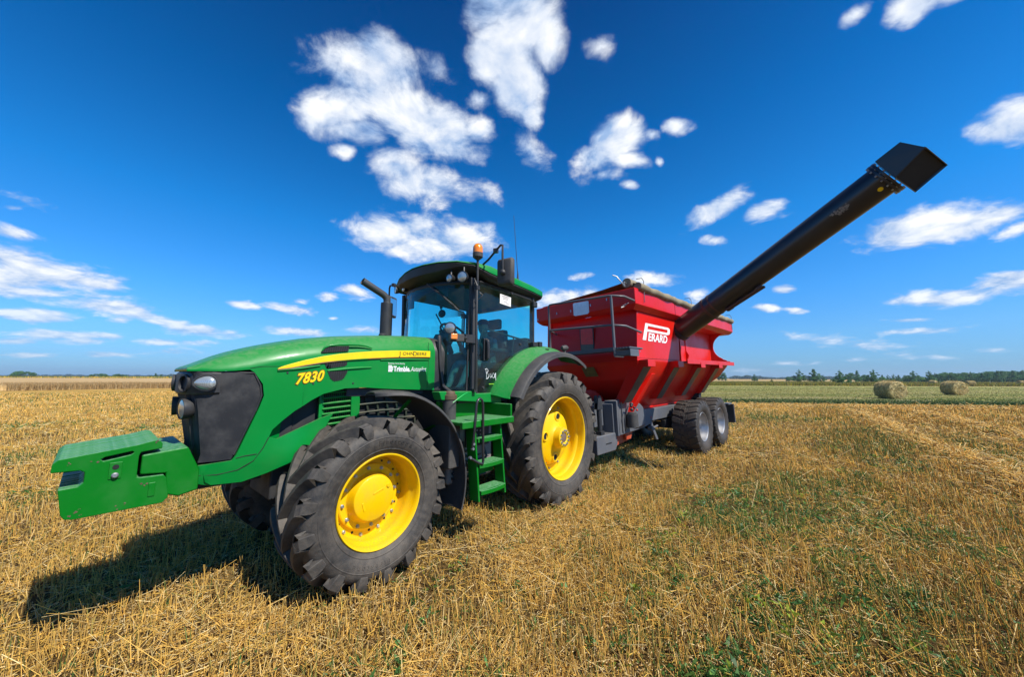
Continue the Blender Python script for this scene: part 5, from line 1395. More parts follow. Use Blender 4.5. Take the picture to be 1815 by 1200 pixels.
ring(b1, RA * 1.17, -.055, -.02, M['tube'], 'auger_flange'); ring(b1, RA * 1.17, -.008, .03, M['tube'], 'auger_flange')
mb = MB()
for k in range(16):
    a = 2 * PI * k / 16; p = b1 + (e1 * math.cos(a) + e2 * math.sin(a)) * RA * 1.10
    mb.nx(); mb.cyl(p - d * .08, p + d * .05, .012, n=6)
mb.build('flange_bolt', M['bolt'], au)
ring(b0, RA * 1.015, L * .185, L * .20, paint('rust_streaked_band', (.05, .028, .02), .5, 0, .4, (.16, .07, .03)), 'weld_band'); ring(b0, RA * 1.012, L * .225, L * .235, paint('rust_streaked_band', (.05, .028, .02), .5, 0, .4, (.16, .07, .03)), 'weld_band')
mb = MB()
for t, y in ((.50, .05), (.56, .12), (.62, -.03), (.66, .09)):
    p = b0 + d * (L * (t - .22)) - e2 * (RA + .03) + e1 * (y * .3)
    mb.nx(); mb.box(p, (.06, .12, .07), (.5, 0, 0))
p0 = b0 + d * (L * .26) - e2 * (RA + .02); p1 = b0 + d * (L * .46) - e2 * (RA + .06)
mb.nx(); mb.tube([p0, p1], .03, 10); mb.nx(); mb.tube([p0 + e1 * .08, p1 + e1 * .08], .018, 8)
mb.build('ram_bracket', paint('rusty_brown_bracket', (.07, .045, .03), .6, 0, .5, (.2, .13, .08)), au, 30, bevel=.006)
# scraped patch and labels near the tip
mb = MB()
rr = random.Random(5)
for k in range(26):
    t = L * (.845 + rr.uniform(-.03, .03)); a = R(-18) + rr.uniform(-.22, .16); s_ = rr.uniform(.008, .03)
    pts = []
    for q in range(5):
        aa = a + s_ / RA * math.cos(q * 2 * PI / 5) * rr.uniform(.5, 1.3); tt = t + s_ * math.sin(q * 2 * PI / 5) * rr.uniform(.5, 1.6)
        pts.append(b0 + d * tt + (e1 * math.cos(aa) + e2 * math.sin(aa)) * (RA * .985 + .003))
    mb.add(pts, [(0, 1, 2, 3, 4)])
mb.build('scrape_mark', plain('bare_scratched_metal', (.22, .19, .15), .6, var=.4, scale=30), tube_o, 0)
mb = MB()
for t, a, s_ in ((.965, -.75, .035),):
    pts = [b0 + d * (L * t + s_ * math.sin(q)) + (e1 * math.cos(a + s_ / RA * math.cos(q)) + e2 * math.sin(a + s_ / RA * math.cos(q))) * (RA * .985 + .003) for q in (2 * PI * i / 12 for i in range(12))]
    mb.add(pts, [tuple(range(12))])
mb.build('warning_sticker', M['decal_yellow'], tube_o, 0)
# spout: angled box open at its outer underside
A = [(1.78, 4.75, 5.16), (1.8, 5.04, 5.33), (1.8, 5.27, 5.12), (1.76, 4.93, 4.81)]
B = [(1.18, 4.86, 5.21), (1.2, 5.26, 5.34), (1.2, 5.52, 4.98), (1.2, 5.16, 4.69)]
mb = MB()
vs = A + B
mb.add(vs, [(0, 1, 2, 3), (7, 6, 5, 4), (0, 4, 5, 1), (1, 5, 6, 2), (3, 7, 4, 0)])
sp = mb.build('spout', M['tube'], au, 0, fix=True)
md = sp.modifiers.new('thick', 'SOLIDIFY'); md.thickness = .012; md.offset = -1
mb = MB(); mb.tube([A[2], A[3]], .007, 6); mb.tube([A[3], B[3]], .007, 6); mb.tube([B[2], B[3]], .007, 6); mb.tube([A[2], B[2]], .007, 6); mb.build('spout_lip', M['tube'], sp)
mb = MB(); mb.add([tuple(Vector(p) + Vector((0, -.008, .018))) for p in (A[2], B[2], B[3], A[3])], [(0, 1, 2, 3)]); mb.build('mouth_shade', M['hole'], sp, 0)  # dark sheet standing in for the shaded void inside the mouth
# walkway and rails at the front
wk = empty('walkway', TL)
mb = MB()
for i in range(14): mb.bb(3.08 + .04 * i, 3.09 + .04 * i, -1.0, 1.30, 2.41, 2.445)
for y in np.arange(-.98, 1.3, .06): mb.bb(3.08, 3.62, y, y + .008, 2.42, 2.443)
mb.bb(3.61, 3.64, -1.0, 1.0, 2.385, 2.455); mb.bb(3.30, 3.64, 1.0, 1.32, 2.30, 2.41) if False else None
mb.build('grating', M['grey'], wk, 0)
mb = MB()
for i in range(5):
    mb.bb(3.32 + .07 * i, 3.33 + .07 * i, 1.02, 1.33, 2.29, 2.38)
mb.bb(3.30, 3.64, 1.31, 1.33, 2.27, 2.40); mb.bb(3.30, 3.64, 1.0, 1.02, 2.27, 2.40)
mb.build('folding_step', M['grey'], wk, 0)
mb = MB()
rail = lambda p, r=.022: mb.tube(p, r, 10)
rail([(3.60, -.53, 2.42), (3.60, -.53, 3.50), (3.60, -.50, 3.535), (3.60, -.45, 3.54), (3.60, .95, 3.455), (3.58, 1.05, 3.44), (3.45, 1.19, 3.42), (3.15, 1.24, 3.37)])
mb.nx(); rail([(2.87, -.90, 2.98), (3.56, -.56, 2.975), (3.60, -.50, 2.97), (3.60, .92, 2.885), (3.56, 1.05, 2.87), (3.45, 1.18, 2.85), (2.95, 1.24, 2.76)])
mb.nx(); rail([(3.60, 1.0, 2.30), (3.60, 1.0, 3.45)], .026)
mb.build('handrail', M['grey'], wk, 60)
mb = MB(); mb.tube([(3.2, 1.1, 3.33), (3.25, 1.02, 3.28), (3.2, .98, 3.27), (3.12, 1.02, 3.3), (3.15, 1.12, 3.35)], .008, 6); mb.build('rail_chain', M['steel'], wk)
# chassis
ch = empty('chassis', TL)
mb = MB()
for s in (1, -1):
    mb.nx(); mb.prism([(1.55, .86), (1.55, 1.14), (-2.6, 1.14), (-2.6, .86)], 'y', .46 * s, .60 * s)
    mb.prism([(3.25, 1.44), (2.35, 1.44), (1.75, 1.16), (1.45, 1.16), (1.45, .82), (1.9, .76), (3.1, .72), (3.25, .80)], 'y', .50 * s, .64 * s)
mb.bb(2.9, 3.15, -.6, .6, .9, 1.4); mb.bb(-2.6, -2.45, -.9, .9, .8, 1.1); mb.bb(1.5, 1.7, -.6, .6, .8, 1.15)
mb.build('side_beam', M['grey'], ch, 30, bevel=.015)
mb = MB(); mb.hull([(1.98, .64, 1.30), (2.36, .64, 1.44), (2.36, .645, .78), (1.90, .645, .78)], [(1.96, .70, 1.22), (2.3, .66, 1.42), (2.3, .66, .80), (1.95, .72, .86)]); mb.build('gusset_plate', M['grey'], ch, 30, bevel=.008)
mb = MB()
mb.bb(3.15, 3.30, .40, .70, .82, 1.38); mb.bb(3.22, 3.27, .62, .78, .76, 1.44); mb.bb(3.32, 3.9, -.5, .5, .95, 1.35)
mb.build('drawbar_frame', M['grey'], ch, 30, bevel=.015)
mb = MB(); mb.prism([(3.95, .50), (3.95, .83), (3.25, .83), (3.2, .62), (3.3, .50)], 'y', .30, .72); mb.prism([(5.6, .52), (5.6, .62), (3.9, .83), (3.9, .50)], 'y', -.18, .18); mb.build('drawbar', M['grey'], ch, 30, bevel=.02)
mb = MB(); mb.bb(3.45, 3.65, .7205, .726, .655, .675); mb.build('drawbar_slot', M['hole'], ch)
mb = MB()
for y in (.58, .66): mb.hull([(3.66, y, 1.56), (3.74, y, 1.56), (3.74, y + .02, 1.56), (3.66, y + .02, 1.56)], [(3.6, y, 1.3), (3.8, y, 1.3), (3.8, y + .02, 1.3), (3.6, y + .02, 1.3)])
mb.tube([(3.68, .63, 1.42), (3.68, .63, .88)], .045, 14); mb.tube([(3.68, .63, .9), (3.68, .63, .80)], .03, 10); mb.box((3.68, .63, .86), (.12, .12, .08))
mb.build('parking_jack', M['black'], ch, 40, bevel=.006)
mb = MB(); mb.cyl((2.62, .76, .86), (2.62, .76, 1.14), .115, n=24); mb.cyl((2.62, .76, 1.14), (2.62, .76, 1.17), .09, n=20); mb.build('air_tank', M['fender'], ch, 40, bevel=.012)
mb = MB()
for dx, dy, dz, r in ((0, 0, 1.22, .035), (-.04, .04, 1.26, .025), (.05, .02, 1.30, .03), (.0, .0, 1.33, .04)): mb.nx(); mb.sphere((2.62 + dx, .76 + dy, dz), r, 10, 6)
mb.nx(); mb.tube([(2.8, .68, .8), (2.85, .72, 1.1), (2.75, .75, 1.3), (2.66, .76, 1.28)], .012, 6); mb.nx(); mb.tube([(2.95, .70, .78), (2.98, .72, 1.4)], .012, 6)
mb.build('valve', M['black'], ch, 50)
mb = MB(); mb.sphere((2.55, .84, 1.21), .022, 10, 6); mb.build('red_knob', M['red'], ch, 50)
mb = MB(); mb.prism([(2.9, .72), (2.2, .72), (2.35, .55), (2.85, .50)], 'y', .2, .5); mb.prism([(2.6, .74), (2.25, .74), (2.35, .58), (2.55, .58)], 'y', .5, .56); mb.build('skid_plate', paint('orange_skid', (.42, .05, .012), .5, .1, .3), ch, 30, bevel=.01)
mb = MB(); mb.hull([(1.35, .56, .86), (1.48, .56, .86), (1.48, .60, .86), (1.35, .60, .86)], [(1.15, .60, .42), (1.25, .60, .42), (1.25, .64, .42), (1.15, .64, .42)]); mb.tube([(1.62, .62, .72), (1.4, .66, .72), (1.2, .66, .74)], .025, 8); mb.cyl((1.55, .60, .72), (1.55, .70, .72), .05)
mb.build('brake_bracket', M['grey'], ch, 30, bevel=.006)
mb = MB(); mb.bb(1.46, 1.475, .60, .645, .93, .98); mb.build('reflector', M['red'], ch)
mb = MB()
for x in (0, -1.463): mb.nx(); mb.cyl((x, -1.1, .62), (x, 1.1, .62), .085)
for s in (1, -1): mb.nx(); mb.bb(-2.1, .6, .55 * s - .05, .55 * s + .05, .62, .80)
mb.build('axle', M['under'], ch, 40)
mb = MB(); mb.cyl((-1.95, .35, 1.28), (-1.95, .68, 1.28), .11, n=20); mb.bb(-2.32, -2.2, .4, .6, 1.1, 1.42); mb.bb(-2.1, -2.0, .58, .64, 1.15, 1.25)
mb.build('rear_reservoir', M['under'], ch, 40)
mb = MB(); mb.prism([(.92, .44), (1.34, .46), (1.34, 1.0), (.92, 1.0)], 'x', -2.72, -2.69); mb.build('mudflap', M['fender'], ch, 30, bevel=.006)
mb = MB(); mb.bb(-2.74, -2.688, 1.33, 1.36, .46, 1.01); mb.bb(-2.75, -2.4, .5, 1.3, 1.0, 1.04); mb.build('mudflap_frame', M['grey'], ch, 30)
tw = make_trailer_wheel(TL); tw.location = (0, 1.05, .622); tw.rotation_euler = (0, .2, 0)
for i, (x, s) in enumerate(((-1.463, 1), (0, -1), (-1.463, -1))):
    c = dup(tw, TL); c.location = (x, 1.05 * s, .622); c.rotation_euler = (0, .9 + i, 0)
    if s < 0: c.scale = (1, -1, 1)
# ------------------------------------------------------------------ fields
HD = R(36.5)                                                  # drill rows run this way
def ns(x, y): return x * math.cos(HD) - y * math.sin(HD), x * math.sin(HD) + y * math.cos(HD)
class VNoise:
    def __init__(s, seed): s.g = np.random.default_rng(seed).random((256, 256)).astype(np.float32)
    def one(s, x, y):
        xi = np.floor(x).astype(int); yi = np.floor(y).astype(int); fx = x - xi; fy = y - yi
        fx = fx * fx * (3 - 2 * fx); fy = fy * fy * (3 - 2 * fy); g = s.g
        a = g[xi & 255, yi & 255]; b = g[(xi + 1) & 255, yi & 255]; c = g[xi & 255, (yi + 1) & 255]; d = g[(xi + 1) & 255, (yi + 1) & 255]
        return (a * (1 - fx) + b * fx) * (1 - fy) + (c * (1 - fx) + d * fx) * fy
    def __call__(s, x, y, oct=4, rough=.5):
        t = 0; n = 0; amp = 1; f = 1
        for k in range(oct):
            t = t + amp * s.one(x * f + 17.3 * k, y * f + 5.1 * k); n += amp; amp *= rough; f *= 2.03
        return t / n
NG, NB, NC, NH = VNoise(1), VNoise(2), VNoise(3), VNoise(4)
def sstep(v, a, b):
    t = np.clip((v - a) / (b - a), 0, 1); return t * t * (3 - 2 * t)
LANES = ((3.45, .55), (6.25, .5), (9.6, .6), (13.5, .6), (-9.5, .6), (-15.0, .7), (-21, .8))
def relief(x, y):
    n, s = ns(x, y)
    r = np.hypot(x, y)
    h = (NH(x * .9, y * .9, 4) - .5) * .07 + (NH(n * .55 + 40, s * .12, 2) - .5) * .06
    h = h * sstep(-r, -26, -14)
    ln = np.zeros_like(h)
    for c, w_ in LANES[:2]:
        cc = c + .35 * (NC(s * .11 + c, s * 0 + c, 2) - .5)
        ln = np.maximum(ln, np.exp(-((n - cc) / (w_ * .9)) ** 2) * sstep(s, 6, 12) * sstep(-s, -30, -26))
    return h - .02 + .11 * ln
def lane(n, s):
    v = np.zeros_like(n)
    for c, w_ in LANES:
        cc = c + .35 * (NC(s * .11 + c, s * 0 + c, 2) - .5)
        k = np.exp(-((n - cc) / w_) ** 2)
        if c in (3.45, 6.25): k = k * sstep(s, 5.5, 11)
        v = np.maximum(v, k)
    return v
def green_amt(x, y):
    n, s = ns(x, y)
    g = NG(n * .45 + 3, s * .30 + 9, 4, .55)
    near = sstep(-np.hypot((x - 2.2) * .8, y - 2.4), -2.8, -.4) * .13 + sstep(-np.hypot(x + 1.9, y - 2.0), -1.5, -.2) * .07 + sstep(-np.hypot(x - 4.5, (y - 9) * .6), -3.0, -.5) * .01
    return sstep(g + near, .49, .68)
def brown_amt(x, y):
    n, s = ns(x, y)
    return np.clip(sstep(n, -1.2, 2.6) * .75 + (NB(n * .7, s * .25, 4) - .5) * 1.5, 0, 1)

def ground_sheet():
    rr = np.concatenate([[0.0], np.arange(.4, 12, .16), np.geomspace(12, 60, 60), np.geomspace(64, 3000, 36)])
    th = np.linspace(0, 2 * PI, 241)[:-1]
    ra, ta = np.meshgrid(rr, th, indexing='ij')
    x = ra * np.sin(ta); y = ra * np.cos(ta); z = relief(x, y)
    V = np.stack([x, y, z], -1).reshape(-1, 3)
    nT = len(th); F = []
    i = np.arange(len(rr) - 1)[:, None]; j = np.arange(nT)[None]; j2 = (j + 1) % nT
    F = np.stack([i * nT + j + 0 * i, i * nT + j2 + 0 * i, (i + 1) * nT + j2, (i + 1) * nT + j], -1).reshape(-1, 4)
    me = bpy.data.meshes.new('stubble_field'); me.from_pydata(V.tolist(), [], F.tolist())
    me.polygons.foreach_set('use_smooth', [True] * len(F)); me.update()
    m, t, b = mat_new('stubble_soil')
    oc = t.new('ShaderNodeTexCoord').outputs['Object']
    rot = t.new('ShaderNodeMapping', vector_type='POINT', inp={0: oc}); rot.inputs['Rotation'].default_value = (0, 0, HD)
    stretch = t.vmath('MULTIPLY', rot.outputs[0], (1, .22, 1))
    n1 = t.noise(stretch, .55, 6, .6); n2 = t.noise(oc, 9, 6, .7); n3 = t.noise(oc, 55, 3, .7); n4 = t.noise(stretch, .16, 5, .6)
    chaff = t.mix(t.smooth(n3, .35, .70), (.055, .033, .012), (.30, .195, .06))
    brn = t.mix(t.smooth(n2, .3, .75), (.032, .021, .009), (.15, .088, .030))
    c = t.mix(t.smooth(n1, .40, .66), brn, chaff)
    c = t.mix(t.math('MULTIPLY', t.smooth(n4, .55, .70), .55), c, (.085, .11, .03))
    # farther out the stalks merge into broad streaks
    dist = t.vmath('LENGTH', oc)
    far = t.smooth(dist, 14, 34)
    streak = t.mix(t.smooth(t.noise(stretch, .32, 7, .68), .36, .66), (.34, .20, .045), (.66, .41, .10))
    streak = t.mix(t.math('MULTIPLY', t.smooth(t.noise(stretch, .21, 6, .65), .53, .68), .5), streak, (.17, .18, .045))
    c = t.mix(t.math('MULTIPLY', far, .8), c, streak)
    setp(b, t, Base_Color=c, Roughness=.95); b.inputs['Specular IOR Level'].default_value = .1
    bn = t.new('ShaderNodeBump', inp={'Strength': .8, 'Distance': .03, 'Height': t.math('ADD', n3, n2)}); t.l.new(bn.outputs[0], b.inputs['Normal'])
    me.materials.append(m)
    o = bpy.data.objects.new('stubble_field', me); COL.objects.link(o)
    return tag(o, kind='structure')
ground_sheet()

# ---- straw: every stalk a thin three-sided stem
def stem_mesh(name, base, top, w0, w1, col, mat, sides=3, label=None):
    N = len(base)
    d = top - base; L = np.linalg.norm(d, axis=1, keepdims=True); d = d / np.maximum(L, 1e-6)
    ref = np.where(np.abs(d[:, 2:3]) > .8, np.array([[1., 0, 0]]), np.array([[0, 0, 1.]]))
    a = np.cross(d, ref); a /= np.linalg.norm(a, axis=1, keepdims=True); b = np.cross(d, a)
    V = np.zeros((N, 2 * sides, 3), np.float32)
    ph = RNG.random((N, 1)) * 6.28
    for k in range(sides):
        q = ph + 2 * PI * k / sides
        o = a * np.cos(q) + b * np.sin(q)
        V[:, k] = base + o * w0[:, None] * .5; V[:, sides + k] = top + o * w1[:, None] * .5
    if sides == 2: V = V
    F = []
    for k in range(sides if sides > 2 else 1):
        k2 = (k + 1) % sides
        F.append([k, k2, sides + k2, sides + k])
    F = np.array(F)[None] + (np.arange(N) * 2 * sides)[:, None, None]
    F = F.reshape(-1, 4)
    me = bpy.data.meshes.new(name)
    me.vertices.add(N * 2 * sides); me.vertices.foreach_set('co', V.ravel())
    me.loops.add(F.size); me.loops.foreach_set('vertex_index', F.astype(np.int32).ravel())
    me.polygons.add(len(F)); me.polygons.foreach_set('loop_start', np.arange(0, F.size, 4, dtype=np.int32))
    me.update(calc_edges=True)
    at = me.attributes.new('tone', 'FLOAT_COLOR', 'POINT')
    C = np.ones((N, 2 * sides, 4), np.float32); C[:, :, :3] = col[:, None, :]
    at.data.foreach_set('color', C.ravel())
    me.materials.append(mat)
    o = bpy.data.objects.new(name, me); COL.objects.link(o)
    return o
def straw_mat(name, rough=.6, trans=.30, spec=.3):
    m, t, b = mat_new(name)
    at = t.new('ShaderNodeAttribute', attribute_name='tone').outputs['Color']
    setp(b, t, Base_Color=at, Roughness=rough); b.inputs['Specular IOR Level'].default_value = spec
    tl = t.new('ShaderNodeBsdfTranslucent', inp={0: at})
    mx = t.new('ShaderNodeMixShader', inp={0: trans}); out = t.n['Material Output']
    t.l.new(b.outputs[0], mx.inputs[1]); t.l.new(tl.outputs[0], mx.inputs[2]); t.l.new(mx.outputs[0], out.inputs[0])
    return m
M['straw'] = straw_mat('straw')
M['leaf'] = straw_mat('green_leaf', .5, .35, .35)
def blocked(x, y):
    """ground under the tyres"""
    out = np.zeros(len(x), bool)
    for root, boxes in ((TR, ((0, .945, .34, .30), (0, -.945, .34, .30), (2.859, .777, .26, .27), (2.859, -.98, .26, .27))), (TL, ((0, 1.05, .2, .28), (-1.463, 1.05, .2, .28), (0, -1.05, .2, .28), (-1.463, -1.05, .2, .28)))):
        a = root.rotation_euler.z; dx, dy = x - root.location.x, y - root.location.y
        lx = dx * math.cos(a) + dy * math.sin(a); ly = -dx * math.sin(a) + dy * math.cos(a)
        for cx, cy, hx, hy in boxes: out |= (np.abs(lx - cx) < hx) & (np.abs(ly - cy) < hy)
    return out
def scatter(r0, r1, n, ang=R(58)):
    r = np.sqrt(RNG.random(n) * (r1 * r1 - r0 * r0) + r0 * r0); t = (RNG.random(n) * 2 - 1) * ang
    return r * np.sin(t), r * np.cos(t)
PAL = np.array([[.90, .54, .085], [.68, .40, .085], [.35, .195, .048], [.94, .71, .30], [.17, .095, .032], [.28, .29, .055]], np.float32)
def hay_side(x, y): return (y > 26.1 + (16.3 - x) * .128 - .3) & (x > -6)
def stubble():
    B = []; TT = []; W = []; C = []
    for r0, r1, dens in ((1.2, 3.2, 1000), (3.2, 6, 800), (6, 10, 480), (10, 17, 250), (17, 30, 95), (30, 64, 26)):
        area = (r1 * r1 - r0 * r0) * R(58)
        x, y = scatter(r0, r1, int(area * dens))
        n, s = ns(x, y)
        row = .145
        n = np.where(RNG.random(len(n)) < .82, np.round(n / row) * row + RNG.normal(0, .022, len(n)), n)
        x, y = n * math.cos(HD) + s * math.sin(HD), -n * math.sin(HD) + s * math.cos(HD)
        g = NC(x * 1.1, y * 1.1, 3); ln = lane(n, s); br = brown_amt(x, y)
        keep = (RNG.random(len(x)) < np.clip(.30 + 1.5 * (g - .28) + .25 * br, .08, 1) * (1 - .75 * ln)) & ~blocked(x, y) & ~hay_side(x, y)
        x, y, br, g = x[keep], y[keep], br[keep], g[keep]
        N = len(x); r = np.hypot(x, y)
        h = np.clip(RNG.normal(.112, .040, N) + .055 * br + .05 * (g - .5), .05, .26)
        lean = RNG.normal(0, .17, (N, 2)) + np.array([-.06, .05])
        bad = RNG.random(N) < .10
        lean[bad] *= 4
        z = relief(x, y) - .01
        B.append(np.stack([x, y, z], -1)); TT.append(np.stack([x + lean[:, 0] * h, y + lean[:, 1] * h, z + h], -1))
        W.append(np.maximum(.0042 + .0022 * RNG.random(N), .00085 * r))
        q = RNG.random(N)
        idx = np.where(q < .30 * (1 - br), 0, np.where(q < .52, 1, np.where(q < .52 + .34 * br, 2, np.where(q < .80, 1, np.where(q < .88, 3, np.where(q < .95, 4, 5))))))
        c = PAL[idx] * (.55 + .75 * RNG.random((N, 1)))
        mpale = (.34 * (1 - br))[:, None]; c = c * (1 - mpale) + mpale * np.array([[.95, .68, .24]]) * (.6 + .6 * RNG.random((N, 1)))
        gr = green_amt(x, y); k = (RNG.random(N) < .05 + .09 * sstep(x, -1, 2) + gr * .45)
        c[k] = np.array([.17, .22, .055]) * (.7 + .6 * RNG.random((k.sum(), 1)))
        C.append(c)
    B, TT, W, C = map(np.concatenate, (B, TT, W, C))
    o = stem_mesh('stubble', B, TT, W * 1.1, W * .9, C.astype(np.float32), M['straw'])
    tag(o, 'golden and brown cut stubble standing in rows over the field', kind='stuff')
def litter():
    B = []; TT = []; W = []; C = []
    for r0, r1, dens in ((1.2, 3.2, 1000), (3.2, 6, 850), (6, 10, 520), (10, 17, 250), (17, 30, 90), (30, 64, 22)):
        area = (r1 * r1 - r0 * r0) * R(58)
        x, y = scatter(r0, r1, int(area * dens))
        n, s = ns(x, y)
        g = NB(x * .8 + 9, y * .8, 4); ln = lane(n, s); br = brown_amt(x, y)
        keep = (RNG.random(len(x)) < np.clip(.16 + 3.0 * (g - .42) * (1 - .7 * br) + .20 * (1 - br) + .95 * ln, .05, 1)) & ~blocked(x, y) & ~hay_side(x, y)
        x, y, ln = x[keep], y[keep], ln[keep]; N = len(x); r = np.hypot(x, y)
        L = np.clip(RNG.gamma(3.0, .035, N), .03, .42); long_ = RNG.random(N) < .012; L[long_] = .3 + .35 * RNG.random(long_.sum())
        a = RNG.random(N) * 6.28; up = RNG.normal(.10, .28, N)
        z = relief(x, y) + .01 + RNG.random(N) ** 1.6 * (.07 + .05 * ln)
        dx, dy, dz = np.cos(a) * np.cos(up), np.sin(a) * np.cos(up), np.sin(up)
        B.append(np.stack([x, y, z], -1)); TT.append(np.stack([x + dx * L, y + dy * L, np.maximum(z + dz * L, z * .3)], -1))
        W.append(np.maximum(.0036 + .0024 * RNG.random(N), .00085 * r))
        q = RNG.random(N)
        L = np.where((q > .3) & (q < .75), L, L * .6); TT[-1] = B[-1] + (TT[-1] - B[-1]) * (L / np.maximum(1e-6, np.linalg.norm(TT[-1] - B[-1], axis=1)))[:, None]
        c = np.where((q < .40)[:, None], np.array([[.92, .60, .12]]), np.where((q < .62)[:, None], np.array([[.95, .76, .38]]), np.where((q < .85)[:, None], np.array([[.66, .40, .08]]), np.array([[.38, .22, .06]])))) * (.78 + .4 * RNG.random((N, 1)))
        C.append(c)
    for r0, r1, dens in ((1.2, 3.2, 3400), (3.2, 6, 2300), (6, 10, 1000), (10, 18, 330)):   # fine chaff
        area = (r1 * r1 - r0 * r0) * R(58)
        x, y = scatter(r0, r1, int(area * dens)); n, s = ns(x, y)
        g = NB(x * 1.3 + 4, y * 1.3, 4); br = brown_amt(x, y)
        keep = (RNG.random(len(x)) < np.clip(.35 + 2.2 * (g - .45) + .2 * (1 - br), .08, 1)) & ~blocked(x, y) & ~hay_side(x, y)
        x, y = x[keep], y[keep]; N = len(x); r = np.hypot(x, y); a = RNG.random(N) * 6.28; up = RNG.normal(.15, .4, N); L = RNG.uniform(.008, .034, N) * np.maximum(1, r * .13)
        z = relief(x, y) + .006 + RNG.random(N) ** 2 * .05
        B.append(np.stack([x, y, z], -1)); TT.append(B[-1] + np.stack([np.cos(a) * np.cos(up) * L, np.sin(a) * np.cos(up) * L, np.sin(up) * L], -1))
        W.append(np.maximum(.0035 + .004 * RNG.random(N), .0009 * r)); q = RNG.random(N)
        C.append(np.where((q < .35)[:, None], np.array([[.90, .70, .36]]), np.where((q < .65)[:, None], np.array([[.72, .45, .12]]), np.where((q < .85)[:, None], np.array([[.36, .20, .06]]), np.array([[.17, .10, .04]])))) * (.7 + .5 * RNG.random((N, 1))))
    B, TT, W, C = map(np.concatenate, (B, TT, W, C))
    o = stem_mesh('loose_straw', B, TT, W, W * .85, C.astype(np.float32), M['straw'])
    tag(o, 'loose pale straw lying scattered and in swaths on the stubble', kind='stuff')
def swaths():
    B = []; TT = []; W = []; C = []
    for c, w_, k_, s0, s1 in ((3.45, .20, 8500, 6.5, 27), (6.25, .20, 8000, 6.5, 28), (4.9, .6, 2500, 8, 27)):
        s = s0 + (s1 - s0) * RNG.random(k_) ** .8; n = c + .35 * (NC(s * .11 + c, s * 0 + c, 2) - .5) + RNG.normal(0, w_, k_) * (.6 + .8 * NB(s * .7, s * 0 + c, 2))
        x, y = n * math.cos(HD) + s * math.sin(HD), -n * math.sin(HD) + s * math.cos(HD)
        B.append((x, y))
    for cx, cy, rx, ry, k_ in ((-.35, 2.35, .75, .35, 2600), (.75, 5.2, .9, .9, 2600), (-1.9, 2.7, .7, .5, 1200), (.2, 3.9, .5, .7, 1200)):
        B.append((cx + RNG.normal(0, rx * .5, k_), cy + RNG.normal(0, ry * .5, k_)))
    k_ = 22000
    x = RNG.uniform(-4, 46, k_); y = 26.1 + (16.3 - x) * .128 - np.abs(RNG.normal(0, 2.0, k_)) - .3
    B.append((x, y))
    x = np.concatenate([q[0] for q in B]); y = np.concatenate([q[1] for q in B]); N = len(x); r = np.hypot(x, y)
    L = np.clip(RNG.gamma(3.0, .045, N), .05, .45); a = RNG.random(N) * 6.28; up = RNG.normal(.1, .3, N)
    z = relief(x, y) + .01 + RNG.random(N) ** 1.3 * np.where(r < 6.2, .05, .12)
    P = np.stack([x, y, z], -1); Q = P + np.stack([np.cos(a) * np.cos(up) * L, np.sin(a) * np.cos(up) * L, np.sin(up) * L], -1)
    q = RNG.random(N)
    c = np.where((q < .5)[:, None], np.array([[.90, .58, .14]]), np.where((q < .8)[:, None], np.array([[.90, .68, .28]]), np.array([[.45, .29, .11]]))) * (.75 + .4 * RNG.random((N, 1)))
    o = stem_mesh('straw_swath', P, Q, np.maximum(.005, .0010 * r), np.maximum(.004, .0009 * r), c.astype(np.float32), M['straw'])
    tag(o, 'bright straw swaths running back over the stubble towards the bales', kind='stuff')
def weeds():
    B = []; TT = []; W = []; C = []
    for r0, r1, dens in ((1.2, 4, 520), (4, 7, 330), (7, 12, 110), (12, 22, 26)):
        area = (r1 * r1 - r0 * r0) * R(58)
        x, y = scatter(r0, r1, int(area * dens))
        g = green_amt(x, y)
        keep = (RNG.random(len(x)) < .012 + .13 * sstep(x, -1.5, 1.5) + .9 * g ** 1.2) & ~blocked(x, y)
        x, y = x[keep], y[keep]; N = len(x)
        size = .28 + RNG.random(N) ** 4 * 1.0
        kind = RNG.random(N); tone = .7 + .6 * RNG.random((N, 1))
        base_c = np.where((kind < .75)[:, None], np.array([[.075, .18, .040]]), np.where((kind < .9)[:, None], np.array([[.11, .20, .035]]), np.array([[.26, .34, .03]]))) * tone
        for q in range(11):
            a = RNG.random(N) * 6.28; h0 = RNG.random(N) * .08 * size
            L = (.03 + .05 * RNG.random(N)) * size * np.maximum(1, np.hypot(x, y) * .09); up = RNG.random(N) * 1.1 - .1
            z = relief(x, y) + .01 + h0
            B.append(np.stack([x + RNG.normal(0, .035, N), y + RNG.normal(0, .035, N), z], -1))
            TT.append(B[-1] + np.stack([np.cos(a) * np.cos(up) * L, np.sin(a) * np.cos(up) * L, np.sin(up) * L], -1))
            W.append(L * (.16 + .22 * RNG.random(N))); C.append(base_c * (.8 + .4 * RNG.random((N, 1))))
    B, TT, W, C = map(np.concatenate, (B, TT, W, C))
    mid = (B + TT) / 2 + np.array([0, 0, .004])
    o = stem_mesh('low_weeds', np.concatenate([B, mid]), np.concatenate([mid, TT]), np.concatenate([W * .25, W]), np.concatenate([W, W * .08]), np.concatenate([C, C]).astype(np.float32), M['leaf'], sides=2)
    tag(o, 'low green weeds and regrowth among the stubble', kind='stuff')
stubble(); litter(); swaths(); weeds()
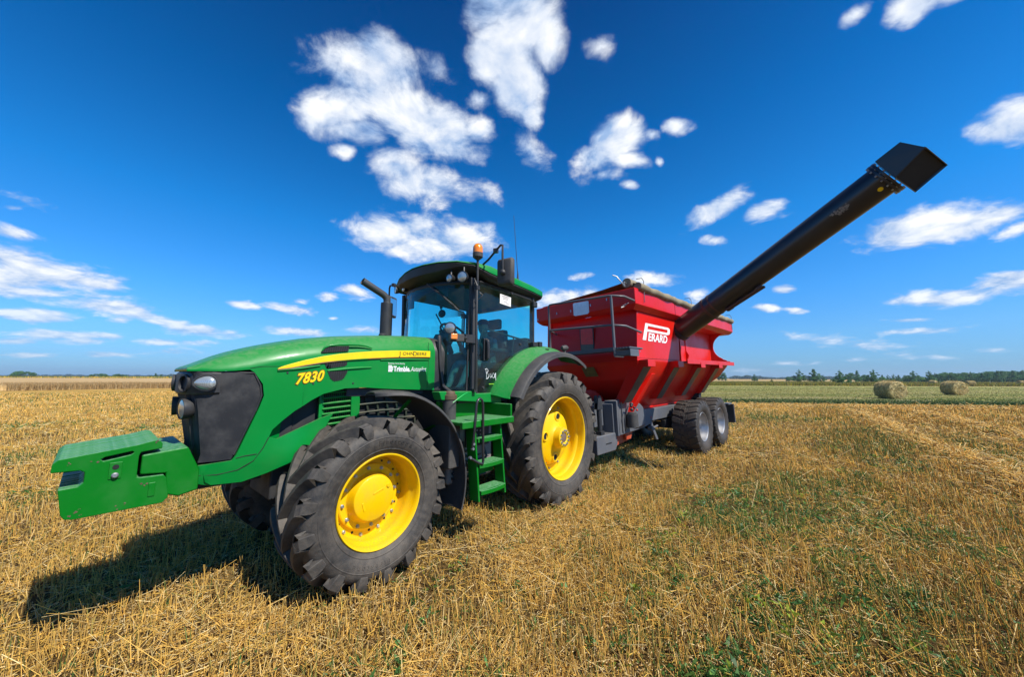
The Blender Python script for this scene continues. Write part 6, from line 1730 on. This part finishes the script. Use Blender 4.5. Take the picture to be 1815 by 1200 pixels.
# ------------------------------------------------------------------ mown hay field on the right
def flat_poly(name, poly, z, mat):
    mb = MB(); mb.add([(x, y, z) for x, y in poly], [tuple(range(len(poly)))])
    o = mb.build(name, mat, None, 0); return tag(o, kind='structure')
def field_mat(name, cols, sc=.5, st=.18, rot=0.12, fine=6.0):
    m, t, b = mat_new(name)
    oc = t.new('ShaderNodeTexCoord').outputs['Object']
    rt = t.new('ShaderNodeMapping', inp={0: oc}); rt.inputs['Rotation'].default_value = (0, 0, rot)
    s = t.vmath('MULTIPLY', rt.outputs[0], (st, 1, 1))
    a = t.noise(s, sc, 6, .65); f = t.noise(oc, fine, 5, .7); g = t.noise(s, sc * 3.1, 5, .65)
    c = t.mix(t.smooth(a, .36, .64), cols[0], cols[1])
    c = t.mix(t.math('MULTIPLY', t.smooth(g, .56, .68), .75), c, cols[2])
    c = t.mix(t.math('MULTIPLY', t.smooth(f, .40, .75), .55), c, tuple(v * .5 for v in cols[0]))
    setp(b, t, Base_Color=c, Roughness=.95); b.inputs['Specular IOR Level'].default_value = .1
    return m
HAY = [(-8, 29.4), (16.3, 26.3), (34.3, 24.0), (120, 13.0), (420, -20), (420, 72), (125, 86.4), (56, 89), (-8, 92)]
flat_poly('hay_field', HAY, .008, field_mat('mown_grass', ((.17, .20, .045), (.38, .33, .10), (.58, .48, .22)), .42, .12))
flat_poly('grass_verge', [(-8, 29.35), (16.3, 26.25), (34.3, 23.95), (120, 12.9), (120, 17), (36, 28.5), (18, 30.5), (-8, 33.5)], .012, field_mat('rough_grass', ((.065, .12, .030), (.13, .17, .05), (.20, .19, .07)), .8, .3))
flat_poly('tilled_strip', [(-8, 38.2), (14, 34.6), (24, 34.2), (24, 34.9), (14, 35.6), (-8, 39.6)], .016, field_mat('turned_earth', ((.10, .075, .04), (.13, .10, .05), (.16, .15, .06)), 1.2, .3))
def tuft_field(name, n, region, h, cols, mat, w_=.05, label=None, lean=.25):
    x, y = region(n); N = len(x)
    hh = h[0] + (h[1] - h[0]) * RNG.random(N)
    ln = RNG.normal(0, lean, (N, 2))
    B = np.stack([x, y, np.full(N, -.02)], -1); TT = np.stack([x + ln[:, 0] * hh, y + ln[:, 1] * hh, hh], -1)
    if callable(cols): c = cols(x, y) * (.75 + .5 * RNG.random((N, 1)))
    else:
        cols = np.array(cols); c = cols[RNG.integers(0, len(cols), N)] * (.7 + .6 * RNG.random((N, 1)))
    ww = w_ * (.6 + .8 * RNG.random(N))
    o = stem_mesh(name, B, TT, ww, ww * .5, c.astype(np.float32), mat)
    return tag(o, label, kind='stuff')
def reg_hay(n):
    d = np.exp(RNG.uniform(math.log(25), math.log(80), n)); b = RNG.uniform(R(24), R(60), n)
    x, y = d * np.tan(b), d
    k = hay_side(x, y - .4) & (y < 86); return x[k], y[k]
def hay_tone(x, y):
    q = NB(x * .05 + y * .01, y * .42, 4, .6)[:, None]; p = NG(x * .12, y * .9, 3)[:, None]
    c = np.array([.20, .24, .05]) * (1 - sstep(q, .42, .60)) + np.array([.42, .37, .12]) * sstep(q, .42, .60)
    w_ = sstep(p, .60, .72) * .7
    return c * (1 - w_) + np.array([.60, .50, .27]) * w_
tuft_field('hay_stubble', 52000, reg_hay, (.03, .09), hay_tone, M['leaf'], .055, 'short mown grass with pale hay wisps on the hay field', 1.6)
def reg_verge(n):
    x = RNG.uniform(-6, 90, n); e = 26.2 + (16.3 - x) * .128; y = e + RNG.gamma(2, .8, n); return x, y
tuft_field('verge_grass', 26000, reg_verge, (.08, .26), [(.05, .12, .025), (.08, .15, .03), (.16, .18, .05)], M['leaf'], .05, 'strip of rough green grass between stubble and hay field', .5)
def reg_weed(n):
    b = RNG.uniform(R(20), R(58), n); d = 88.5 + RNG.gamma(1.6, 14, n); return d * np.tan(b), d
tuft_field('tall_weeds', 42000, reg_weed, (.35, .85), [(.14, .17, .03), (.22, .23, .035), (.32, .29, .03), (.44, .36, .03), (.30, .24, .07)], M['leaf'], .13, 'band of tall yellow flowering weeds behind the hay field', .25)
flat_poly('fallow_field', [(-20, 88), (60, 86), (135, 84), (480, 70), (900, 260), (900, 420), (-60, 420)], .006, field_mat('fallow', ((.34, .24, .10), (.42, .31, .14), (.28, .24, .06)), .06, .2, fine=.6))
# ------------------------------------------------------------------ standing wheat on the left
WE = [(-160, -95), (-64.2, 44.9), (-55.3, 58.0), (-20, 110)]
def wheat_front(t):
    seg = WE; k = np.clip(t * 3, 0, 2.999); i = k.astype(int); f = k - i
    P = np.array(seg); return P[i] * (1 - f[:, None]) + P[i + 1] * f[:, None]
def reg_wheat(n):
    t = .28 + .72 * RNG.random(n); p = wheat_front(t)
    back = RNG.gamma(1.2, 6.0, n)
    nx = np.array([-.83, .56])
    p = p + nx * back[:, None]; return p[:, 0], p[:, 1]
tuft_field('wheat_crop', 60000, reg_wheat, (.62, .88), [(.46, .30, .12), (.54, .37, .17), (.38, .23, .085), (.60, .44, .22)], M['straw'], .06, 'pale standing wheat crop along the left of the stubble', .12)
mb = MB()
W2 = [(x, y, 0) for x, y in WE]
fr = [(-160, -95), (-64.4, 45.1), (-55.5, 58.2), (-20.2, 110.2)]
bk = [(-900, 320), (-420, 330), (-260, 300), (-120, 260)]
mb.add([(x, y, .0) for x, y in fr] + [(x - .5, y + .3, .70) for x, y in fr] + [(x, y, .70) for x, y in bk], [(0, 1, 5, 4), (1, 2, 6, 5), (2, 3, 7, 6), (4, 5, 9, 8), (5, 6, 10, 9), (6, 7, 11, 10)])
wc = mb.build('wheat_canopy', field_mat('wheat_mass', ((.42, .27, .11), (.52, .36, .17), (.46, .31, .14)), .10, .4, fine=1.5), None, 0)
tag(wc, 'close packed pale wheat canopy stretching to the left horizon', kind='stuff')
def reg_sun(n):
    b = RNG.uniform(R(-58), R(-38), n); d = RNG.uniform(265, 330, n); return d * np.tan(b) , d
tuft_field('sunflower_field', 26000, reg_sun, (.9, 1.9), [(.62, .42, .0), (.70, .46, .01), (.30, .28, .03), (.10, .16, .03)], M['leaf'], .8, 'thin yellow band of sunflowers along the left horizon', .1)

# ------------------------------------------------------------------ round hay bales
def bale_mesh():
    mb = MB(); rb, L = .76, 1.36
    n, mseg = 48, 9; rg = []
    rr = random.Random(3)
    prof = [(.02, -L / 2 + .03), (.25, -L / 2 + .01), (.5, -L / 2), (.70, -L / 2 + .01), (rb, -L / 2 + .06)] + [(rb, -L / 2 + .06 + (L - .12) * i / 6) for i in range(1, 7)] + [(.70, L / 2 - .01), (.5, L / 2), (.25, L / 2 - .01), (.02, L / 2 - .03)]
    for r, h in prof:
        rg.append([((r * (1 + .02 * rr.uniform(-1, 1)) + .012 * rr.uniform(-1, 1)) * math.cos(q), h + .015 * rr.uniform(-1, 1), (r * (1 + .02 * rr.uniform(-1, 1))) * math.sin(q) * (.97 if math.sin(q) < 0 else 1.0)) for q in (2 * PI * i / n for i in range(n))])
    mb.loft(rg); me = mb.mesh('bale')
    me.polygons.foreach_set('use_smooth', [True] * len(me.polygons))
    m, t, b = mat_new('baled_hay')
    oc = t.new('ShaderNodeTexCoord').outputs['Object']
    sx = t.new('ShaderNodeSeparateXYZ', inp={0: oc})
    rad = t.math('SQRT', t.math('ADD', t.math('POWER', sx.outputs[0], 2), t.math('POWER', sx.outputs[2], 2)))
    an = t.math('ARCTAN2', sx.outputs[2], sx.outputs[0])
    pv = t.new('ShaderNodeCombineXYZ', inp={0: t.math('MULTIPLY', rad, 26), 1: t.math('MULTIPLY', an, 2.2), 2: t.math('MULTIPLY', sx.outputs[1], 9)}).outputs[0]
    n1 = t.noise(pv, 1.0, 6, .7); n2 = t.noise(oc, 30, 5, .7)
    face = t.smooth(t.math('ABSOLUTE', sx.outputs[1]), .60, .66)  # end faces painted paler as if lit, curved side kept darker
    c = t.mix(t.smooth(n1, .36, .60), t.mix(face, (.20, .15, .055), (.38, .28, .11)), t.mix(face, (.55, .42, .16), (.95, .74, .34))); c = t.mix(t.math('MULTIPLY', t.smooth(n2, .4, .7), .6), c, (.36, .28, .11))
    setp(b, t, Base_Color=c, Roughness=.9)
    bn = t.new('ShaderNodeBump', inp={'Strength': 1.0, 'Distance': .05, 'Height': n1}); t.l.new(bn.outputs[0], b.inputs['Normal'])
    me.materials.append(m)
    return me
def bale_wisps():
    N = 1500; q = RNG.random(N) * 6.28
    side = RNG.random(N) < .55
    r = np.where(side, .765, np.sqrt(RNG.random(N)) * .74); h = np.where(side, RNG.uniform(-.66, .66, N), np.where(RNG.random(N) < .5, -.685, .685))
    B = np.stack([r * np.cos(q), h, r * np.sin(q)], -1)
    tang = np.stack([-np.sin(q), RNG.normal(0, .25, N), np.cos(q)], -1); rad = np.stack([np.cos(q), 0 * q, np.sin(q)], -1) * np.where(side, RNG.normal(.18, .2, N), RNG.normal(0, .3, N))[:, None]
    out = np.stack([0 * q, np.where(side, 0, np.sign(h) * np.abs(RNG.normal(.1, .15, N))), 0 * q], -1)
    L = RNG.uniform(.08, .30, N)[:, None]
    TT = B + (tang + rad + out) * L
    TT[:, 2] = np.maximum(TT[:, 2], -.75)
    c = np.array([[.70, .54, .24], [.52, .39, .15], [.34, .26, .10], [.80, .66, .35]])[RNG.integers(0, 4, N)] * (.7 + .6 * RNG.random((N, 1)))
    return B, TT, np.full(N, .022), c
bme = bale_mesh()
bl0 = None
for (px, py, rz, sc, lab) in ((35.35, 33.0, R(-4), 1.08, 'large round hay bale in front, the biggest of the bales on the mown field'),
                              (51.6, 41.2, R(-7), 1.05, 'second largest round hay bale, set right of and beyond the front bale'),
                              (126.6, 105.9, R(15), .95, 'tiny far hay bale seen between the two large bales'),
                              (118.7, 91.2, R(60), .95, 'small far hay bale just right of the second largest bale'),
                              (160.3, 110.8, R(70), .95, 'small far hay bale at the right edge of the field')):
    if bl0 is None:
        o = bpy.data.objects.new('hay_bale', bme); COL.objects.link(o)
        B, TT, W_, C = bale_wisps()
        wo = stem_mesh('loose_wisps', B, TT, W_, W_ * .6, C.astype(np.float32), M['straw']); wo.parent = o; wo['kind'] = 'stuff'
        bl0 = o
    else:
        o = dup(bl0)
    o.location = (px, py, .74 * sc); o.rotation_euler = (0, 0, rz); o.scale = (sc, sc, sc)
    tag(o, lab, 'hay bale', 'round hay bales on the mown field')

# ------------------------------------------------------------------ trees and bushes
def tree_proto(kind, seed, leaves):
    """unit-height tree: returns trunk mesh and crown mesh"""
    rr = np.random.default_rng(seed)
    mb = MB(); lims = []
    if kind != 'bush':
        mb.tube([(0, 0, -.02), (.004, .003, .2), (-.004, .004, .5), (.0, .0, .85)], [.022, .018, .012, .004], 7)
    nl = {'cone': 16, 'round': 14, 'bush': 12, 'tall': 18}[kind]
    clumps = []
    for i in range(nl):
        a = i * 2.4 + rr.uniform(-.4, .4); u = (i + .5) / nl
        if kind == 'cone': z = .10 + .82 * u; reach = .36 * (1 - u) ** .75 + .03
        elif kind == 'tall': z = .10 + .84 * u; reach = (.24 * math.sin(PI * min(1, u * .95 + .22)) + .03)
        elif kind == 'round': z = .14 + .68 * u; reach = .36 * math.sin(PI * (.22 + .66 * u)) + .03
        else: z = .20 + .55 * (u ** .7); reach = .75 * math.sqrt(max(0, 1 - (u * 1.0) ** 2)) * rr.uniform(.5, 1.0)
        reach *= rr.uniform(.75, 1.2)
        p = Vector((math.cos(a) * reach, math.sin(a) * reach, z))
        z0 = max(0, z - reach * .7) if kind != 'bush' else 0
        mb.tube([(0, 0, z0), tuple(p * .5 + Vector((0, 0, z0 * .5 + .02))), tuple(p)], [.009, .006, .003], 5)
        clumps.append((p, (.135 * (1.2 - u) if kind == 'cone' else .115 * (1.2 - .7 * u) if kind == 'tall' else .17 if kind == 'round' else .20) * rr.uniform(.7, 1.25)))
    if kind in ('cone', 'tall'): clumps += [(Vector((0, 0, .97)), .03), (Vector((0, 0, .88)), .045), (Vector((0, 0, .75)), .075), (Vector((0, 0, .55)), .12), (Vector((0, 0, .35)), .18), (Vector((0, 0, .15)), .17)]
    if kind == 'round': clumps += [(Vector((0, 0, .3)), .22), (Vector((0, 0, .6)), .22)]
    tm = mb.mesh('trunk')
    pts = []; tone = []
    for p, r in clumps:
        k = int(leaves * (r ** 2) / sum(q[1] ** 2 for q in clumps))
        d = rr.normal(0, 1, (k, 3)); d /= np.linalg.norm(d, axis=1, keepdims=True)
        q = np.array(p) + d * r * (rr.random((k, 1)) ** .45) * np.array([1.0, 1.0, .8])
        pts.append(q); tone.append(np.full(k, rr.uniform(.75, 1.3)))
    Pn = np.concatenate(pts); tn = np.concatenate(tone); Pn[:, 2] = np.where(Pn[:, 2] < .01, rr.random(len(Pn)) * .2, Pn[:, 2])
    N = len(Pn); s = (.030 if kind != 'bush' else .045) * rr.uniform(.7, 1.4, N)
    a = rr.normal(0, 1, (N, 3)); a /= np.linalg.norm(a, axis=1, keepdims=True)
    b = np.cross(a, rr.normal(0, 1, (N, 3))); b /= np.linalg.norm(b, axis=1, keepdims=True)
    V = np.stack([Pn - a * s[:, None], Pn + b * s[:, None] * .6, Pn + a * s[:, None], Pn - b * s[:, None] * .6], 1).reshape(-1, 3)
    F = np.arange(N * 4).reshape(-1, 4)
    cm = bpy.data.meshes.new('crown')
    cm.vertices.add(len(V)); cm.vertices.foreach_set('co', V.astype(np.float32).ravel())
    cm.loops.add(N * 4); cm.loops.foreach_set('vertex_index', F.astype(np.int32).ravel())
    cm.polygons.add(N); cm.polygons.foreach_set('loop_start', np.arange(0, N * 4, 4, dtype=np.int32)); cm.update(calc_edges=True)
    at = cm.attributes.new('tone', 'FLOAT_COLOR', 'POINT')
    col = np.array([.085, .185, .055]) * (tn * rr.uniform(.75, 1.3, N))[:, None]
    C = np.ones((N, 4, 4), np.float32); C[:, :, :3] = col[:, None, :]; at.data.foreach_set('color', C.ravel())
    cm.materials.append(M['leaf']); tm.materials.append(M['bark'])
    return tm, cm
M['bark'] = plain('bark', (.10, .08, .06), .9)
PR = {k: [tree_proto(k, s + 3 * i, nl) for i in range(2)] for k, s, nl in (('cone', 1, 2200), ('tall', 2, 1900), ('round', 5, 2600), ('bush', 7, 2200))}
def tree(name, kind, var, px, depth, h, label, cat, group=None, wide=1.0):
    x = (px - 907.5) / 620 * depth
    o = bpy.data.objects.new(name, None); COL.objects.link(o); o.empty_display_size = .3
    o.location = (x, depth, -.05); o.scale = (h * wide, h * wide, h); o.rotation_euler = (0, 0, random.uniform(0, 6))
    tag(o, label, cat, group)
    for nm, me in zip(('trunk', 'crown'), PR[kind][var % 2]):
        c = bpy.data.objects.new(nm, me); COL.objects.link(c); c.parent = o
    return o
K = 'cone'
for nm, kind, px, dep, h, wd, lab, cat in (
    ('broad_tree', 'round', 1278, 230, 6.2, .95, 'lone rounded green tree just behind the rear end of the red trailer', 'tree'),
    ('young_tree', 'cone', 1335, 235, 5.0, .9, 'lone small conical tree standing apart on the open horizon', 'tree'),
    ('sapling', 'tall', 1365, 190, 1.7, 1.2, 'tiny light green sapling in the weed band left of the dark round bush', 'tree'),
    ('bush', 'round', 1396, 225, 3.4, 1.3, 'dark rounded bush left of the broad conical tree', 'bush'),
    ('young_tree', 'cone', 1414, 190, 6.9, 1.05, 'broad full conical green tree, the largest left of the tall slender one', 'tree'),
    ('slender_tree', 'tall', 1440, 190, 7.2, 1.25, 'tall uneven tree with a forked pointed top right of the broad conical tree', 'tree'),
    ('young_tree', 'cone', 1456, 205, 4.2, .9, 'short pointed tree between the forked tree and the bushy spiked one', 'tree'),
    ('bushy_tree', 'cone', 1486, 106, 4.5, 1.15, 'bushy tree with one thin spike, rooted nearest in the weed band', 'tree'),
    ('broad_tree', 'round', 1503, 215, 6.0, 1.0, 'dark rounded tree directly behind the spiked bushy tree', 'tree'),
    ('slender_tree', 'tall', 1516, 195, 6.6, 1.0, 'slim pointed tree left of the tree that rises behind the front hay bale', 'tree'),
    ('broad_tree', 'round', 1529, 230, 5.0, 1.1, 'low dark tree filling the gap left of the front hay bale', 'tree'),
    ('young_tree', 'cone', 1545, 160, 6.2, 1.3, 'full conical tree rising directly behind the front hay bale', 'tree'),
    ('slender_tree', 'tall', 1560, 215, 4.4, 1.0, 'first small pointed tree above the front bale, counted from its left', 'tree'),
    ('young_tree', 'cone', 1570, 215, 4.6, .9, 'second small pointed tree above the front bale, counted from its left', 'tree'),
    ('young_tree', 'cone', 1580, 205, 4.9, .9, 'third and tallest small pointed tree above the front bale', 'tree'),
    ('slender_tree', 'tall', 1589, 205, 4.2, 1.2, 'slim small tree above the right rim of the front bale', 'tree'),
    ('young_tree', 'cone', 1597, 215, 3.4, 1.0, 'low pointed tree right of the front bale, left of the wide bushy tree', 'tree'),
    ('broad_tree', 'round', 1604, 240, 4.8, 1.0, 'dark round tree touching the left side of the wide bushy tree', 'tree'),
    ('bushy_tree', 'cone', 1615, 190, 6.4, 1.35, 'wide bushy tree between the two large bales', 'tree'),
    ('broad_tree', 'round', 1626, 215, 4.2, 1.1, 'low round tree hugging the right side of the wide bushy tree', 'tree'),
    ('young_tree', 'cone', 1643, 190, 6.6, .95, 'tall conical tree at the left end of the dark wood', 'tree'),
    ('bush', 'bush', 44, 300, 7.2, 1.35, 'largest dark bush on the left horizon, nearest the picture edge', 'bush'),
    ('bush', 'bush', 182, 330, 5.2, 1.75, 'left one of the twin rounded bushes on the left horizon', 'bush'),
    ('bush', 'bush', 215, 330, 4.8, 1.75, 'right one of the twin rounded bushes on the left horizon', 'bush'),
    ('slender_tree', 'tall', 280, 330, 5.2, 1.5, 'tallest of the small trees on the horizon just left of the tractor nose', 'tree'),
    ('slender_tree', 'tall', 271, 340, 3.4, 1.4, 'small tree left of the tallest one near the tractor nose', 'tree'),
    ('slender_tree', 'tall', 289, 345, 4.2, 1.2, 'small slim tree right of the tallest one near the tractor nose', 'tree'),
    ('slender_tree', 'tall', 302, 350, 3.8, 1.5, 'last small tree beside the headlamps of the tractor', 'tree')):
    tree(nm, kind, len(lab), px, dep, h, lab, cat, None, wd)
rr = random.Random(12)
px = 1654.0; i = 0
while px < 1850:
    dep = rr.uniform(215, 250); top = 13 + 5 * (px - 1654) / 160 + rr.uniform(-2.5, 2.5)
    tree('wood_tree', rr.choice(['round', 'round', 'cone', 'tall']), i, px, dep, (top + 2.5) * dep / 620, 'one of the dark trees forming the wood on the right horizon', 'tree', 'trees of the wood on the right horizon', rr.uniform(1.0, 1.35))
    px += rr.uniform(2.6, 4.6); i += 1
# far woods: reads as one mass
def far_woods(name, p0, p1, depth, h0, h1, n, label, seed):
    rr = np.random.default_rng(seed)
    px = rr.uniform(p0, p1, n); d = depth * rr.uniform(.95, 1.1, n); x = (px - 907.5) / 620 * d
    env = h0 + (h1 - h0) * (.5 + .5 * np.sin(px * .05 + seed) * np.sin(px * .021 + 1)) * (.75 + .25 * np.sin(px * .31))
    z = rr.random(n) ** .7 * env
    s = depth * .0016 * rr.uniform(.6, 1.4, n)
    a = rr.normal(0, 1, (n, 3)); a /= np.linalg.norm(a, axis=1, keepdims=True)
    P = np.stack([x, d, z], -1)
    C = np.array([.055, .105, .085]) * rr.uniform(.6, 1.4, (n, 1))  # bluish cast of distance haze put into the leaf colour
    o = stem_mesh(name, P - a * s[:, None], P + a * s[:, None], s * 1.2, s * 1.2, C.astype(np.float32), M['leaf'])
    tag(o, label, kind='stuff')
far_woods('far_woods', 1292, 1500, 900, 3, 12, 9000, 'low bluish wood on the horizon behind the lone trees', 2)
far_woods('far_woods', -60, 320, 1100, 2, 9, 9000, 'thin dark line of far woods along the left horizon', 5)
far_woods('far_woods', 1230, 1900, 1500, 2, 7, 9000, 'faint line of distant woods along the right horizon', 8)
def reg_under(n):
    x = RNG.uniform(0, 1, n); d = RNG.uniform(205, 218, n); px = 1600 + 260 * x; return (px - 907.5) / 620 * d, d
tuft_field('undergrowth', 9000, reg_under, (.6, 2.2), [(.03, .075, .018), (.045, .10, .025), (.06, .11, .03)], M['leaf'], .6, 'dense green undergrowth along the foot of the wood', .4)
# ------------------------------------------------------------------ thin summer haze over the fields
mb = MB(); mb.bb(-3100, 3100, -3100, 3100, -1.2, 45)
hm = bpy.data.materials.new('summer_haze'); hm.use_nodes = True; T = NT(hm.node_tree); T.n.clear()
pv = T.new('ShaderNodeVolumePrincipled'); pv.inputs['Color'].default_value = (0.62, 0.82, 1.0, 1); pv.inputs['Density'].default_value = 0.00022; pv.inputs['Anisotropy'].default_value = 0.2
T.new('ShaderNodeOutputMaterial', inp={1: pv.outputs[0]})
tag(mb.build('haze', hm, None, 0), 'thin pale blue summer haze over the far fields', kind='stuff')
